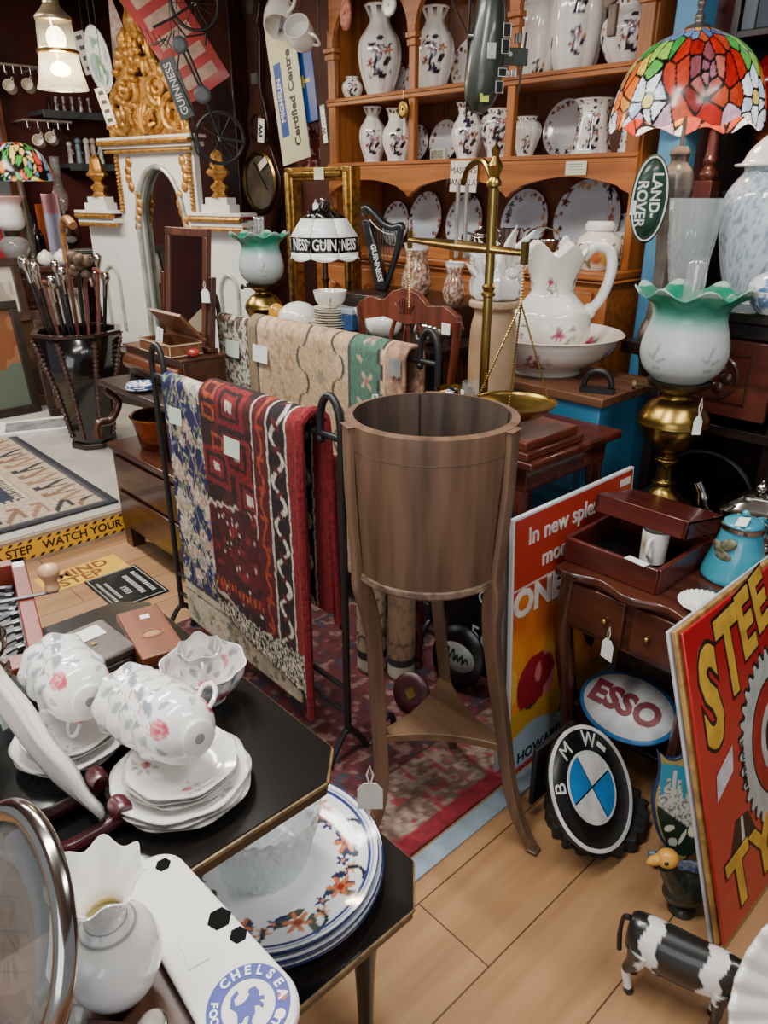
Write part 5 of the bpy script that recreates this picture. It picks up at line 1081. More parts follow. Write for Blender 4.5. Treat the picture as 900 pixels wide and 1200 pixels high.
for (x,sy,hind) in ((-.074,1,1),(-.07,-1,1),(.068,1,0),(.074,-1,0)):
    if hind: pth=[(x+.006,sy*.018,.105,.024),(x+.002,sy*.021,.075,.016),(x-.010,sy*.021,.048,.0095),(x-.006,sy*.021,.025,.0075),(x-.002,sy*.021,.008,.008),(x+.001,sy*.021,0.0005,.009)]
    else: pth=[(x,sy*.016,.10,.019),(x,sy*.019,.07,.012),(x+.002,sy*.019,.045,.0085),(x,sy*.019,.022,.007),(x,sy*.019,.008,.0075),(x+.002,sy*.019,.0005,.0085)]
    q=spl(pth,8); b.tube([(p[0],p[1],p[2]) for p in q],[p[3] for p in q],20)
b.ball((-.03,0,.066),(.022,.018,.015),14)
for s in (-1,1): b.tube([(.143,s*.014,.156),(.14,s*.03,.158)],[.006,.002],8); b.tube([(.148,s*.01,.16),(.15,s*.018,.175)],[.004,.0015],6)
def cp(uv,co):
    x=co[:,0]; z=co[:,2]; y=co[:,1]; c=np.tile(hx('#161718'),(len(x),1)); w=.004*np.sin(z*160)+.003*np.sin(y*200)
    mixc(c,(x+w>-.064)&(x+w<-.036)&(z>.05),'#e4e2de'); mixc(c,(x+w>.04)&(x+w<.072)&(z>.06),'#e4e2de'); mixc(c,(z<.05)&(z>.012),'#e0deda'); mixc(c,(z<.012),'#1a1818'); mixc(c,(x>.06)&(z<.075)&(z>.02)&(y<0),'#1c1c1d'); mixc(c,(x>.165)&(np.abs(y)<.006),'#e4e2de'); mixc(c,(z<.075)&(np.abs(y)<.016)&(np.abs(x+.03)<.02),'#c9958c'); return c
b.build('body',painted(.35,coat=.3),t,paint=cp)
b=M(); b.tube(spl([(-.092,0,.14),(-.104,.002,.13),(-.106,.004,.09),(-.102,.004,.055)],5),[.005]*5+[.004]*5+[.005]*6,8); b.build('tail',mat('#17181a',.4),t); t.scale=(1.06,1.1,1.18)
# duck
P=at(806,1085,z=0); t=thing('bird_figurine','dark bird figurine with orange yellow head behind the cow figurine','figurine',(P.x-.03,P.y+.03,0),R(225))
b=M(); b.ball((0,0,.055),(.05,.032,.04),20); b.tube(spl([(.02,0,.075),(.04,0,.105),(.05,0,.13)],4),[.028,.026,.024,.022,.021,.02,.02,.02,.02],14); b.lathe([(.03,.001),(.028,.01),(.02,.02)],20)
b.build('body',mat('#1d201c',.35,c2='#2c3a2c',scale=40,coat=.3),t)
b=M(); b.ball((.052,0,.148),(.024,.02,.022),20,k=14); b.tube([(.068,0,.146),(.085,0,.139),(.094,0,.134)],[.012,.010,.003],12); b.build('head',mat('#d98a3a',.4,c2='#d8b44a',scale=30,coat=.3),t)
for s in(-1,1): b=M(); b.ball((.060,s*.018,.152),(.005,.003,.005),10); b.build('eye',BLKGLOSS,t)
# white fluted dish at the right edge
d=1.05; c0=CAM+(FWD+RGT*((1020-450)/F)+UPV*((600-1214)/F))*d; nn=(-FWD+Vector((0,0,.15))).normalized(); up=(Vector((0,0,1))-nn*nn.z).normalized(); r=.20
t=thing('fluted_dish','large white fluted round dish standing on edge at the right of the cow figurine','dish',X=FR(c0,up.cross(nn),up))
b=M(); b.disc(r,192,16,zf=lambda q,th:-.03+.03*q*q+.006*cos(32*th)*q*q)
b.v=[(x*(1+.02*cos(32*math.atan2(y,x))),y*(1+.02*cos(32*math.atan2(y,x))),z) for x,y,z in b.v]; b.build('dish',WHITE,t,solid=.006)
Xd=FR(c0,up.cross(nn),up); inv=Xd.inverted()
for s_ in (-1,1):
    a=Xd@Vector((s_*.06,-.17,-.05)); g=Vector((a.x-nn.x*.03,a.y-nn.y*.03,.004)); f=Xd@Vector((s_*.06,-.192,.02))
    b=M(); b.tube([inv@f,inv@a,inv@g],.004,6); b.build('wire_easel',IRON,t)
# ================================================================ black tiered table, bottom left
def atd(u,v,d): return CAM+(FWD+RGT*((u-450)/F)+UPV*((600-v)/F))*d
EB=mat('#14110f',.22,c2='#0b0908',scale=8,coat=.4); EDG=mat('#8a7048',.4,c2='#5a4426',scale=40)
t=thing('tiered_table','black lacquered two tier side table with worn gold edges, laden with china','table',(-1.05,.35,0))
def tier(z,x0,x1,y0,y1,ch,th,name):
    pts=[(x0,y0),(x1,y0),(x1,y1-ch),(x1-ch,y1),(x0+ch,y1),(x0,y1-ch)]; pts=[(x+1.05,y-.35) for x,y in pts]
    b=M(); b.prism(pts,z-th,z); o=b.build(name,EB,t)
    e=M(); q=[(x*1.0,y*1.0) for x,y in pts]
    for i in range(len(q)):
        p0=Vector((*q[i],z-th*.25)); p1=Vector((*q[(i+1)%len(q)],z-th*.25)); e.tube([p0,p1],.0035,6)
    e.build('gold_edge',EDG,o)
tier(.80,-1.13,-.552,.02,.462,.042,.022,'upper_tier'); tier(.45,-1.13,-.552,.02,.637,.062,.022,'lower_tier')
for (x,y) in ((-1.0,.36),(-1.0,.10)):
    b=M(); b.lathe(spl([(.018,.45),(.02,.48),(.012,.52),(.016,.6),(.012,.7),(.02,.75),(.02,.778)],4),16,X=Matrix.Translation((x+1.05,y-.35,0))); b.build('spindle',EB,t)
for (x,y) in ((-.615,.33),(-.66,.57),(-1.06,.57),(-1.06,.08),(-.615,.08)):
    b=M(); b.lathe(spl([(.012,0),(.02,.02),(.014,.05),(.018,.2),(.024,.3),(.015,.36),(.026,.40),(.026,.428)],4),16,X=Matrix.Translation((x+1.05,y-.35,0))); b.build('leg',EB,t)
price_tag('pale blue card tag tied with white string to the black table corner',(-.535,.475,.80),.042,.032,R(47),.028)
TT=.8008
# ---- rose pattern tea set
def rose_paint(kind,S,k=0):
    def f(uv,co):
        c=np.tile(hx('#f0eeea'),(len(co),1)); rr=random.Random(k)
        if kind=='cup': x=((np.arctan2(co[:,1],co[:,0])+pi/3)%(2*pi/1)-pi/3)*S; y=co[:,2]
        else: x=co[:,0]; y=co[:,1]
        def rose(x0,y0,s,rot):
            ca,sa=cos(rot),sin(rot)
            def q(a,b_): return x0+(a*ca-b_*sa)*s, y0+(a*sa+b_*ca)*s
            for (a,b_,l,w,r_,cc) in ((.9,.9,.45,.22,.7,'#98a0a8'),(-.5,1.1,.4,.2,2.2,'#a8aeb4'),(.3,1.5,.36,.2,1.3,'#9aa2aa'),(1.2,.1,.36,.18,-.4,'#a2a8ae'),(-1.1,.2,.3,.16,.4,'#b0b4b8')):
                px,py=q(a,b_); leaf(c,x,y,px,py,l*s,w*s,r_+rot,cc)
            for (a0,b0,a1,b1) in ((0,.3,.3,1.3),(0,.3,.8,.8),(.0,.3,-.5,1.0)):
                for u in np.linspace(0,1,8):
                    px,py=q(a0+(a1-a0)*u,b0+(b1-b0)*u); mixc(c,np.hypot(x-px,y-py)<.05*s,'#9a8f8a')
            px,py=q(0,0); m=np.hypot((x-px),(y-py))<.48*s; c[m]=hx('#d8737f')
            px,py=q(.0,-.12); mixc(c,np.hypot(x-px,(y-py))<.3*s,'#c24f62')
            for a in (-.3,.1,.32): px,py=q(a,.05); leaf(c,x,y,px,py,.30*s,.07*s,1.4+rot,'#e6a0a4')
        if kind=='cup':
            for i,x0 in enumerate((.0,2.1*S,4.2*S)):
                xx=((x-x0+pi*S)%(2*pi*S))-pi*S; ox=x; x=xx; rose(0,.026,.0235,.3); x=ox
            mixc(c,co[:,2]>.0595,'#b9b6b2')
        else:
            for i in range(3): a=rr.uniform(0,1)+i*2.1; rose(S*.66*cos(a),S*.66*sin(a),S*.17,a)
            r=np.hypot(co[:,0],co[:,1]); mixc(c,r>S*.975,'#b5b2ae')
        return c
    return f
def cup_mesh():
    b=M(); pr=spl([(.019,0),(.021,.002),(.019,.006),(.027,.012),(.036,.022),(.040,.036),(.041,.05),(.0455,.060)],6)
    ins=[(r-.0016,z) for r,z in pr[::-1] if z>.012]
    w=lambda th,r,z,q:(r*(1+.035*cos(8*th)*max(0,(z-.03)/.03)), z+.0012*cos(8*th)*max(0,(z-.045)/.015))
    b.lathe(pr+[(pr[-1][0]-.0008,.0604)]+ins[1:]+[(.0001,.012)],96,rad=w); return b
first=None
def cup(label,X,roll=0,k=0,handle=True):
    global first
    t=thing('teacup',label,'cup',X=X@Matrix.Rotation(roll,4,'Z'),group='rose pattern teacups lying in two nested stacks')
    if first is None:
        b=cup_mesh(); body=b.build('body',POT,t,paint=rose_paint('cup',.038))
        h=M(); h.tube(spl([(.039,0,.047),(.052,0,.052),(.060,0,.044),(.055,0,.030),(.044,0,.022),(.034,0,.02)],5),.0027,8); ho=h.build('handle',mat('#efedea',.12,var=.01,coat=.5),t)
        s=M(); s.disc(.006,20,1,X=TR((0,0,-.0004),pi)); so=s.build('backstamp',mat('#a2a4a8',.5),t); first=(body,ho,so)
    else:
        for q in (first if handle else first[::2]): c=q.copy(); C.objects.link(c); c.parent=t; c.matrix_parent_inverse=Matrix()
    return t
def saucer_stack(cx,cy,specs,labs,grp):
    z=TT
    for i,(r,lab) in enumerate(zip(specs,labs)):
        t=thing('saucer' if r<.07 else 'tea_plate',lab,'plate',(cx+random.uniform(-.002,.002),cy+random.uniform(-.002,.002),z+.0012),random.uniform(0,6),grp)
        b=M(); b.lathe([(.4*r,0),(.42*r,.001)]+spl([(.45*r,.0025),(.6*r,.004),(.82*r,.009),(r,.0135)],5)+spl([(r,.0148),(.82*r,.0108),(.6*r,.006),(.3*r,.005),(0.0001,.005)],6),96,rad=lambda th,rr_,z_,q:(rr_*(1+.02*cos(8*th)*max(0,(rr_/r-.6)/.4)),z_))
        b.build('dish',POT,t,paint=rose_paint('plate',r,i),ang=60); z+=.0056 if i+1<len(specs) and specs[i+1]>=r-.001 else .0068
    return z+.012
z2=saucer_stack(-.655,.288,[.079,.079,.079,.064,.064,.064],['lowest tea plate of the right hand stack with scalloped gilt rim','second tea plate of the right hand stack of rose china','third tea plate of the right hand stack of rose china','lowest saucer on the tea plates of the right hand stack','middle saucer on the tea plates of the right hand stack','topmost saucer of the right hand stack under the lying cups'],'rose pattern plates and saucers')
z1=saucer_stack(-.815,.222,[.070,.070,.058,.058],['lowest tea plate of the left hand stack of rose china','second tea plate of the left hand stack of rose china','lower saucer of the left hand stack of rose china','topmost saucer of the left hand stack with pink rose showing'],'rose pattern plates and saucers')
def cup_stack(F0,ax,n,labs,step=.0305,roll=0):
    ax=Vector(ax).normalized(); 
    for i in range(n):
        X=FR(F0+ax*(step*i), Vector((0,1,0)).cross(ax).cross(ax)*-1 if False else Vector((0,1,0)), ax.cross(Vector((0,1,0))))
        # local z along ax: rebuild the frame
        zx=ax; xx=Vector((0,0,1)); xx=(xx-zx*xx.dot(zx)).normalized(); yy=zx.cross(xx); m=Matrix((xx,yy,zx)).transposed().to_4x4(); m.translation=F0+ax*(step*i)
        cup(labs[i],m,roll+.25*i,i,i==0)
F2=Vector((-.607,.292,z2+.054)); cup_stack(F2,(-1,-.10,-.16),4,['foremost teacup of the right hand stack, showing its round foot','second teacup from the front in the right hand nested stack','third teacup from the front in the right hand nested stack','rearmost teacup of the right hand nested stack'],roll=R(62))
F1=Vector((-.764,.236,z1+.055)); cup_stack(F1,(-1,.02,-.10),3,['foremost teacup of the left hand nested stack, with pink rose','middle teacup of the left hand nested stack','rearmost teacup of the left hand stack by the glass jar'],roll=R(200))
t=thing('sugar_bowl','round white rose pattern bowl holding the cream jug on the black table','bowl',(-.79,.398,TT))
b=M(); b.lathe(spl([(.026,0),(.028,.002),(.026,.006),(.042,.02),(.052,.036),(.056,.052),(.058,.058)],6)+[(.056,.0585)]+spl([(.053,.05),(.046,.026),(.02,.012),(0.0001,.011)],5),96,rad=lambda th,r,z,q:(r*(1+.03*cos(8*th)*min(1,z/.05)),z)); b.build('bowl',POT,t,paint=rose_paint('cup',.05,3))
t=thing('cream_jug','small white rose pattern jug with wavy rim sitting inside the sugar bowl','jug',(-.794,.398,TT+.0125),R(-25)); t.scale=(.76,.76,.95)
b=M(); b.lathe(spl([(.022,0),(.024,.003),(.030,.012),(.038,.028),(.037,.045),(.034,.055),(.04,.072)],6)+[(.038,.0725)]+spl([(.032,.055),(.035,.04),(.028,.015),(0.0001,.008)],5),96,rad=lambda th,r,z,q:(r*(1+.03*cos(8*th)*min(1,z/.05)+.16*max(0,cos(th-pi))**6*max(0,(z-.05)/.022)),z+.004*cos(6*th)*max(0,(z-.055)/.02))); b.build('body',POT,t,paint=rose_paint('cup',.038,4))
b=M(); b.tube(spl([(.036,0,.064),(.052,0,.066),(.056,0,.045),(.036,0,.025)],5),.003,8); b.build('handle',mat('#efedea',.12,var=.01,coat=.5),t)
# ---- two boxes
def pixbox(name,label,cat,A,B,D,ztop,h,build):
    a=at(*A,z=ztop); b_=at(*B,z=ztop); d=at(*D,z=ztop); xd=(b_-a); wx=xd.length; xd.normalize(); yd=Vector((-xd.y,xd.x,0)); wy=(d-a).dot(yd)
    X=FR(a+xd*wx/2+yd*wy/2-Vector((0,0,h)),xd,yd); t=thing(name,label,cat,X=X); build(t,wx,wy,h); return t
def bb(t,w,d,h):
    b=M(); b.bx(-w/2,w/2,-d/2,d/2,0,h*.72); b.build('box',wood('#5f2a1a','#3f1a10',.35,'y',coat=.2),t,bev=.002)
    b=M(); b.bx(-w/2,w/2,-d/2,d/2,h*.73,h); o=b.build('lid',wood('#7d4428','#5c2c18',.3,'y',coat=.3),t,bev=.002)
    b=M(); b.tube([(.014*cos(a)*1.2,.009*sin(a)*1.2-.012,h+.0003) for a in np.linspace(0,2*pi,24,endpoint=False)],.0009,5,closed=True); b.disc(.011,20,1,X=TR((0,-.012,h+.0003)),sx=1.1,sy=.7); b.build('oval_inlay',mat('#a8764a',.4),o)
    sticker(o,TR((.004,d*.28,h+.0006),0,0,-.1),.014,.012)
pixbox('wooden_box','small reddish wooden box with oval inlay and white sticker on the black table','box',(166,773),(218,757),(150,716),TT+.052,.052,bb)
def tb(t,w,d,h):
    TIN=mat('#5a5048',.45,.3,c2='#3a332e',scale=30,bump=.3)
    b=M(); b.bx(-w/2,w/2,-d/2,d/2,0,h*.7); b.build('box',TIN,t,bev=.003); b=M(); b.bx(-w/2-.001,w/2+.001,-d/2-.001,d/2+.001,h*.71,h); o=b.build('lid',TIN,t,bev=.004)
    sticker(o,TR((.006,d*.22,h+.0006),0,0,.0),.042,.032)
    k=M(); k.box((0,-.006,h+.0005),(.007,.007,.0016),X=Matrix.Identity(4)); k.build('inlay',BRASS,o)
pixbox('deed_box','dark worn brown metal box with white paper label on the black table','box',(94,785),(161,755),(80,740),TT+.052,.052,tb)
# ---- game case with metal pieces
a=at(57,768,z=TT+.05); c_=at(28,652,z=TT+.05); yd=(c_-a); L_=yd.length; yd.normalize(); xd=Vector((yd.y,-yd.x,0)); CW=.30
RC=mat('#7d2f22',.35,c2='#5f2118',scale=10,coat=.2); X=FR(a-xd*CW/2+yd*L_/2-Vector((0,0,.05)),xd,yd)
st=thing('case_stand','plain dark wooden stand under the red brown case at the left edge','stand',X=FR(Vector((X.translation.x,X.translation.y,0))-xd*.125,xd,yd))
b=M(); b.bx(-.07,.05,-L_/2+.12,L_/2-.02,.78,.799); b.build('stand_top',DARKW,st,bev=.002)
b=M(); b.bx(-.03,.03,-.02,.06,0,.78); b.build('post',DARKWZ,st); b=M(); b.bx(-.1,.1,-.08,.12,0,.03); b.build('foot',DARKW,st,bev=.004)
t=thing('display_case','shallow red brown wooden case full of grey metal pieces at the left edge','case',X=X)
b=M(); b.bx(-CW/2,CW/2,-L_/2,L_/2,0,.008)
for s in(-1,1): b.bx(-CW/2,CW/2,s*L_/2-.012 if s<0 else L_/2-.024,-L_/2+.024 if s<0 else L_/2,.0,.05); b.bx(s*CW/2-(.024 if s>0 else 0),s*CW/2+(.024 if s<0 else 0),-L_/2,L_/2,0,.05)
b.build('case',RC,t,bev=.002); b=M(); b.bx(-CW/2+.025,CW/2-.025,-L_/2+.025,L_/2-.025,.0085,.010); b.build('lining',BLACK,t)
sticker(t,TR((CW/2-.012,L_/2-.03,.0505)),.018,.022)
MT=mat('#8d8f92',.35,.8,c2='#5c5e62',scale=40); rr=random.Random(7); n=0
for i in range(6):
    for j in range(11):
        x=-CW/2+.045+i*(CW-.09)/5; y=-L_/2+.042+j*(L_-.084)/10
        lab='grey cast metal piece lying in the red brown case'
        P=X@Vector((x,y,.0125)); s=thing('metal_piece',lab,'metal piece',X=Matrix.Translation(P)@X.to_3x3().to_4x4()@Matrix.Rotation(rr.uniform(-.5,.5),4,'Z'),group='metal pieces in the red brown case')
        b=M(); k=rr.choice((0,1,2)); 
        b.tube([(-.018,0,.004),(-.006,0,.006),(.008,.002,.005),(.018,0,.004)],[.003,.0045,.003,.0045],6); b.box((.012,0,.004),(.01,.012,.007)); b.build('piece',MT,s)
p=at(52,690,z=TT+.062); p2=at(0,700,z=TT+.06)
t=thing('wooden_knob_tool','slim metal blade with pale turned wooden knob handle lying across the red brown case','tool',X=FR(Vector((p.x,p.y,TT+.0515)),(p-p2),(0,1,0)))
b=M(); b.box((-.05,0,.002),(.14,.008,.003)); b.build('blade',MT,t,bev=.001)
b=M(); b.lathe(spl([(.006,0),(.012,.004),(.010,.016),(.014,.026),(.017,.034),(.013,.044),(.0,.048)],5),24,X=TR((.012,0,.0036))); b.build('knob',mat('#d2a27c',.35,c2='#c08e68',coat=.3),t)
# ---- glass jar with funnel
JP=at(12,858,z=TT); JP.x-=.016; JP.y-=.004; t=thing('glass_jar','square glass jar with ribbed metal neck and wide metal funnel top, left edge','jar',(JP.x,JP.y,TT),R(20)); t.scale=(.8,.8,1)
def sqr(th,r,z,q): e=(abs(cos(th))**7+abs(sin(th))**7)**(-1/7); k=1 if z<.062 else max(0,1-(z-.062)/.02); return (r*(1+(e-1)*k),z)
b=M(); b.lathe(spl([(.036,0),(.039,.004),(.039,.03),(.038,.06),(.03,.075),(.028,.08)],5)+[(.026,.08),(.035,.06),(.036,.01),(0.0001,.006)],80,rad=sqr); b.build('jar',glass('#cfd4d2',.03,.8),t)
b=M(); b.lathe([(.029,.078),(.033,.080),(.030,.084),(.033,.087),(.030,.091),(.033,.094),(.030,.098),(.031,.102)],48); b.build('ribbed_neck',CHROME,t)
b=M(); b.lathe(spl([(.014,.102),(.022,.108),(.034,.122),(.037,.138),(.0375,.14)],5)+[(.036,.1405)]+spl([(.033,.124),(.02,.112),(0.0001,.106)],4),48); b.build('funnel',CHROME,t)
b=M(); b.box((0,0,0),(.045,.026,.0008)); b.build('paper_label',mat('#cfdcd6',.6,var=.03),t,X=TR((.040,-.002,.034))@Matrix.Rotation(pi/2,4,'Z')@Matrix.Rotation(pi/2,4,'X'))
# ---- platter in maroon stand
n_=(RGT*.80+UPV*.585+FWD*.46).normalized(); up=(RGT*-.585+UPV*.81); up=(up-n_*up.dot(n_)).normalized(); B0=atd(121,962,.835); B0.z=TT+.021; B0.x+=.02; B0.y-=.012
t=thing('white_platter','long plain white platter seen edge on, leaning in the maroon wooden stand','platter',X=FR(B0+up*.15+n_*.004,up.cross(n_),up))
b=M(); b.disc(.15,72,14,sx=.5,zf=lambda q,th:-.012+.016*max(0,(q-.6)/.4)+.0015*cos(10*th)*max(0,(q-.85)/.15)); b.build('dish',WHITE,t,solid=.006)
MR=mat('#4a0f16',.3,c2='#35090f',coat=.3)
S0_=Vector((B0.x,B0.y,TT)); side=up.cross(n_).normalized(); side.z=0; side.normalize(); fw=Vector((-side.y,side.x,0)); fw= fw if fw.dot(n_)>0 else -fw; side=Vector((1,0,0)); fw=Vector((0,1,0))
t=thing('platter_stand','maroon wooden stand with curved feet and round knob holding the white platter','stand',S0_)
for s in (-1,1):
    b=M(); o=side*(-.03+.03*s)
    b.tube([o+fw*a_+Vector((0,0,z_)) for a_,z_ in spl([(.030,.010),(.02,.0095),(.0,.0085),(-.035,.0095),(-.066,.03),(-.092,.065),(-.118,.10),(-.145,.13)],5)],.0082,10); b.build('curved_foot',MR,t)
    b=M(); b.lathe([(0,-.012),(.009,-.012),(.0118,-.006),(.0118,.006),(.009,.012),(0,.012)],20,X=FR(o+fw*.026+Vector((0,0,.0245)),fw,Vector((0,0,1)))); b.build('knob',MR,t)
b=M(); b.tube([side*-.065+fw*-.06+Vector((0,0,.03)),side*.005+fw*-.06+Vector((0,0,.03))],.006,8); b.build('cross_bar',MR,t)
# ---- cut glass bowl on stacked platters (lower tier)
LZ=.4508; z=LZ
IM=('#c2622c','#1f2c66','#d8884a','#27345e','#a03a26','#3a4a3c')
def imari(r,top):
    def f(uv,co):
        rr_=np.hypot(co[:,0],co[:,1])/r; th=np.arctan2(co[:,1],co[:,0]); c=np.tile(hx('#e6e8ea'),(len(co),1)); rr=random.Random(5)
        if top:
            x,y=co[:,0],co[:,1]
            for i in range(9):
                a=2*pi*i/9+.3; R1=.72*r
                for k in range(5): leaf(c,x,y,R1*cos(a+rr.uniform(-.2,.2))*rr.uniform(.86,1.15),R1*sin(a+rr.uniform(-.2,.2))*rr.uniform(.86,1.15),.014,.007,rr.uniform(0,3),rr.choice(['#232a52','#2c3350','#454d42','#1e2233']))
                flower(c,x,y,R1*cos(a),R1*sin(a),.022,'#c9774c',6,'#8c2f1c'); flower(c,x,y,R1*1.05*cos(a+.3),R1*1.05*sin(a+.3),.013,'#d8a070',5,'#b0552c'); flower(c,x,y,R1*.92*cos(a-.28),R1*.92*sin(a-.28),.012,'#2a3160',5,'#d08a5a'); arc(c,x,y,R1*1.08*cos(a+.15),R1*1.08*sin(a+.15),.02,.003,a,a+2.5,'#202434')
        mixc(c,(rr_>.9)&(rr_<.925),'#27356e'); mixc(c,(rr_>.94)&(rr_<.955),'#8d97b4'); mixc(c,rr_>.985,'#2a3566'); return c
    return f
for i,(r,lab) in enumerate(((.178,'lowest of the stacked white platters with blue lines on the lower black tier'),(.176,'middle of the stacked white platters with blue lines on the lower tier'),(.170,'topmost platter with orange and navy flowers, under the cut glass bowl'))):
    t=thing('serving_platter',lab,'platter',(-.745,.452,z+.001),.4*i,'stacked platters on the lower tier')
    b=M(); b.lathe([(.5*r,0),(.52*r,.001)]+spl([(.6*r,.006),(.8*r,.014),(r,.026)],10)+spl([(r,.029),(.8*r,.0175),(.6*r,.0105),(.3*r,.009),(0.0001,.009)],22),220); b.build('dish',POT,t,paint=imari(r,i==2)); z+=.0105
t=thing('cut_glass_bowl','deep round cut crystal bowl standing on the flower rimmed platter','bowl',(-.758,.448,z+.005)); t.scale=(1.2,1.2,1.25)
o=spl([(.055,0),(.058,.004),(.060,.02),(.068,.05),(.076,.088)],6)
def cg(th,r,z,q): k=1 if (q<.62 and r>.05) else 0; return (r*(1+k*.06*abs(sin(14*th+z*80))*abs(sin(14*th-z*80))), z+(.002*cos(28*th) if z>.085 else 0))
b=M(); b.lathe(spl([(.055,0),(.058,.004),(.060,.02),(.068,.05),(.076,.088)],9)+[(.072,.088)]+spl([(.064,.05),(.056,.02),(.03,.012),(0.0001,.012)],6),224,rad=cg); b.build('bowl',glass('#eef2f2',.05,.25),t,ang=15)
b=M()
for k in range(8):
    a=k*pi/4; b.tube([(0,0,.0135),(.05*cos(a),.05*sin(a),.0185)],[.0006,.0025],4,flat=.6)
b.build('star_cutting',glass('#ffffff',.03,.4),t)
# ================================================================ nearest table
t=thing('near_table','brown wooden table edge nearest the camera, bottom left','table',(-.42,.10,0)); TW=wood('#6b4733','#472c1f',.4,'x')
b=M(); b.bx(-.125,.24,-.2,.108,.815,.84); b.build('table_top',TW,t,bev=.003)
for x in(-.10,.21):
    for y in(-.18,.085): b=M(); b.bx(x-.015,x+.015,y-.015,y+.015,0,.815); b.build('leg',DARKWZ,t,bev=.002)
NZ=.8405
t=thing('frilled_vase','round white china vase with flaring frilled rim and grey neck lines','vase',(-.445,.118,NZ))
o=spl([(.022,0),(.026,.004),(.042,.03),(.050,.062),(.044,.092),(.024,.112),(.0195,.124),(.022,.137),(.034,.16),(.046,.176)],8)
fw_=lambda th,r,z,q:(r*(1+.06*cos(7*th)*max(0,(z-.13)/.046)),z+.006*cos(7*th+1)*max(0,(z-.14)/.036))
b=M(); b.lathe(o+[(.044,.1765)]+[(r-.002,z+.001) for r,z in o[::-1] if z>.112],120,rad=fw_,caps=True); b.v=[(x*.76,y*.76,z*.76) for x,y,z in b.v]
def vp(uv,co):
    z=co[:,2]/.76; c=np.tile(hx('#eae8e3'),(len(z),1)); r=np.hypot(co[:,0],co[:,1]); out=uv[:,1]<.5
    mixc(c,out&(np.abs(z-.108)<.0009),'#8a8a88'); mixc(c,out&(np.abs(z-.1165)<.0009),'#8a8a88'); mixc(c,(~out)&(z<.125),'#cfc08e'); return c
b.build('body',POT,t,paint=vp)
t=thing('football_plaque','long white pottery tray with football marks and round blue lion crest at its end','tray',X=TR((-.430,.186,NZ+.0055),R(6),0,R(-1)))
pts=[]; Lh,wh=.112,.036
for a in np.linspace(-pi/2,pi/2,16): pts.append((Lh-wh*.9+wh*1.05*cos(a),wh*1.05*sin(a)))
for a in np.linspace(pi/2,3*pi/2,16): pts.append((-Lh+wh*.8+wh*.8*cos(a),wh*.8*sin(a)))
b=M(); b.prism(pts,0,.012); b.build('body',WHITE,t,bev=.004,segs=3)
cx=Lh-wh*1.0; BL=mat('#1c2f8e',.5,var=.02); Wt=mat('#eef0f0',.3)
b=M(); b.lathe([(.0215,.0122),(.0335,.0122),(.0335,.0127),(.0215,.0127),(.0215,.0122)],64,X=TR((cx,0,0)),caps=False); b.build('crest_ring',BL,t)
rot=R(38)
b=M(); arctext(b,'CHELSEA',.0105,.0275,152,21,X=TR((cx,0,.0129),0,0,rot),bold=.0004); arctext(b,'FOOTBALL CLUB',.0085,.0275,-172,-14,X=TR((cx,0,.0129),0,0,rot),inward=True,bold=.0003); b.build('crest_lettering',Wt,t)
lion=[(-.004,-.014),(-.001,-.013),(0,-.008),(.003,-.007),(.004,-.013),(.008,-.013),(.006,-.010),(.007,-.004),(.005,.001),(.008,.002),(.012,.000),(.012,.003),(.007,.0055),(.011,.007),(.010,.0095),(.006,.008),(.005,.012),(.001,.015),(-.003,.013),(-.004,.010),(-.002,.009),(-.003,.004),(-.006,.000),(-.010,-.002),(-.013,.003),(-.011,.008),(-.013,.010),(-.016,.004),(-.014,-.004),(-.008,-.006),(-.006,-.009)]
b=M(); b.prism(lion,.0122,.0128,X=TR((cx,0,0),0,0,rot)); b.build('crest_lion',BL,t)
for a,m_ in ((24,mat('#b02a38',.4)),(-6,Wt)): b=M(); b.disc(.0042,18,1,X=TR((cx+.0275*cos(R(a)+rot),.0275*sin(R(a)+rot),.0130))); b.build('crest_spot',m_,t)
for (x,y,r) in ((-.092,.012,.0075),(-.005,.022,.011),(.02,.026,.008)):
    b=M(); b.prism(ngon((x,y),6,.3,r),.0122,.0126); b.build('football_patch',mat('#0a0a0a',.8,spec=.1),t)
sticker(t,TR((.002,-.008,.0126),0,0,-.2),.034,.018)
t=thing('trinket_box','little dark red wooden box by the blue lion crest at the bottom edge','box',(-.400,.088,NZ),R(40)); b=M(); b.box((0,0,.011),(.05,.03,.022)); b.build('box',mat('#4a1f1c',.4,c2='#36130f',coat=.2),t,bev=.002)
b=M(); b.box((0,0,.0235),(.051,.031,.003)); b.build('lid',mat('#4a1f1c',.4,coat=.2),t,bev=.001)
t=thing('turquoise_bottle','small bright turquoise bottle top at the very bottom of the photo','bottle',(-.398,.052,NZ)); b=M(); b.lathe(spl([(.014,0),(.015,.02),(.014,.035),(.011,.042)],4)+[(0,.044)],28); b.build('bottle',mat('#2aa6d8',.2,c2='#1f8cc4',coat=.5),t)
t=thing('silver_purse','cream rounded case with silver rim beside the frilled vase and crest','case',(-.392,.118,NZ),R(-50)); b=M(); b.ball((0,0,.013),(.016,.011,.0125),24); b.build('case',mat('#d8d0c2',.3,coat=.3),t); b=M(); b.tube([(.0163*cos(a),.0113*sin(a),.013) for a in np.linspace(0,2*pi,32,endpoint=False)],.0016,6,closed=True); b.build('rim',SILVER,t)
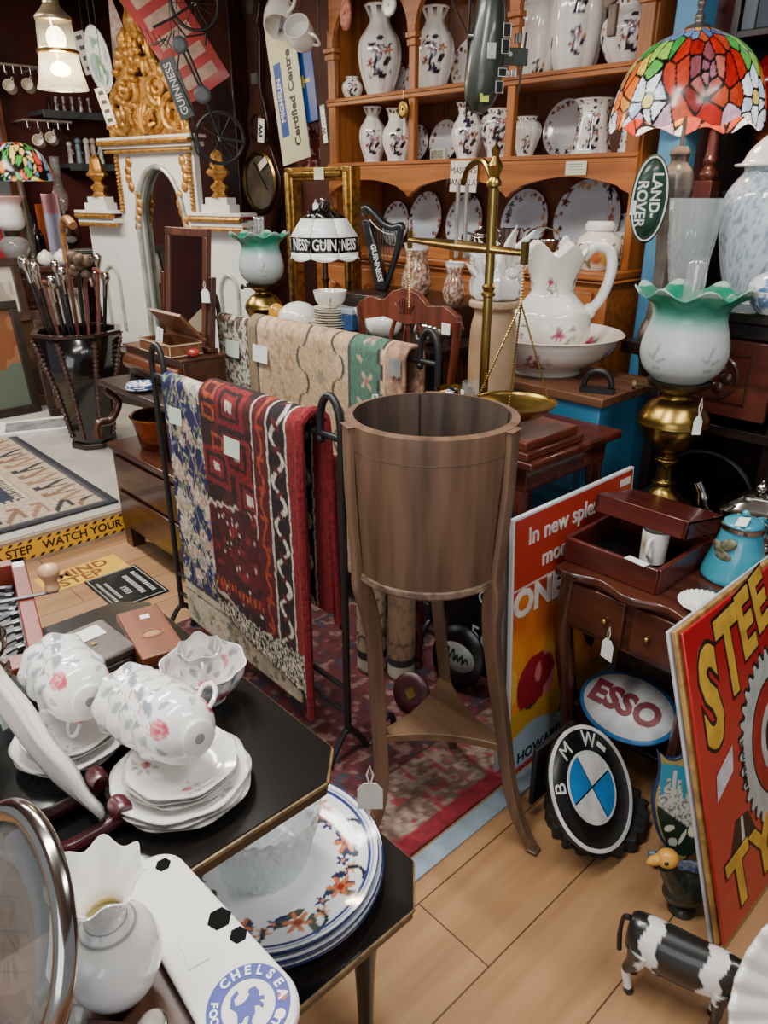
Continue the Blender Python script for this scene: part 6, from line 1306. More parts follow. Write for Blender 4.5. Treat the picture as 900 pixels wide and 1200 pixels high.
# round mirror with silver rim, and wine glass
mc=atd(6,1088,.563); mn=(RGT*-.64+UPV*.12-FWD*.76).normalized(); mu=Vector((0,0,1)); mu=(mu-mn*mu.dot(mn)).normalized(); rm=.090; mc.z=NZ+rm*mu.z+.0105
t=thing('glass_tray','round clear glass tray with broad silver rim standing on edge at the bottom left corner','tray',X=FR(mc,mu.cross(mn),mu))
b=M(); b.disc(rm-.004,72,2); b.build('glass_plate',glass('#e4e8e8',.02,.84),t,solid=.002)
b=M(); b.lathe(spl([(rm-.010,.004),(rm-.004,.0065),(rm+.003,.004),(rm+.006,-.003),(rm+.003,-.008),(rm-.008,-.009)],4),96,caps=False); b.build('rim',SILVER,t)
b=M(); b.tube([(-.03,-rm-.004,.02),(-.02,-rm+.01,0),(-.03,-rm-.004,-.02)],.004,6); b.tube([(.03,-rm-.004,.02),(.02,-rm+.01,0),(.03,-rm-.004,-.02)],.004,6); b.build('foot',SILVER,t)
t=thing('wine_glass','small clear stemmed glass standing by the round silver rimmed tray','glass',(-.420,-.03,NZ))
b=M(); b.lathe(spl([(.022,0),(.02,.002),(.004,.006),(.003,.03),(.006,.04),(.018,.052),(.022,.075),(.02,.095)],6)+[(.0188,.095)]+spl([(.0205,.075),(.0165,.053),(0.0001,.042)],4),48); b.build('glass',CLEAR,t)
t=thing('crystal_stopper','cut glass knob standing beside the frilled vase at the bottom edge','ornament',(-.432,.075,NZ)); b=M(); b.lathe(spl([(.012,0),(.006,.01),(.013,.022),(.010,.032)],3)+[(0,.036)],12); b.build('stopper',glass('#eef3f4',.04,.6),t,ang=10)
# ================================================================ long dark table behind the rugs
BT=.95
t=thing('long_table','long dark table behind the farther rug stand covered with lamps, jugs and china','table',(-2.40,2.10,0))
b=M(); b.bx(-.30,.68,-.29,.28,.91,BT); b.build('table_top',DARKW,t,bev=.004)
for x in(-.25,.25):
    for y in(-.2,.2): b=M(); b.bx(x-.025,x+.025,y-.025,y+.025,0,.91); b.build('leg',DARKWZ,t)
    b=M(); b.bx(x-.02,x+.02,-.2,.2,.1,.14); b.build('stretcher',DARKW,t)
T1=BT+.001
lo=thing('low_table','lower dark side table at the left end of the long table, under the gilt frame','table',(-2.89,2.10,0)); b=M(); b.bx(-.185,.18,-.29,.28,.72,.76); b.build('table_top',DARKW,lo,bev=.004)
for x in(-.15,.15):
    for y in(-.25,.24): b=M(); b.bx(x-.02,x+.02,y-.02,y+.02,0,.72); b.build('leg',DARKWZ,lo)
T0=.761
oil_lamp('oil_lamp','brass oil lamp with green topped frosted glass shade, behind the cream rug',(-2.87,1.94,T0),.98)
# gilt frame
A=P2(341,2.325,1.0); B_=P2(415,2.325,1.0); t=thing('gilt_frame','tall thick gilt picture frame without picture standing left of the pine dresser','frame',(A.x,2.325,T0))
GF=mat('#a8823f',.35,.85,c2='#6a4c1c',scale=45,bump=.5); fw,fh,ft=B_.x-A.x,.79,.05
for (x0,x1,z0,z1,nm) in ((0,.058,0,fh,'side_moulding'),(fw-.058,fw,0,fh,'side_moulding'),(.058,fw-.058,fh-.058,fh,'top_moulding'),(.058,fw-.058,0,.058,'bottom_moulding')):
    b=M(); b.bx(x0,x1,-.01,ft,z0,z1); 
    if nm=='side_moulding': b.tube([((x0+x1)/2,-.012,z0+.02),((x0+x1)/2,-.012,z1-.02)],.016,8); 
    else: b.tube([(x0,-.012,(z0+z1)/2),(x1,-.012,(z0+z1)/2)],.016,8)
    b.build(nm,GF,t,bev=.006)
b=M(); b.box((fw*.6,-.03,fh-.03),(.07,.002,.05)); b.build('price_label',mat('#d8d6b8',.6),t)
# advertising lamp
P=at(382,345,y=2.11); t=thing('advertising_lamp','small lamp with black and white panelled glass shade and white capital letters','lamp',(P.x,2.11,T1),0)
zt=at(378,237,y=2.11).z-T1; zb=at(378,308,y=2.11).z-T1; n=8; rw=sz(41,(P.x,P.y,1.2)); 
b=M(); b.lathe(spl([(.06,0),(.062,.01),(.03,.03),(.014,.05),(.012,zb*.6),(.02,zb*.7),(.012,zb*.8),(.010,zt)],4),24); b.build('base',mat('#5d4a2c',.4,.8),t)
ang0=math.atan2(-P.y,-P.x)
LWh=mat('#e9e8e4',.25,emis=.35,var=.01,coat=.3); LBk=mat('#0d0d0e',.2,coat=.4)
def panel(r0,z0,r1,z1,m,nm,sc=False):
    for i in range(n):
        a0=ang0+2*pi*(i-.5)/n; a1=ang0+2*pi*(i+.5)/n; g=.012
        p=lambda r,a,z:(r*cos(a),r*sin(a),z)
        if sc:
            vs=[p(r1,a0+g,z1),p(r1,a1-g,z1)]+[p(r0,a1-g-(a1-a0-2*g)*k/8,z0-.012*sin(pi*k/8)) for k in range(9)]
        else: vs=[p(r0,a0+g,z0),p(r0,a1-g,z0),p(r1,a1-g,z1),p(r1,a0+g,z1)]
        b=M(); b.add(vs,[tuple(range(len(vs)))]); b.build(nm,m,t,solid=.003)
zm1=zb+(zt-zb)*.47; zm2=zb+(zt-zb)*.20; zq=zb+(zt-zb)*.66
panel(rw*1.0,zm2-(zm2-zb)*.45,rw*1.0,zm2,LWh,'white_panel',True)
panel(rw*1.0,zm2,rw*1.0,zm1-.004,LBk,'lettered_panel')
panel(rw*1.0,zm1-.004,rw*.68,zb+(zt-zb)*.74,LWh,'white_panel'); panel(rw*.68,zb+(zt-zb)*.74,.02,zt,LBk,'black_panel')
b=M()
for i,s_ in enumerate(('GUIN','NESS')*4):
    a=ang0+2*pi*(i+0)/n+pi/n*0; rad=rw*cos(pi/n)*1.0+.0028
    Xp=FR((rad*cos(a),rad*sin(a),(zm2+zm1)/2-.002),(-sin(a),cos(a),0),(0,0,1)); b=M(); addtext(b,s_,(zm1-zm2)*.95,Xp@Matrix.Diagonal((.62 if s_=='NESS' else .66,1,1,1)),bold=.001); b.build('lettering',mat('#f0efe8',.4,emis=.2),t)
b=M(); b.ball((0,0,zt+.008),.014,12); b.build('cap',SILVER,t)
price_tag('small white tag tied to the cap of the panelled advertising lamp',(P.x+.012,P.y-.05,T1+zt+.012),.03,.025,R(30),.012)
# plates and cup
P=at(388,384,z=T1); z=T1; 
for i in range(8):
    r=.078 if i<3 else .070; lab=['lowest','second','third','fourth','fifth','sixth','seventh','topmost'][i]+' plate of the cream stack behind the beige rug'
    s=thing('cream_plate',lab,'plate',(P.x,P.y,z),.3*i,'stacked cream plates'); b=M(); b.lathe([(.5*r,0)]+spl([(.55*r,.002),(.8*r,.006),(r,.012)],4)+[(r,.014),(.8*r,.008),(.5*r,.005),(0.0001,.005)],48); b.build('dish',CREAM,s); z+=.0095
z+=.005
s=thing('cream_bowl','cream china bowl with small green tree standing on the cream plates','bowl',(P.x,P.y,z),math.atan2(-P.y,-P.x)); b=M(); b.lathe(spl([(.035,0),(.037,.004),(.055,.02),(.064,.05),(.066,.062)],5)+[(.064,.062),(.05,.02),(0.0001,.01)],64)
def tp(uv,co):
    c=np.tile(hx('#e8e2d0'),(len(co),1)); y=np.arctan2(co[:,1],co[:,0])*.06; z_=co[:,2]; m=(z_>.008)&(z_<.04)&(np.abs(y)<(.04-z_)*.4); mixc(c,m&(vnoise(y*400,z_*400,1)>.4),'#5d6b50'); mixc(c,(np.abs(y)<.001)&(z_<.01),'#5a4a38'); return c
b.build('bowl',POT,s,paint=tp)
# white domed dish, orange ornament, small blue box
P=at(340,372,z=T1); t=thing('domed_dish','white domed china dish behind the beige rug, left of the cream plates','dish',(-2.52,1.87,T1)); b=M(); b.lathe(spl([(.07,0),(.085,.008),(.085,.02),(.075,.05),(.045,.075),(.01,.085)],5)+[(0,.086)],40); b.build('dish',WHITE,t)
t=thing('amber_knob','amber yellow glass ornament at the left of the white domed dish','ornament',(-2.645,1.85,T1)); b=M(); b.lathe(spl([(.025,0),(.035,.02),(.03,.05),(.012,.065)],4)+[(0,.068)],20); b.build('ornament',mat('#d89a34',.15,coat=.6),t)
P=at(409,386,z=T1); t=thing('blue_box','small pale blue and navy lidded box behind the beige rug','box',(P.x,P.y,T1),R(10)); b=M(); b.box((0,0,.03),(.075,.05,.06)); b.build('box',mat('#2d4f7c',.4),t,bev=.003); b=M(); b.box((0,0,.072),(.079,.054,.022)); b.build('lid',mat('#a9bccb',.4),t,bev=.003)
# plinth, harp, jugs
t=thing('display_plinth','low dark wooden plinth on the long table under the harp and jugs','plinth',(-2.14,2.20,T1)); b=M(); b.bx(-.32,.30,-.16,.16,0,.115); b.build('plinth',DARKW,t,bev=.004); PZ=T1+.116
P=at(447,340,y=2.20); t=thing('harp_sign','black harp shaped advertising sign with white capital letters down its front pillar','sign',(P.x,P.y,PZ),R(22))
hh=at(447,243,y=2.2).z-PZ; k=hh
def HP(pts): return [(x*k,z*k) for x,z in pts]
HB=mat('#111213',.35,c2='#1c1d1f',scale=30,coat=.3); Xh=TR((0,0,0),pi/2)
out=spl([(-.02,.0),(.05,.02),(.10,.3),(.20,.62),(.28,.70),(.27,.78),(.12,.77),(.0,.80),(-.08,.92),(-.16,1.0),(-.26,.97),(-.29,.88),(-.23,.84),(-.19,.88)],6)
b=M(); b.prism(HP([(-.05,0),(.09,0),(.10,.06),(-.02,.42),(-.14,.86),(-.25,.86),(-.2,.6)]),-.022,.022,X=Xh); b.build('front_pillar',HB,t,bev=.006)
b=M(); b.tube([(x*k,0,z*k) for x,z in spl([(-.21,.90),(-.25,.97),(-.20,1.0),(-.10,.93),(.02,.82),(.15,.77),(.27,.79),(.29,.74)],6)],.05*k,10,flat=.8)
b.build('curved_neck',HB,t)
b=M(); b.tube([(x*k,0,z*k) for x,z in spl([(.27,.76),(.24,.55),(.14,.25),(.06,.02)],6)],[.055*k]*7+[.05*k]*12,10,flat=.8); b.build('sound_box',HB,t)
for i in range(9):
    u=.12+i/10.5; b=M(); b.tube([((-.14+.36*u)*k,0,(.88-.14*u)*k),((-.12+.36*u+.02)*k,0,(.80-.75*(1-u)**.8*1.0+ (.0))*k*1.0 if False else (.62*u+.02+.06)*k)],.0018,5); b.build('string',mat('#6d6a60',.4,.7),t)
b=M(); b.tube([(x*k,-.024,z*k) for x,z in spl([(-.13,.86),(-.02,.76),(.1,.70),(.2,.69)],5)],.0025,5); b.build('white_line',mat('#c9c7bf',.5),t)
p0=Vector((-.10*k,-.0235,.62*k)); p1=Vector((.035*k,-.0235,.06*k)); Xt=FR((p0+p1)/2+Vector((0,-.001,0)),(p1-p0),Vector((0,-1,0)).cross(p1-p0)); text('lettering','GUINNESS',.032,mat('#e6e4da',.5),t,Xt,bold=.0008)
def pitcher(label,x,y,s,rz):
    t=thing('lustre_jug',label,'jug',(x,y,PZ),rz); b=M()
    rr=lambda th,r,z,q:(r*(1+.35*max(0,cos(th-pi))**4*max(0,(z/s-.12)/.05)),z+.022*s/.17*max(0,cos(th-pi))**3*max(0,(z/s-.12)/.05)) if z/s>.12 else (r,z)
    b.lathe([(r*s/.17,z*s/.17) for r,z in spl([(.035,0),(.045,.02),(.050,.05),(.042,.09),(.034,.12),(.040,.16),(.045,.17)],6)]+[(.042*s/.17,.17*s/.17),(.032*s/.17,.125*s/.17),(0.0001,.1*s/.17)],56)
    def pp(uv,co):
        c=np.tile(hx('#8a6450'),(len(co),1)); n=vnoise(np.arctan2(co[:,1],co[:,0])*8,co[:,2]*120,2); mixc(c,n>.58,'#b8a08c'); mixc(c,n<.3,'#5d4438'); mixc(c,(uv[:,1]>.72),'#e8e2da'); mixc(c,(co[:,2]>.158*s/.17),'#ece8e2'); return c
    b.build('body',POT,t,paint=pp); b=M(); b.tube([(x_*s/.17,0,z_*s/.17) for x_,z_ in spl([(.038,.165),(.07,.17),(.075,.11),(.045,.05)],5)],.006*s/.17,8); b.build('handle',WHITE,t)
P=at(464,352,z=PZ); pitcher('taller brown patterned jug with white lip behind the chair crest',P.x,2.13,.2,R(150)); pitcher('shorter brown patterned jug with white lip right of the taller jug',-1.895,2.12,.145,R(150))
t=thing('white_teapot','white china teapot seen through the left opening of the chair back','teapot',(-2.06,1.92,T1),R(30)); b=M(); b.lathe(spl([(.04,0),(.06,.02),(.068,.055),(.05,.09),(.03,.10),(.012,.108),(.012,.12)],5)+[(0,.124)],40); b.build('pot',WHITE,t); b=M(); b.tube(spl([(-.06,0,.04),(-.09,0,.06),(-.11,0,.1)],5),[.012]*6+[.008]*5,8); b.build('spout',WHITE,t)
t=thing('silver_urn','round silver pot seen through the right opening of the chair back','pot',(-1.83,1.93,T1)); b=M(); b.lathe(spl([(.035,0),(.055,.02),(.06,.05),(.05,.075),(.035,.08),(.03,.095),(.008,.1),(.01,.112)],5)+[(0,.115)],40); b.build('pot',SILVER,t)
# ================================================================ open walnut cabinet behind the blue rug
CX,CY=-2.62,1.36; t=thing('open_cabinet','walnut cabinet with open shelf below a stand top, behind the blue flowered rug','cabinet',(CX,CY,0))
b=M(); b.bx(-.36,.36,-.16,.17,.10,.45); b.build('carcass',WALNUT,t,bev=.003); b=M(); b.bx(-.375,.375,-.175,.175,.45,.475); b.build('lower_top',WALNUT,t,bev=.005)
for x in (-.33,.33):
    for y in(-.125,.135): b=M(); b.bx(x-.03,x+.03,y-.03,y+.03,0,.10); b.build('foot',WALNUTZ,t)
for z in (.20,.36): b=M(); b.bx(-.33,.33,-.172,-.159,z-.07,z+.07); b.build('drawer_front',WALNUT,t,bev=.004)
b=M(); b.bx(-.36,.36,.155,.17,.475,.72); b.bx(.33,.36,-.1,.155,.475,.72); b.build('upper_panels',DARKW,t)
b=M(); b.bx(-.38,.37,-.17,.175,.72,.742); b.build('stand_top',DARKW,t,bev=.004)
b=M(); b.tube(spl([(-.365,-.21,.50),(-.37,-.20,.56),(-.365,-.14,.57),(-.365,-.10,.64),(-.36,-.15,.70),(-.36,-.12,.72)],6),.016,10); b.build('scroll_bracket',WALNUTZ,t)
P=at(158,536,z=.476); t=thing('copper_pan','flared copper preserving pan with brass rim on the open shelf of the walnut cabinet','pan',(-2.80,1.345,.4765))
CO=mat('#8a4a2c',.35,.9,c2='#5a2e1c',scale=9); prof=spl([(.085,0),(.088,.004),(.10,.06),(.113,.125)],5); b=M(); b.lathe(prof+[(.11,.126)]+spl([(.097,.06),(.084,.008),(0.0001,.006)],5),56); b.build('pan',CO,t); b=M(); b.lathe([(.110,.122),(.118,.124),(.121,.130),(.116,.134),(.109,.130)],56,caps=False); b.build('rim',mat('#b07a44',.3,.9),t)
b=M(); b.tube(spl([(-.1,.02,.128),(-.06,.03,.15),(.05,.03,.15),(.1,.02,.128)],6),.005,8); b.build('handle',BRASS,t)
t=thing('leather_strap','dark rolled leather strap lying in the copper pan','strap',(-2.80,1.345,.4845)); b=M(); b.tube(spl([(-.05,-.03,.055),(-.02,0,.10),(.03,.01,.11),(.05,.0,.06)],6),.018,10); b.build('strap',mat('#2a201a',.6),t)
z=.743
for i in range(3):
    r=.060-.003*i; P=at(190,437,z=.745); s=thing('blue_plate',['lowest blue and white plate beside the black hook, on the stand top','middle blue and white plate beside the black hook on the stand top','topmost blue and white plate beside the black hook on the stand top'][i],'plate',(-2.70,1.238,z),i,'blue and white plates'); b=M(); b.disc(r,64,14,zf=lambda q,th:.012*max(0,(q-.5)/.5)**1.5+.002)
    def bp2(uv,co):
        rr_=np.hypot(co[:,0],co[:,1])/r; c=np.tile(hx('#dfe4e8'),(len(co),1)); n=vnoise(co[:,0]*120,co[:,1]*120,i); mixc(c,(rr_>.62)&(n>.5),'#3a5f9a'); mixc(c,(rr_<.5)&(n>.62),'#4a6fa6'); return c
    b.build('dish',POT,s,solid=.003,paint=bp2); z+=.0065
# writing slope with rounded front
t=thing('roll_front_chest','walnut table chest with rounded front moulding on the stand top','chest',(-2.76,1.40,.743)); b=M(); b.bx(-.24,.24,-.07,.11,.0,.12); b.build('box',WALNUT,t,bev=.004); b=M(); b.tube([(-.22,-.065,.06),(.0,-.065,.06),(.22,-.065,.06)],.035,16); b.build('rounded_front',wood('#6a3a22','#3f2014',.25,'x',coat=.4),t)
b=M(); b.bx(-.245,.245,-.08,.12,.12,.128); b.build('top',WALNUT,t,bev=.002); QZ=.8725
# writing box
WB=wood('#7a4e30','#4f2f1c',.4,'x'); t=thing('writing_box','open inlaid wooden writing box with pale string lines and a tilted lid','box',(-2.69,1.375,QZ),R(0))
b=M(); b.bx(-.12,.12,-.065,.065,0,.006)
for s_ in(-1,1): b.bx(-.12,.12,s_*.065-.005,s_*.065+.005,0,.05); b.bx(s_*.12-.005,s_*.12+.005,-.065,.065,0,.05)
b.build('tray',WB,t,bev=.001)
LN=mat('#d6c8a8',.4)
for (p,q) in (((-.12,-.0705,.006),(.12,-.0705,.006)),((-.12,-.0705,.046),(.12,-.0705,.046)),((.1255,-.065,.006),(.1255,.065,.006)),((.1255,-.065,.046),(.1255,.065,.046)),((.1255,-.0705,.006),(.1255,-.0705,.046))):
    b=M(); b.tube([p,q],.0018,5); b.build('string_inlay',LN,t)
b=M(); b.bx(-.12,.12,-.125,0,0,.012,X=TR((0,.068,.056),-R(48))); b.build('lid',WB,t,bev=.001)
t=thing('printed_card','white printed card standing tilted inside the open writing box','card',X=TR((-2.735,1.345,QZ+.0075),R(80),0,R(-12))); b=M(); b.box((0,.042,0),(.085,.084,.002)); b.build('card',PAPER,t); b=M()
for (w_,y_) in ((.04,.07),(.02,.06),(.05,.035)): b.box((0,y_,.0014),(w_,.003,.0004))
b.build('print',mat('#7a8286',.6),t)
for i,(x,y,l) in enumerate(((-2.86,1.39,'small red object behind the left corner of the writing box'),(-2.545,1.39,'small red object behind the tilted lid of the writing box'))):
    t=thing('red_ornament',l,'ornament',(x,y,QZ),i); b=M(); b.ball((0,0,.016),(.024,.016,.0155),16); b.build('ornament',mat('#b2332c',.3,coat=.4),t)
# toilet mirror
P=at(214,366,y=1.56); t=thing('dressing_mirror','brown framed dressing table mirror on a stand, reflecting dark shapes','mirror',(-2.515,1.578,QZ),R(22)); t.location=(-2.745,1.475,QZ); t.rotation_euler=(R(-7),0,R(4))
fw,fh=.285,.45
b=M(); b.bx(-fw/2,fw/2,-.012,.012,.02,.05); b.bx(-fw/2,fw/2,-.012,.012,fh-.03,fh); b.bx(-fw/2,-fw/2+.028,-.012,.012,.05,fh-.03); b.bx(fw/2-.028,fw/2,-.012,.012,.05,fh-.03); b.build('frame',wood('#5d3524','#3a2016',.4,'z'),t,bev=.003)
b=M(); b.bx(-fw/2+.026,fw/2-.026,-.006,-.002,.048,fh-.028); b.build('mirror_glass',mat('#b8bcbc',.02,1,var=.01),t)
b=M(); b.bx(-fw/2-.04,fw/2+.04,-.022,.022,0,.018); b.build('base',WALNUT,t,bev=.003)
for s_ in(-1,1): b=M(); b.bx(s_*(fw/2+.022)-.012,s_*(fw/2+.022)+.012,-.012,.012,.018,.28); b.build('upright',WALNUTZ,t,bev=.003)
price_tag('white luggage tag hanging from the right upright of the dressing table mirror',Vector(t.location)+Vector((.18,.0,.27)),.05,.034,R(30),.03)
# ================================================================ raised area: stick stand, frames, mat
PF=.1205
t=thing('stick_stand','black octagonal stick stand flaring to the top with ribbed spiral corner columns','stand',(-4.10,1.56,PF),R(20))
k=[.105,.11,.16,.235]; zz=[.0,.05,.35,.63]
oc=lambda r:[(r*cos(pi/8+i*pi/4),r*sin(pi/8+i*pi/4)) for i in range(8)]
b=M(); vs=[]; fs=[]
for r,z in zip(k,zz): vs+=[(x,y,z) for x,y in oc(r)]
for j in range(3):
    for i in range(8): fs.append((j*8+i,j*8+(i+1)%8,(j+1)*8+(i+1)%8,(j+1)*8+i))
fs.append(tuple(range(8))[::-1]); b.add(vs,fs); b.build('body',BLKGLOSS,t,ang=20,solid=.004)
b=M(); o=oc(.242); i_=oc(.208); vs=[(x,y,.63) for x,y in o]+[(x,y,.63) for x,y in i_]+[(x,y,.645) for x,y in o]+[(x,y,.645) for x,y in i_]; fs=[]
for i in range(8): j=(i+1)%8; fs+=[(i,j,16+j,16+i),(16+i,16+j,24+j,24+i),(8+j,8+i,24+i,24+j),(j,i,8+i,8+j)]
b.add(vs,fs); b.build('rim',mat('#3a221c',.25,coat=.4),t,ang=20)
for i in range(8):
    a=pi/8+i*pi/4; b=M(); P0=[((kk+.006)*cos(a),(kk+.006)*sin(a),z_) for kk,z_ in zip(np.interp(np.linspace(.06,.61,90),zz,k),np.linspace(.06,.61,90))]
    b.tube(P0,[.012+.003*sin(q*1.5) for q in range(90)],10); b.build('spiral_column',mat('#4a2a20',.3,coat=.4),t)
b=M(); b.prism(oc(.13),-.0,.03); b.build('foot',DARKW,t,bev=.006)
stk=[('walking stick with bent bamboo crook handle in the black stand','crook',-.02,-.06,.28,.02),('knobbly brown thorn headed walking stick in the black stand','knob',.06,.02,.30,.03)]
rr=random.Random(11); M0=bpy.data.objects[t.name].matrix_world.copy(); SP=Vector((-4.10,1.56,PF))
kinds=['silver']*8+['wood']*3+['hook']; nm=['leftmost','second from left','third from left','fourth from left','fifth from left','sixth from left','seventh from left','rightmost']
def stick(label,x,y,tx,ty,L,kind,c):
    t=thing('walking_stick',label,'walking stick',X=FR(SP+Vector((x,y,.034)),(1,0,-tx),(0,1,-ty)),group='walking sticks in the black stand')
    b=M(); b.tube([(0,0,0),(0,0,L)],[.008,.011],10); b.build('shaft',c,t)
    b=M()
    if kind=='silver': b.lathe(spl([(.013,L-.08),(.0135,L-.02),(.018,L),(.024,L+.02),(.02,L+.04),(.008,L+.05)],4)+[(0,L+.052)],14); b.build('silver_handle',SILVER,t)
    elif kind=='crook': b.tube(spl([(0,0,L-.02),(0,0,L+.10),(.03,-.0,L+.17),(.09,.0,L+.19),(.15,0,L+.16)],6),[.016]*10+[.02]*8+[.022]*7,12); b.build('crook_handle',mat('#9a6a3c',.4,c2='#6e4626',scale=25,coat=.3),t)
    elif kind=='knob':
        for i in range(10): b.ball((rr.uniform(-.03,.05),rr.uniform(-.03,.03),L+rr.uniform(0,.08)),rr.uniform(.02,.035),10)
        b.build('knobbly_head',mat('#6a5040',.5,c2='#43302a',scale=50,bump=.5),t)
    elif kind=='hook': b.tube([(0,0,L)]+[(.05-.05*cos(a),0,L+.05*sin(a)) for a in np.linspace(0,pi,12)],.010,10); b.build('hook_handle',mat('#5a3422',.4,coat=.3),t)
    else: b.tube([(-.04,0,L+.01),(.0,0,L+.015),(.06,0,L+.01)],[.01,.014,.008],10); b.build('wooden_handle',mat('#7a4636',.4,coat=.3),t)
BKS=mat('#131212',.3,coat=.3); BRS=mat('#6a3a30',.35,coat=.3); DBS=mat('#33211a',.35,coat=.3)
i=0
for gx in (-1,0,1):
    for gy in (-1,0,1):
        x=gx*.035; y=gy*.035; kd='silver' if i not in(4,7,2) else ('crook' if i==4 else 'knob' if i==7 else 'hook')
        lab={'crook':'bent bamboo crook handled walking stick in the black stand','knob':'walking stick with knobbly brown root head in the black stand','hook':'hook handled brown walking stick at the right of the black stand'}.get(kd,'black walking stick with silver handle in the black stand')
        c=BKS if kd in('silver','knob') else BRS
        stick(lab,x,y,gx*.13+rr.uniform(-.02,.02),gy*.13+rr.uniform(-.02,.02),rr.uniform(.86,.95)+(.05 if kd in('crook','knob') else 0)-(.1 if kd=='hook' else 0),kd,c); i+=1
for (x,y,l) in ((-.02,.06,'black walking stick with silver handle in the black stand'),(.02,-.06,'black walking stick with silver handle in the black stand'),(-.06,.025,'black walking stick with silver handle in the black stand'),(.055,-.03,'black walking stick with silver handle in the black stand')): stick(l,x,y,x*2.2,y*2.2,rr.uniform(.85,.95),'silver',BKS)
stick('reddish wooden walking stick leaning to the left in the black stand',-.055,-.02,-.17,-.05,.84,'wood',BRS)
stick('pinkish brown walking stick upright at the right of the black stand',.06,.02,.15,.06,.92,'wood',mat('#7a4438',.35,coat=.3))
# sideboard at left with glass and china
SBX0,SBX1,SBY0,SBY1,SBZ=-6.1,-5.42,.9,2.15,.98
t=thing('back_sideboard','long dark wooden sideboard at the back left carrying lamps and china','sideboard',((SBX0+SBX1)/2,(SBY0+SBY1)/2,PF)); w=(SBX1-SBX0)/2; h=(SBY1-SBY0)/2; sz_=SBZ-PF
b=M(); b.bx(-w,w,-h,h,.0,sz_-.04); b.build('carcass',WALNUT,t,bev=.004); b=M(); b.bx(-w-.02,w+.03,-h-.02,h+.02,sz_-.04,sz_); b.build('top',WALNUT,t,bev=.008)
for i in range(3):
    y=-h+.05+i*(2*h-.1)/3; b=M(); b.bx(w-.005,w+.012,y+.01,y+(2*h-.1)/3-.01,sz_-.22,sz_-.07); d=b.build('drawer',WALNUT,t,bev=.004); kk=M(); kk.ball((w+.022,y+(2*h-.1)/6,sz_-.145),.014,10); kk.build('knob',BRASS,d)
    b=M(); b.bx(w-.005,w+.012,y+.01,y+(2*h-.1)/3-.01,.06,sz_-.25); b.build('door',WALNUT,t,bev=.004)
b=M(); b.bx(-w,w,-h-.01,-h+.0,0,sz_-.04); 
SB=SBZ+.001
def S(u,z=SB,x=None): 
    return at(u,0,x=x)
def onx(u,x,z):
    lo,hi=-200,900
    for _ in range(40):
        m=(lo+hi)/2
        if at(u,m,x=x).z>z: lo=m
        else: hi=m
    p=at(u,m,x=x); p.z=z; return p
# leaning framed pictures
def framed(label,ua,ub,vb,vt,x,pic,fr='#3a241b',bw=.05,lean=.16,z0=PF,fd=.03):
    A=onx(ua,x,z0); B=onx(ub,x,z0); top=at((ua+ub)/2,vt,x=x-.12).z; Hh=(top-z0)*1.0; Wd=abs(B.y-A.y); up=Vector((-lean,0,1)).normalized(); c=Vector((x,(A.y+B.y)/2,z0+.004))+up*Hh/2
    t=thing('framed_picture',label,'picture',X=FR(c,(0,1,0),up),group='framed pictures leaning against the back sideboard'); fm=mat(fr,.4,c2='#1c110c',scale=20,coat=.2); b=M()
    b.bx(-Wd/2,Wd/2,-Hh/2,-Hh/2+bw,-.0,fd); b.bx(-Wd/2,Wd/2,Hh/2-bw,Hh/2,0,fd); b.bx(-Wd/2,-Wd/2+bw,-Hh/2+bw,Hh/2-bw,0,fd); b.bx(Wd/2-bw,Wd/2,-Hh/2+bw,Hh/2-bw,0,fd); b.build('frame',fm,t,bev=.004)
    b=M(); b.grid(lambda a,q:((a-.5)*(Wd-2*bw),(q-.5)*(Hh-2*bw),.006),40,50)
    def pt(uv,co):
        a=uv[:,0]; y=uv[:,1]; n=vnoise(a*6,y*7,len(label)); c=np.tile(hx(pic[0]),(len(a),1)); mixc(c,n>.5,pic[1]); mixc(c,y<.35+.1*n,pic[2]); 
        if len(pic)>3: m=(a<.12)|(a>.88)|(y<.12)|(y>.88); c[m]=hx(pic[3])
        return c
    b.build('picture',painted(.2,coat=.6),t,paint=pt); return t
framed('large dark framed brown painting at the far left edge',-40,48,470,352,-5.02,('#7a4d34','#8d6248','#5a6458'),'#2a211c',.05)
framed('thin dark framed picture edge just right of the large brown painting',20,70,468,362,-5.16,('#4a3628','#5a4434','#3a2a20'),'#4a3428',.06)
framed('grey framed etching standing left of the black stick stand',84,122,470,335,-5.12,('#a39c92','#8d857c','#938a7e','#b5aea4'),'#7a6c60',.05)
framed('small brown framed seaside photograph low beside the black stick stand',58,96,505,418,-4.84,('#66788a','#8a98a2','#7a5a44'),'#3c2c24',.045)
framed('high pale picture in dark frame standing behind the etching',14,58,400,300,-5.24,('#b5ada0','#9a9084','#8c8276','#c4bcb0'),'#3a2218',.05)
framed('narrow dark frame at the far left, above the brown painting',-20,16,400,300,-5.17,('#8a8076','#a09688','#6a5e54','#b0a89c'),'#33241d',.05)
t=thing('magazine_pile','pale printed magazine lying on the floor under the leaning pictures','magazine',(-4.62,1.42,PF),R(70)); b=M(); b.box((0,0,.012),(.42,.30,.024)); b.build('pages',PAPER,t); b=M(); b.box((0,0,.0248),(.34,.2,.001)); b.build('cover_print',mat('#8a8c90',.6,c2='#5a5650',scale=16),t)
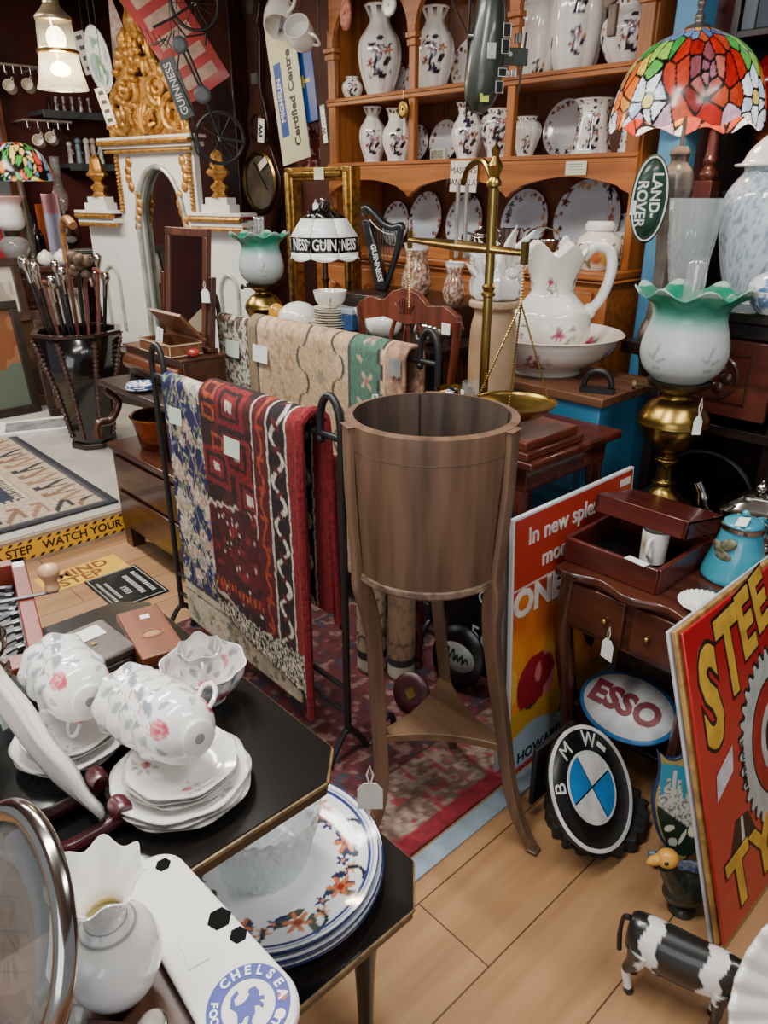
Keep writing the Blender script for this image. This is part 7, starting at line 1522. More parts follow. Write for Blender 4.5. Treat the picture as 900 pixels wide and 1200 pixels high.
# beige bordered mat with dark blue field
t=thing('floor_mat','large mat with dark blue field and beige hooked border on the raised floor','rug',(-3.95,.70,PF)); MWx,MWy=1.56,1.14
b=M(); b.grid(lambda a,q:((a-.5)*MWx,(q-.5)*MWy,.006),230,170)
def mp_(uv,co):
    x=(uv[:,0]-.5)*MWx; y=(uv[:,1]-.5)*MWy; dx=MWx/2-np.abs(x); dy=MWy/2-np.abs(y); d=np.minimum(dx,dy); al=np.where(dx<dy,y,x); c=np.tile(hx('#26303f'),(len(x),1)); f=vnoise(x*160,y*160,1)
    c[d<.30]=hx('#8d7a66'); m=d<.285; c[m]=hx('#b3a189'); mixc(c,np.abs(d-.3)<.006,'#c9bca6')
    q=(al/.105)%1; r=(d-.16)/.11
    hook=m&(d>.05)&(((np.abs(r-(q*2-1)*.8)<.24)&(q<.75))|((np.abs(q-.78)<.09)&(r>-.7)&(r<.5))|((np.abs(r-.55)<.14)&(q>.35)&(q<.85)))
    kk=np.floor(al/.105)%3; mixc(c,hook&(kk==0),'#2a2a30'); mixc(c,hook&(kk==1),'#7a5c48'); mixc(c,hook&(kk==2),'#8e6a54')
    c[d<.05]=hx('#2b2c33'); mixc(c,(d<.05)&(d>.03),'#4a4a4e'); 
    ib=(d>.30)&(d<.345); mixc(c,ib&(((al/.03)%1)<.5),'#b5a790'); bl=(x>.15)&(x<.32)&(y>-.10)&(y<.0); mixc(c,bl&(d>.34),'#7a5a48'); mixc(c,bl&(d>.34)&((np.floor(x/.05)+np.floor(y/.05))%2==0),'#a08c78'); return c*(.82+.3*f[:,None])
b.build('pile',RUGM,t,solid=.008,paint=mp_)
t=thing('paper_sheet','white price sheet lying on the corner of the dark blue mat','paper',(-4.55,1.1,PF+.0105),R(20)); b=M(); b.box((0,0,.001),(.16,.1,.001)); b.build('sheet',PAPER,t)
# signs on the floor by the walnut cabinet
P=at(180,645,z=.004); t=thing('small_sign','black rectangular metal sign with white lines of lettering lying by the walnut cabinet','sign',(-2.56,1.03,.012),R(0)); 
b=M(); b.box((0,0,0),(.30,.22,.004)); b.build('plate',mat('#101413',.35,coat=.2),t,bev=.002); b=M()
for y_,w_,h_ in ((.07,.20,.018),(.03,.17,.02),(-.055,.15,.012),(-.08,.19,.010)):
    r3=random.Random(int(y_*1000)); x_=-w_/2
    while x_<w_/2: q=r3.uniform(.008,.016); o=M(); o.box((x_+q/2,y_,.0024),(q*.7,h_,.0006)); o.build('worn_lettering',mat('#cfd2cc',.5),t); x_+=q+.003
text('lettering','1953',.036,mat('#cfd2cc',.5),t,TR((.03,-.015,.0025)))
b=M(); b.tube([(-.14,-.1,.002),(.14,-.1,.002),(.14,.1,.002),(-.14,.1,.002)],.002,4,closed=True); b.build('white_border',mat('#cfd2cc',.5),t)
t.location=(-2.60,1.02,.0035)
t=thing('kangaroo_sign','cream shield shaped metal sign with black border and lettering, partly under the blue rug','sign',(-2.33,.88,.0035),R(5)); b=M(); b.prism([(-.14,-.08),(.14,-.08),(.14,.08),(-.14,.08)],-.002,.002); b.build('plate',mat('#d8d2c4',.4),t,bev=.001)
b=M(); b.tube([(-.13,-.07,.0022),(.13,-.07,.0022),(.13,.07,.0022),(-.13,.07,.0022)],.003,4,closed=True); b.build('black_border',BLACK,t); text('lettering','KANGAROO',.042,BLACK,t,TR((0,-.03,.0025)),bold=.001)
# ================================================================ white and gold overmantel mirror
OMW=mat('#dcdcd8',.4,var=.02,coat=.2); GLT=mat('#c2914a',.4,.55,c2='#8a5c22',scale=35,bump=.4)
Aom=Vector((-4.083,2.371,PF)); d_=Vector((-.978,-.209,0)); Xom=FR(Aom,-d_,Vector((-d_.y,d_.x,0)) if Vector((-d_.y,d_.x,0)).y>0 else Vector((d_.y,-d_.x,0)))
t=thing('overmantel_mirror','tall white and gold overmantel mirror with arched glass and carved gilt crest','mirror',X=Xom)
# local x runs to the right (towards the dresser), centre block spans -.70..0 ; local y points back
CWd=.70; zT=at(222,158,y=2.37).z-PF; zL=at(256,246,y=2.42).z-PF; zB=.42
def archpts(c,r,z0,zs,n=20): return [(c+r*cos(a),zs+r*1.45*sin(a)) for a in np.linspace(0,pi,n)]
c0=-.33; ra=.215; zs=at(190,262,y=2.3).z-PF
b=M(); A_=archpts(c0,ra,zB,zs); XA=TR((0,.02,0),pi/2)
for k_ in range(len(A_)-1):
    p,q=A_[k_],A_[k_+1]; b.prism([(q[0],q[1]),(p[0],p[1]),(p[0],zT-.06),(q[0],zT-.06)],0,.04,X=XA)
b.bx(-CWd,c0-ra,-.02,.02,zB,zT-.06); b.bx(c0+ra,0,-.02,.02,zB,zT-.06); b.build('arched_panel',OMW,t)
b=M(); b.bx(c0-ra-.02,c0+ra+.02,.018,.024,zB,zT-.08); b.build('mirror_glass',mat('#b4b6b4',.03,1,var=.01),t)
b=M(); b.tube([(c0+ra,-.022,zB)]+[(x,-.022,z) for x,z in A_]+[(c0-ra,-.022,zB)],.016,8); b.build('arch_moulding',mat('#b9bab2',.35,.3,c2='#8f8f86'),t)
b=M(); b.bx(-CWd-.04,.04,-.07,.03,zT-.06,zT-.035); b.bx(-CWd-.06,.06,-.09,.03,zT-.02,zT); b.build('cornice',OMW,t,bev=.004)
b=M(); b.tube([(-CWd-.05,-.085,zT-.028),(.05,-.085,zT-.028)],.016,8); b.tube([(-CWd-.03,-.06,zT-.075),(.03,-.06,zT-.075)],.010,8); b.build('gilt_rope',GLT,t)
for x in (-CWd+.03,-.03): 
    b=M(); P0=[(x,-.03,z) for z in np.linspace(zL-.02,zT-.09,60)]; b.tube(P0,[.013+.004*sin(q*1.6) for q in range(60)],8); b.build('gilt_rope',GLT,t)
rr=random.Random(9)
for sx in (-1,1):
    b=M()
    for k_ in range(9):
        x=c0+sx*(.20+.02*sin(k_)+.035*(k_<4)); z=zT-.13-.045*k_; b.ball((x,-.026,z),(.026,.012,.03),8,k=6)
    b.build('gilt_spandrel',GLT,t)
for (xa,xb,nm) in ((0,.40,'r'),(-CWd-.36,-CWd,'l')):
    b=M(); b.bx(xa,xb,-.015,.02,zB,zL-.05); b.build('wing_panel',OMW,t,bev=.003)
    b=M(); b.bx(xa-.0,xb+.02,-.11,.02,zL-.03,zL-.012); b.bx(xa,xb+.01,-.09,.02,zL-.085,zL-.06); b.build('ledge',OMW,t,bev=.003)
    for z,r_,yy in ((zL-.045,.017,-.095),(zL-.095,.014,-.075)): b=M(); b.tube([(xa,yy,z),(xb+.01,yy,z)],r_,8); b.build('gilt_rope',GLT,t)
    cx_=(xa+xb)/2-.02; b=M(); b.bx(cx_-.11,cx_+.11,-.06,.02,zL-.012,zL+.03); b.bx(cx_-.085,cx_+.085,-.05,.02,zL+.03,zL+.065); b.build('stepped_plinth',OMW,t)
    b=M(); b.lathe(spl([(.05,zL+.065),(.03,zL+.09),(.045,zL+.12),(.02,zL+.15),(.06,zL+.19),(.04,zL+.22),(.03,zL+.28),(.012,zL+.30)],4)+[(0,zL+.305)],16,X=TR((cx_,-.015,0)),rad=lambda th,r,z,q:(r*(1+.15*cos(5*th)),z)); b.build('gilt_finial',GLT,t)
    ar=archpts((xa+xb)/2,.07,zB,zB+.36); b=M(); b.tube([((xa+xb)/2+.07,-.02,zB+.06)]+[(x,-.02,z) for x,z in ar]+[((xa+xb)/2-.07,-.02,zB+.06)],.012,8); b.build('small_arch',mat('#b9bab2',.4,.2),t)
b=M()
b.bx(-CWd-.36,.40,-.02,.02,zB-.06,zB); b.build('base_rail',OMW,t)
# carved crest
b=M(); zc=zT; W2=CWd/2; cx_=-W2
def scroll(cx,cz,r0,turns,a0,s,rad):
    pts=[]; n=28
    for i in range(n):
        q=i/(n-1); a=a0+s*turns*2*pi*q; r=r0*(1-.82*q); pts.append((cx+r*cos(a),-.03-.02*q,cz+r*sin(a)))
    b.tube(pts,[rad*(1.1-.5*i/(n-1)) for i in range(n)],8)
for s in (-1,1):
    scroll(cx_+s*.24,zc+.10,.10,1.4,pi/2 if s>0 else pi/2,s,.022); scroll(cx_+s*.13,zc+.24,.09,1.3,-pi/2,-s,.022); scroll(cx_+s*.30,zc+.05,.05,1.2,pi,s,.016); scroll(cx_+s*.09,zc+.10,.08,1.2,pi,s,.02)
    b.tube(spl([(cx_+s*.32,-.02,zc+.01),(cx_+s*.27,-.03,zc+.2),(cx_+s*.16,-.03,zc+.30),(cx_+s*.08,-.02,zc+.40),(cx_+s*.07,-.02,zc+.52)],6),[.03]*6+[.028]*12+[.024]*7,8)
for i in range(70):
    q=rr.random(); w_=(.30*(1-q)**.8+.06); x=cx_+rr.uniform(-w_,w_); z=zc+.02+q*.58; b.ball((x,-.03+rr.uniform(-.02,.02),z),(rr.uniform(.015,.04),.025,rr.uniform(.02,.05)),8,k=6)
for i in range(9): a=pi*(.1+.8*i/8); b.tube([(cx_,-.05,zc+.02),(cx_+.07*cos(a),-.065,zc+.02+.11*sin(a)),(cx_+.10*cos(a),-.05,zc+.02+.15*sin(a))],[.012,.016,.01],6)
b.lathe(spl([(.05,zc+.50),(.07,zc+.56),(.055,zc+.62),(.075,zc+.66),(.05,zc+.71)],4)+[(0,zc+.72)],14,X=TR((cx_,-.02,0)),rad=lambda th,r,z,q:(r*(1+.15*cos(6*th)),z)); b.bx(cx_-.3,cx_+.3,-.03,.01,zc,zc+.12); b.bx(cx_-.16,cx_+.16,-.03,.01,zc+.12,zc+.3)
b.build('carved_crest',GLT,t)
t=thing('low_chest','low dark chest on the raised floor supporting the white and gold overmantel','chest',X=Xom@Matrix.Translation((-.35,.0,0))); b=M(); b.bx(-.55,.76,-.14,.10,0,.355); b.build('chest',DARKW,t,bev=.005)
# ================================================================ things hanging on the back wall
def wire(parent,P0,zc=2.598,r=.0018):
    """thin wire from local point P0 of the thing up to the ceiling"""
    Mx=parent.matrix_world if parent.matrix_world!=Matrix.Identity(4) else Matrix.Translation(parent.location)
    w=Mx@Vector(P0); inv=Mx.inverted(); b=M(); b.tube([Vector(P0),inv@Vector((w.x,w.y,zc))],r,5); return b.build('hanging_wire',IRON,parent)
def hthing(name,label,cat,X): t=thing(name,label,cat,X=X); bpy.context.view_layer.update(); return t
# barometer
YB=2.77; D0=at(309,214,y=YB); D1=at(302,151,y=YB); D2=at(282,14,y=YB)
t=hthing('hanging_barometer','long dark banjo barometer with round silver dial hanging on the back wall','barometer',FR(D0,(1,0,0),Vector((D2.x-D0.x,0,D2.z-D0.z))))
L1=(D1-D0).length; L2=(D2-D0).length; BM=wood('#3a1d14','#22100b',.3,'y',coat=.3); rd=.165
half=spl([(0,-.40),(.05,-.36),(.075,-.25),(.11,-.17),(rd+.03,0),(.13,.16),(.085,.22),(.10,L1),(.085,L1+.1),(.05,L1+.2),(.055,L2-.3),(.07,L2-.12),(.055,L2-.08),(.085,L2),(.05,L2+.12),(0,L2+.17)],5)
pts=[(x,y) for x,y in half]+[(-x,y) for x,y in half[::-1][1:-1]]
b=M(); b.prism(pts,-.02,.02); b.build('case',BM,t,bev=.004)
b=M(); b.lathe([(rd-.02,.02),(rd,.022),(rd+.006,.034),(rd-.006,.04),(rd-.02,.03)],56,caps=False); b.build('bezel',BRASS,t); b=M(); b.disc(rd-.012,48,2,X=TR((0,0,.024))); b.build('dial',mat('#8e8a80',.2,.6,c2='#6d6a62',scale=8),t)
b=M(); b.box((.03,.02,.027),(.008,.2,.002),X=Matrix.Rotation(.7,4,'Z')); b.build('pointer',IRON,t); sticker(t,TR((.06,.10,.042),0,0,.5),.09,.04)
b=M(); b.lathe([(.066,.02),(.075,.026),(.066,.03)],40,X=TR((0,L1,0)),caps=False); b.build('bezel',BRASS,t); b=M(); b.disc(.066,36,1,X=TR((0,L1,.0215))); b.build('convex_mirror',mat('#8a867c',.05,1,var=.05),t)
b=M(); b.bx(-.028,.028,L1+.22,L2-.32,.02,.026); b.build('thermometer',mat('#8a8880',.3,.5),t); b=M(); b.disc(.04,28,1,X=TR((0,L2,.022))); b.build('hygrometer',mat('#5a564e',.2,.5),t)
tg=at(306,153,y=YB-.06); t=hthing('hanging_name_plate','small white plate with black letters in front of the barometer\'s round mirror','sign',FR(tg,(.15,0,1),(-1,0,.15))); b=M(); b.box((0,0,0),(.12,.06,.004)); b.build('plate',PAPER,t); text('lettering','IW',.05,BLACK,t,TR((0,0,.003)),bold=.002); wire(t,(.06,0,0))
tg=at(380,146,y=2.45); t=hthing('hanging_name_plate','narrow black edged white plate hanging at the left end of the dresser','sign',FR(tg,(-.15,0,1),(-1,0,-.1))); b=M(); b.box((0,0,0),(.17,.042,.004)); b.build('plate',BLACK,t,bev=.004); b=M(); b.box((0,0,.0025),(.155,.030,.001)); b.build('face',PAPER,t); text('lettering','W - - -',.03,BLACK,t,TR((0,0,.0035)),bold=.001); wire(t,(.085,0,0))
# cream garage sign
P=at(337,108,y=2.48); t=hthing('hanging_garage_sign','tall cream metal sign with blue band hanging at a slant beside the dresser','sign',FR(P,(-.17,0,1),(-1,0,-.17)))
Ls=sz(150,P); Ws=sz(46,P)*1.2; b=M(); b.box((0,0,0),(Ls,Ws,.006)); b.build('plate',mat('#d6d2ac',.35,var=.03,coat=.2),t,bev=.002)
b=M(); b.box((-.04*Ls,.24*Ws,.0035),(.52*Ls,.26*Ws,.001)); b.build('blue_band',mat('#2a55a4',.35),t); text('band_lettering','MICHELIN',.19*Ws*1.0,mat('#e8e8e0',.4),t,TR((-.04*Ls,.24*Ws,.0045)),bold=.001)
text('lettering','Certified Centre',.27*Ws,mat('#20242a',.4),t,TR((-.06*Ls,-.17*Ws,.0035)),bold=.002); wire(t,(Ls/2,0,0))
P=at(360,100,y=2.50); t=hthing('hanging_blue_sign','blue metal sign with yellow figure hanging between cream sign and dresser','sign',FR(P,(-.12,0,1),(-1,0,-.12))); b=M(); b.box((0,0,0),(sz(78,P),sz(30,P),.005)); b.build('plate',mat('#1f4f9e',.35),t,bev=.002); text('lettering','T',sz(20,P),mat('#d8c04a',.4),t,TR((.02,.0,.003),0,0,0),bold=.004); wire(t,(sz(38,P),0,0))
# red patterned cloth
P=at(362,168,y=2.62); t=hthing('hanging_textile','dark red patterned cloth hanging between the cream garage sign and the dresser','cloth',FR(P,(1,0,0),(0,0,1))); w_=sz(36,P); h_=sz(75,P)
b=M(); b.grid(lambda a,q:((a-.5)*w_,(q-.5)*h_,.01*sin(a*12)),50,90)
def tx(uv,co):
    x=co[:,0]*40; y=co[:,1]*40; c=np.tile(hx('#6d1a1e'),(len(x),1)); mixc(c,vnoise(x*1.5,y*1.5,3)>.62,'#a89a90'); mixc(c,vnoise(x*2,y*2,5)>.7,'#3a2226'); mixc(c,co[:,1]<-h_/2+.03,'#c9c4bc'); return c
b.build('cloth',painted(.9),t,solid=.004,paint=tx); wire(t,(0,h_/2,0))
# red round sign on the wall, behind the lamp
P=at(292,288,y=2.80); t=hthing('hanging_round_sign','red round sign with pale letter low on the back wall behind the green topped lamp','sign',FR(P,(1,0,0),(0,0,1))); b=M(); b.disc(sz(34,P),48,2); b.build('plate',mat('#a81f26',.35,coat=.2),t,solid=.01); text('lettering','A',sz(40,P),mat('#c9c2b8',.4),t,TR((.10,-.1,.006)),bold=.004); wire(t,(0,sz(34,P),0))
# hanging jug and cup
def hcup(label,u,v,y,r,X,pat):
    P=at(u,v,y=y); t=hthing('hanging_cup' if pat<2 else 'hanging_jug',label,'cup',Matrix.Translation(P)@X); b=M(); b.lathe(spl([(.55*r,-r),(.6*r,-.95*r),(.9*r,-.4*r),(1.0*r,.3*r),(.92*r,1.0*r)],6)+[(.86*r,1.0*r),(.9*r,.2*r),(0.0001,-.85*r)],56)
    b.build('body',POT,t,paint=vase_paint(r,r*2,r*.8,((-.05,3),),'#8a5a4a','#e9e4da',40+pat,False) if pat!=1 else (lambda uv,co: np.tile(hx('#e6e2da'),(len(co),1))))
    h=M(); h.tube(spl([(.95*r,0,.7*r),(1.5*r,0,.6*r),(1.5*r,0,-.2*r),(.85*r,0,-.5*r)],5),.1*r,8); h.build('handle',WHITE,t); return t
hj=hcup('white flower patterned jug hanging upside down above the cream garage sign',330,16,2.40,.078,TR((0,0,0),R(150),R(-25)),2)
t=hj; Mx=t.matrix_world; wb=M(); inv=Mx.inverted(); w0=Mx@Vector((.12,0,0)); wb.tube([inv@w0,inv@Vector((w0.x,w0.y,2.598))],.002,5); wb.build('hanging_wire',IRON,t)
hj=hcup('white cup showing its round foot, hanging beside the flower patterned jug',353,42,2.34,.062,TR((0,0,0),R(60),R(20),R(20)),1); t=hj; Mx=t.matrix_world; wb=M(); inv=Mx.inverted(); w0=Mx@Vector((.093,0,0)); wb.tube([inv@w0,inv@Vector((w0.x,w0.y,2.598))],.002,5); wb.build('hanging_wire',IRON,t)
# ================================================================ model helicopter hanging nose down
d=2.05; P=atd(572,62,d); k=d/870
t=hthing('model_helicopter','dark olive model helicopter hanging nose down before the dresser','helicopter',FR(P,RGT*.97+FWH*.25,Vector((0,0,1))))
OLV=mat('#2c332a',.35,c2='#1f251f',scale=10,coat=.3); 
def S_(x,y,z=0): return ((x-572)*k,(62-y)*k,z)
b=M(); pth=spl([(578,-70,6),(574,-20,9),(572,20,17),(570,55,21),(567,90,22),(563,112,17),(560,124,8)],6); b.tube([S_(x,y) for x,y,r in pth],[r*k for x,y,r in pth],14,flat=1.0); b.build('fuselage',OLV,t)
b=M(); 
for (x,y,w_,h_) in ((586,42,9,13),(585,58,9,14),(583,84,10,8),(580,99,9,12)):
    o=M(); o.box((*S_(x,y)[:2],.021*d/2.05*2.05*0+20*k),(w_*k,h_*k,.003)); o.build('window',BLKGLOSS,t)
    o=M(); x0,y0,_=S_(x,y); o.tube([(x0-w_*k/2,y0-h_*k/2,20.8*k),(x0+w_*k/2,y0-h_*k/2,20.8*k),(x0+w_*k/2,y0+h_*k/2,20.8*k),(x0-w_*k/2,y0+h_*k/2,20.8*k)],.7*k,4,closed=True); o.build('window_frame',mat('#b9bcb8',.4),t)
b=M(); b.box(S_(604,65,2*k),(34*k,18*k,5*k)); b.build('stub_wing',OLV,t,bev=.002); b=M(); b.disc(2.6*k,20,1,X=TR(S_(598,63,5*k))); b.build('roundel',mat('#d0d2cc',.4),t)
for i,(x,y0,y1) in enumerate(((605,42,52),(609,41,51),(597,80,86),(602,79,86),(607,78,86))): b=M(); b.tube([S_(x,y0,3*k),S_(x,y1,3*k)],2.0*k,10); b.build('rocket',CHROME,t)
b=M(); b.tube([S_(618,40,2*k),S_(612,104,2*k)],1.4*k,8); b.build('gun_barrel',mat('#3a3a36',.3,.7),t)
b=M(); b.tube([S_(552,46),S_(546,46)],4*k,12); b.tube([S_(556,38),S_(556,54)],5*k,10); b.build('rotor_mast',SILVER,t)
for (xa,ya,xb,yb) in ((548,46,550,-60),(548,46,549,132),(548,46,520,2),(548,46,575,118)): b=M(); b.tube([S_(xa,ya,-3*k),S_(xb,yb,-3*k)],2.6*k,6,flat=.35); b.build('rotor_blade',mat('#352c26',.5),t)
b=M(); b.box(S_(568,63,21*k),(10*k,16*k,3*k)); b.build('engine_cover',mat('#b8bcbc',.4),t,bev=.001); sticker(t,TR(S_(563,110,18*k)),11*k,9*k,mat('#c3d05a',.6))
wire(t,S_(577,-70))
# ================================================================ pendant lantern and hanging signs, top left
P=atd(66,48,3.45); k=3.45/870; t=hthing('pendant_lantern','clear glass pendant lantern with bright bulb hanging from the ceiling at top left','lamp',Matrix.Translation(P))
b=M(); b.lathe(spl([(8*k,38*k),(14*k,30*k),(20*k,24*k),(20*k,20*k)],4),32,caps=False); b.lathe([(4*k,48*k),(9*k,40*k),(9*k,36*k)],20); b.build('cap',mat('#b8a684',.35,.7),t)
b=M(); b.lathe(spl([(19*k,22*k),(20*k,10*k),(21*k,-6*k),(22*k,-12*k),(24*k,-30*k),(29*k,-50*k)],6),40,caps=False); b.build('glass_shade',glass('#f4f0e6',.03,.86),t,solid=.002)
b=M(); b.ball((0,0,2*k),(11*k,11*k,13*k),20); b.build('bulb',mat('#fff4dc',.4,emis=9,var=0),t); b=M(); b.lathe([(21.5*k,-9*k),(24*k,-10*k),(24*k,-13*k),(21.5*k,-14*k)],36,caps=False); b.build('ring',BRASS,t); wire(t,(0,0,46*k),r=.004)
l=bpy.data.lights.new('lantern_bulb','POINT'); l.energy=26; l.color=(1,.82,.56); l.shadow_soft_size=.05; o=bpy.data.objects.new('lantern_bulb',l); C.objects.link(o); o.location=P-Vector((0,0,.12))
def hsign(name,label,u,v,d,w,h,rot,m,paint=None,shape='box',yaw=0,txt=None,bars=None):
    P=atd(u,v,d); k=d/870; t=hthing(name,label,'sign',FR(P,(RGT*cos(yaw)+FWH*sin(yaw))*cos(rot)+Vector((0,0,1))*sin(rot),Vector((0,0,1))*cos(rot)-(RGT*cos(yaw)+FWH*sin(yaw))*sin(rot)))
    b=M()
    if shape=='box': b.box((0,0,0),(w*k,h*k,.006)); o=b.build('plate',m,t,bev=.001)
    elif shape=='oval': b.disc(1,64,20); b.v=[(x*w*k/2,y*h*k/2,z) for x,y,z in b.v]; o=b.build('plate',m,t,solid=.008,paint=paint)
    elif shape=='tri': b.prism([(-.5*w*k,-.5*h*k),(.5*w*k,-.5*h*k),(0,.5*h*k)],-.003,.003); o=b.build('plate',m,t)
    if bars:
        for q in range(bars[0]): o2=M(); o2.box((0,h*k*(.36-.72*q/(bars[0]-1)),.0035),(w*k*bars[1],h*k*.10,.001)); o2.build('worn_lettering',bars[2],t)
    if txt:
        for (s_,size,x,y,cc) in txt: text('lettering',s_,size*k,cc,t,TR((x*k,y*k,.004)),bold=.0006)
    top=[(-w*k/2,h*k/2),(w*k/2,h*k/2),(0,h*k/2)]; Mx=t.matrix_world; bst=(0,h*k/2) if shape!='box' else max(((sx*w*k/2,sy*h*k/2) for sx in(-1,1) for sy in (-1,1)),key=lambda q:(Mx@Vector((*q,0))).z)
    wire(t,(bst[0],bst[1],0)); return t
DKL=mat('#2a2624',.5); 
hsign('hanging_red_sign','large red diagonal metal sign with pale lettering hanging behind the black bicycle','',0,1,1,1,0,None) if False else None
hsign('hanging_red_sign','large red diagonal metal sign with faded pale bands hanging behind the black bicycle',205,42,3.9,62,130,R(32),mat('#9c2a28',.4,c2='#7e2322',scale=6,coat=.2),yaw=.3,bars=(5,.7,mat('#a98f88',.5)))
def ovp(uv,co):
    r=uv[:,1]; th=uv[:,0]; x=np.cos(th)*r; y=np.sin(th)*r; c=np.tile(hx('#cfd4d2'),(len(r),1)); n=vnoise(x*4+5,y*4+5,3); m=r<.78; mixc(c,m&(n>.45),'#8aa0a4'); mixc(c,m&(np.abs(x-.1)<.3)&(n>.5),'#3f7a48'); mixc(c,m&(np.abs(x)<.25)&(np.abs(y+.2)<.3)&(n>.4),'#4f8a4a'); mixc(c,(np.abs(r-.9)<.03)&(np.sin(th*26)>0),'#5a6468'); mixc(c,r>.975,'#4a4a48'); return c
hsign('hanging_oval_sign','white oval sign with green picture hanging left of the gilt crest','',0,0,1,1,0,None) if False else None
hsign('hanging_oval_sign','white oval sign with green picture hanging left of the gilt crest',116,70,4.3,30,72,R(9),painted(.3,coat=.3),paint=ovp,shape='oval',yaw=-.2)
hsign('hanging_white_sign','white slanted sign with worn dark marks behind the oval green picture sign',99,62,4.6,14,44,R(14),mat('#d5d2ca',.5),bars=(4,.5,DKL))
hsign('hanging_white_sign','white slanted sign with worn dark marks below the oval green picture sign',124,125,4.05,12,40,R(14),mat('#d5d2ca',.5),bars=(4,.5,DKL))
hsign('hanging_pink_sign','pink and white pointed sign hanging above the gilt crest','',0,0,1,1,0,None) if False else None
hsign('hanging_pink_sign','pink and white pointed sign hanging above the gilt crest at top left',137,32,4.4,30,78,R(8),mat('#b98a88',.5,c2='#d0c4be',scale=30),shape='tri')
# black bicycles
def bicycle(label,u,v,d,rw,parts,yaw=.2):
    P=atd(u,v,d); k=d/870; t=hthing('hanging_bicycle',label,'bicycle ornament',FR(P,RGT*cos(yaw)+FWH*sin(yaw),(0,0,1)))
    b=M(); b.tube([(rw*k*cos(a),rw*k*sin(a),0) for a in np.linspace(0,2*pi,48,endpoint=False)],2.0*k,8,closed=True); b.build('big_wheel',IRON,t)
    for i in range(6): a=i*pi/6; b=M(); b.tube([(rw*k*cos(a),rw*k*sin(a),0),(-rw*k*cos(a),-rw*k*sin(a),0)],.5*k,5); b.build('spoke',IRON,t)
    b=M(); b.disc(3*k,16,1,X=TR((0,0,2*k))); b.build('hub',SILVER,t,solid=.003)
    for nm,pts,r in parts: b=M(); b.tube([((x-u)*k,(v-y)*k,z*k) for x,y,z in pts],r*k,8); b.build(nm,IRON,t)
    return t,k
t,k=bicycle('black model penny farthing with grey discs hanging by the gilt crest',258,162,3.6,27,[('fork',[(258,162,3),(243,118,3),(222,70,3)],1.4),('fork',[(258,162,-3),(246,118,-3),(228,70,-3)],1.4),('stay',[(222,70,0),(215,100,0),(232,140,0)],1.0),('carrier',[(224,145,0),(230,178,0),(245,195,0)],1.2),('carrier',[(228,140,4),(234,172,4),(249,190,4)],1.2),('pedal_arm',[(258,162,2),(285,166,4)],1.6)])
for (u,v,r) in ((222,70,9),(242,118,9.5)):
    b=M(); b.disc(r*k,28,2,X=TR(((u-258)*k,(162-v)*k,4*k))); b.build('grey_disc',mat('#4c4f50',.5),t,solid=.004)
wire(t,((222-258)*k,(162-70)*k,0))
t,k=bicycle('black model bicycle with wire basket hanging at the very top left of the barometer',228,4,3.6,27,[('frame_tube',[(228,4,2),(200,20,2),(178,30,2)],1.4),('frame_tube',[(200,20,0),(215,38,0),(238,34,0)],1.2),('handlebar',[(238,34,0),(236,46,0)],1.6)])
for i in range(5): b=M(); b.tube([((162+i*7-228)*k,(4-28-i*3)*k,-4*k),((170+i*7-228)*k,(4-48-i*.5)*k,0),((186+i*4-228)*k,(4-44+i*3)*k,6*k)],.9*k,5); b.build('basket_wire',IRON,t)
wire(t,(0,27*k,0))
hsign('hanging_plaque','narrow dark pointed plaque with white lettering hung sideways by the black penny farthing',208,104,3.55,64,19,R(-72)+pi,mat('#2e3230',.4,coat=.2),txt=[('GUINNESS',12,0,1,mat('#d5d5ce',.5))])
# ================================================================ far left wall: shelves, hanging cups, figurines
GX=-6.06
def shelf_y(u,z,x=GX): return onx(u,x,z).y
zs1=at(80,131,x=GX).z; zs2=at(105,192,x=GX).z
for (z,ua,ub,lab) in ((zs1,46,118,'grey metal shelf with black and white figurines high on the left wall'),(zs2,78,135,'lower grey metal shelf with china figures on the left wall')):
    y0=shelf_y(ua,z); y1=min(shelf_y(ub,z),2.86); t=hthing('wall_shelf',lab,'shelf',Matrix.Translation((GX,(y0+y1)/2,z))); b=M(); b.bx(-.235,.06,-(y1-y0)/2,(y1-y0)/2,-.03,0); b.bx(.05,.065,-(y1-y0)/2,(y1-y0)/2,-.05,.0); b.build('board',mat('#5d6468',.4,.3),t,bev=.003)
def fig(label,u,z,hpx,m,k_,grp):
    P=onx(u,GX-.03,z); h=hpx*.7*(P-CAM).dot(FWD)/870; t=thing('china_figurine',label,'figurine',(P.x,P.y,z+.001),k_,grp); b=M(); b.lathe(spl([(.12*h,0),(.125*h,.05*h),(.10*h,.3*h),(.09*h,.45*h),(.10*h,.6*h),(.09*h,.72*h)],4),20,rad=lambda th,r,z_,q:(r*(1+.12*cos(3*th+k_)),z_)); b.ball((.02*h,0,.84*h),.13*h,12); b.tube([(0,.10*h,.6*h),(.1*h,.12*h,.42*h),(.14*h,.05*h,.4*h)],.04*h,6); b.build('figure',m,t)
BWm=mat('#d8d8d4',.3,c2='#17181a',scale=30,coat=.3)
for i,(u,l) in enumerate(((58,'leftmost'),(67,'second from left'),(76,'third from left'),(86,'fourth from left'),(96,'fifth from left'),(106,'rightmost'))): fig('black and white figurine, '+l+' on the high grey shelf',u,zs1,24 if i else 20,BWm if i else mat('#1a1a1c',.3,coat=.3),i,'black and white figurines on the high shelf')
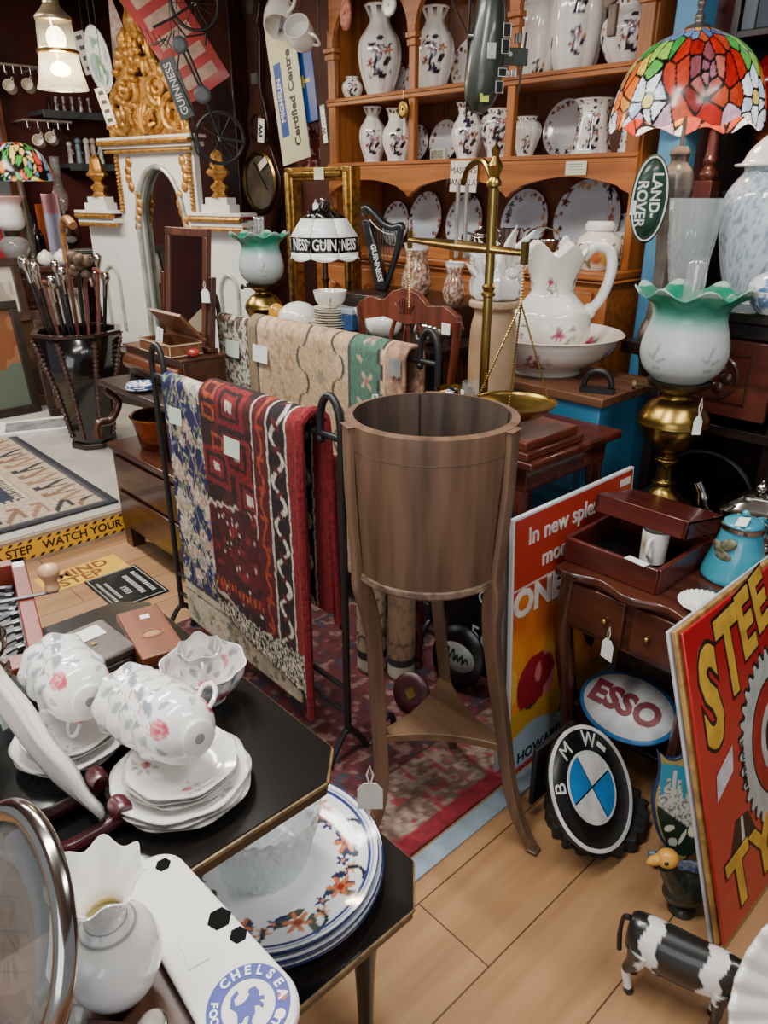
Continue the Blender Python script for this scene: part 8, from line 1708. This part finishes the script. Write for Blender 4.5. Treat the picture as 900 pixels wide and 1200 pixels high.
for i,(u,hh_,m,l) in enumerate(((84,34,WHITE,'white'),(94,40,mat('#64859a',.3,c2='#8fa8b4',scale=20,coat=.3),'blue grey'),(104,40,WHITE,'tall white lady'),(112,40,mat('#d8ccc0',.3,c2='#b89a8e',scale=20,coat=.3),'pink and cream'),(120,36,mat('#7ca89a',.3,c2='#d5d8d0',scale=20,coat=.3),'pale green'))): fig(l+' china figure on the lower shelf of the left wall',u,zs2,hh_,m,i,'china figures on the lower shelf')
# cup rails
for (ua,va,ub,vb,cups_,lab) in ((0,82,48,72,((12,102),(34,101)),'upper'),(28,152,82,132,((46,166),(61,163)),'lower')):
    A=at(ua,va,x=GX+.05); B=at(ub,vb,x=GX+.05); zz_=(A.z+B.z)/2; t=hthing('hanging_rail',lab+' thin white rail with cup hooks on the left wall','rail',Matrix.Translation((A.x,0,zz_))); b=M(); b.tube([(0,A.y,0),(0,B.y,0)],.008,8); b.build('rod',mat('#a89a94',.4),t)
    for y_ in (A.y+.02,B.y-.02): b=M(); b.tube([(0,y_,0),(-.29,y_,0)],.007,6); b.build('bracket',mat('#a89a94',.4),t)
    for i in range(5): y_=A.y+.03+i*(B.y-A.y-.06)/4; b=M(); b.tube([(0,y_,-.006),(0,y_,-.05),(.02,y_,-.062),(.03,y_,-.045)],.004,5); b.build('cup_hook',SILVER,t)
    for j,(u,v) in enumerate(cups_):
        P=at(u,v,x=GX+.10); r=.038; t=hthing('hanging_mug','pale mug hanging from the '+lab+' rail on the left wall, '+('left' if j==0 else 'right')+' one','mug',Matrix.Translation(P)@TR((0,0,0),R(75),R(20),R(50))); b=M(); b.lathe([(.8*r,-r),(r,-.8*r),(r,r),(.93*r,r),(.9*r,-.8*r),(0.0001,-.85*r)],36); b.build('body',CREAM,t); h=M(); h.tube(spl([(0,r,.6*r),(0,1.6*r,.4*r),(0,1.6*r,-.3*r),(0,r,-.6*r)],5),.1*r,8); h.build('handle',CREAM,t)
        Mx=t.matrix_world; inv=Mx.inverted(); w0=Mx@Vector((0,1.5*r,0)); wb=M(); wb.tube([inv@w0,inv@Vector((w0.x-.03,w0.y,zz_-.06))],.003,5); wb.build('hook_loop',SILVER,t)
# dark red cupboard frames behind
t=thing('wall_cupboard','tall glazed cupboard edge with pale glass at the far left of the photo','cupboard',(-6.16,1.55,SB)); ya=onx(-30,-6.05,1.5).y-1.55; yb=onx(20,-6.05,1.5).y-1.55
zc1=at(10,60,x=-6.05).z-SB
b=M(); b.bx(-.13,.08,ya,ya+.04,0,zc1); b.bx(-.13,.08,yb-.04,yb,0,zc1); b.bx(-.13,-.11,ya,yb,0,zc1); b.bx(-.13,.08,ya,yb,zc1,zc1+.04); b.bx(-.13,.08,ya,yb,0,.03); b.build('frame',mat('#6b3a28',.4,c2='#4a2418'),t,bev=.003)
b=M(); b.bx(.06,.066,ya+.04,yb-.04,.03,zc1); b.build('glass_door',glass('#c9cdca',.03,.6),t); b=M(); b.bx(-.10,.05,ya+.04,yb-.04,zc1*.5,zc1*.5+.015); b.build('inner_shelf',DARKW,t)
# on the back sideboard
def on_sb(u,x=-5.72): p=onx(u,x,SB); return p
p=on_sb(40,-5.62); kk=(p-CAM).dot(FWD)/870
t=thing('small_stained_lamp','small stained glass lamp with red and white flower shade on the back sideboard','lamp',(p.x,p.y,SB)); zt=at(40,168,x=p.x).z-SB; zb=at(40,212,x=p.x).z-SB; rr_=36*kk
b=M(); b.lathe(spl([(.06,0),(.05,.03),(.03,.06),(.035,.2),(.02,zb)],4)+[(.01,zt)],20); b.build('base',BZ,t); b=M(); b.lathe([(r*rr_,zb+(zt-zb)*z) for r,z in spl([(1,0),(.95,.3),(.75,.7),(.4,.95),(.15,1)],8)],120,caps=False)
def st2(uv,co):
    th=uv[:,0]; y=uv[:,1]; r2=random.Random(4); S=np.array([(r2.uniform(0,2*pi),r2.uniform(0,1)) for _ in range(110)]); pal=[hx(q) for q in ('#c2352c','#e8e4e0','#e0862c','#4f9a48','#6f93b8','#f0d070','#d84a3a')]; K=np.array([pal[0] if abs(((a-4.9+pi)%(2*pi))-pi)<.5 else pal[r2.randrange(1,7)] for a,b_ in S]); dx=np.abs(th[:,None]-S[None,:,0]); dx=np.minimum(dx,2*pi-dx); D=np.hypot(dx*.9,y[:,None]-S[None,:,1]); i=np.argsort(D,1)[:,:2]; dd=np.take_along_axis(D,i,1); c=K[i[:,0]].copy(); c[(dd[:,1]-dd[:,0])<.03]=hx('#14110e'); return c
b.build('glass_shade',painted(.2,emis=.5),t,paint=st2,solid=.003); l=bpy.data.lights.new('small_lamp_bulb','POINT'); l.energy=4; l.color=(1,.8,.55); l.shadow_soft_size=.04; o=bpy.data.objects.new('small_lamp_bulb',l); C.objects.link(o); o.location=(p.x+.0,p.y,SB+zb+.06)
p=on_sb(22,-5.50); t=thing('glass_oil_lamp','clear glass oil lamp with frosted pink white shade at the left of the back sideboard','lamp',(p.x,p.y,SB)); k2=(p-CAM).dot(FWD)/870
b=M(); b.lathe(spl([(16*k2,0),(17*k2,4*k2),(10*k2,8*k2),(16*k2,18*k2),(15*k2,28*k2),(7*k2,34*k2)],5),32); b.build('font',glass('#dcdcd8',.03,.6),t); b=M(); b.lathe([(8*k2,34*k2),(9*k2,38*k2),(6*k2,42*k2)],24); b.build('burner',mat('#4a4438',.4,.8),t); b=M(); b.lathe(spl([(9*k2,40*k2),(15*k2,46*k2),(15*k2,60*k2),(14*k2,68*k2),(19*k2,76*k2)],6),48,caps=False)
b.build('shade',painted(.4,trans=.2),t,solid=.002,paint=lambda uv,co:(lambda q:np.tile(hx('#e6e4e2'),(len(co),1))*(1-q)+hx('#d8a0a4')*q)(np.clip((uv[:,1]-.6)/.4,0,1)[:,None]))
p=on_sb(82,-5.75); k2=(p-CAM).dot(FWD)/870; t=thing('nickel_oil_lamp','round nickel oil lamp with clear glass chimney on the back sideboard','lamp',(p.x,p.y,SB)); b=M(); b.lathe(spl([(12*k2,0),(13*k2,3*k2),(5*k2,8*k2),(6*k2,14*k2),(15*k2,22*k2),(17*k2,34*k2),(12*k2,44*k2),(6*k2,48*k2),(8*k2,54*k2)],5),40); b.build('font',SILVER,t); b=M(); b.lathe(spl([(6*k2,54*k2),(8*k2,62*k2),(9*k2,70*k2),(5*k2,82*k2),(5*k2,110*k2)],5),28,caps=False); b.build('chimney',CLEAR,t,solid=.0015)
z=SB; p=on_sb(104,-5.55); 
for i in range(6):
    s=thing('glass_dish',['lowest','second','third','fourth','fifth','topmost'][i]+' pale glass dish of the flat stack on the back sideboard','dish',(p.x,p.y,z),0,'stacked pale glass dishes'); b=M(); b.lathe([(.07,0),(.08,.002),(.115,.010),(.12,.012),(.115,.014),(.07,.006),(0.0001,.006)],48); b.build('dish',mat('#aab2a8',.15,c2='#98a49a',coat=.5),s); z+=.0145
for i,(u,l) in enumerate(((55,'left'),(74,'right'))):
    p=on_sb(u,-5.47); s=thing('white_sugar_pot','small round white lidded pot on the front of the back sideboard, '+l+' one','pot',(p.x,p.y,SB)); b=M(); b.lathe(spl([(.03,0),(.05,.02),(.055,.05),(.04,.08),(.02,.09),(.012,.1)],5)+[(0,.104)],32); b.build('pot',WHITE,s)
p=on_sb(-4,-5.66); k2=(p-CAM).dot(FWD)/870; t=thing('red_tin','tall red tin at the far left edge of the back sideboard','tin',(p.x,p.y,SB)); b=M(); b.bx(-.05,.05,-.06,.06,0,54*k2); b.build('tin',mat('#a3222c',.4,c2='#8a1c24',scale=10),t,bev=.004)
p=on_sb(66,-5.93); k2=(p-CAM).dot(FWD)/870; t=thing('orange_board','orange brown wooden board standing behind the lamps on the back sideboard','board',(p.x,p.y,SB)); b=M(); b.bx(-.01,.01,-.09,.09,0,60*k2); b.build('board',wood('#a8552a','#7e3c1c',.4,'z'),t,bev=.003)
p=on_sb(48,-5.80); t=thing('black_bottle','slim black bottle between the lamps on the back sideboard','bottle',(p.x,p.y,SB)); b=M(); b.lathe(spl([(.045,0),(.05,.02),(.05,.16),(.02,.24),(.018,.32)],5)+[(0,.322)],28); b.build('bottle',BLKGLOSS,t)
p=on_sb(112,-5.62); k2=(p-CAM).dot(FWD)/870; t=thing('lilac_glass_panel','upright lilac and pink glass ornament left of the overmantel','ornament',(p.x,min(p.y,2.1),SB)); b=M(); b.grid(lambda a,q:(.015*sin(a*6),(a-.5)*.12,q*72*k2),16,30); b.build('panel',painted(.15,coat=.5,trans=.3),t,solid=.008,paint=lambda uv,co:np.where(uv[:,1:2]>.7,hx('#c08a98'),hx('#b4b4d2')))
# ================================================================ light
def area(name, loc, rot, sx, sy, power, color=(1,1,1)):
    l=bpy.data.lights.new(name,'AREA'); l.shape='RECTANGLE'; l.size=sx; l.size_y=sy; l.energy=power; l.color=color
    o=bpy.data.objects.new(name,l); C.objects.link(o); o.location=loc; o.rotation_euler=rot; return o
area('ceiling_strip_light',(-.9,.2,2.58),(0,0,0),.25,1.4,42,(1,.97,.92))
area('ceiling_strip_light',(-2.4,.75,2.58),(0,0,0),1.4,.25,42,(1,.97,.92))
area('ceiling_strip_light',(.3,1.2,2.58),(0,0,0),.25,1.2,22,(1,.97,.93))
area('ceiling_strip_light',(-4.6,.75,2.58),(0,0,0),1.2,.3,55,(1,.93,.84))
area('shop_window_light',(.9,-2.4,1.5),(R(80),0,R(10)),2.6,1.8,40,(.95,.98,1))
w=bpy.data.worlds.new('shop'); bpy.context.scene.world=w; w.use_nodes=True
w.node_tree.nodes['Background'].inputs[0].default_value=(.75,.8,.88,1); w.node_tree.nodes['Background'].inputs[1].default_value=.35
sc=bpy.context.scene; sc.view_settings.view_transform='AgX'; sc.view_settings.look='AgX - Base Contrast'; sc.view_settings.exposure=.3
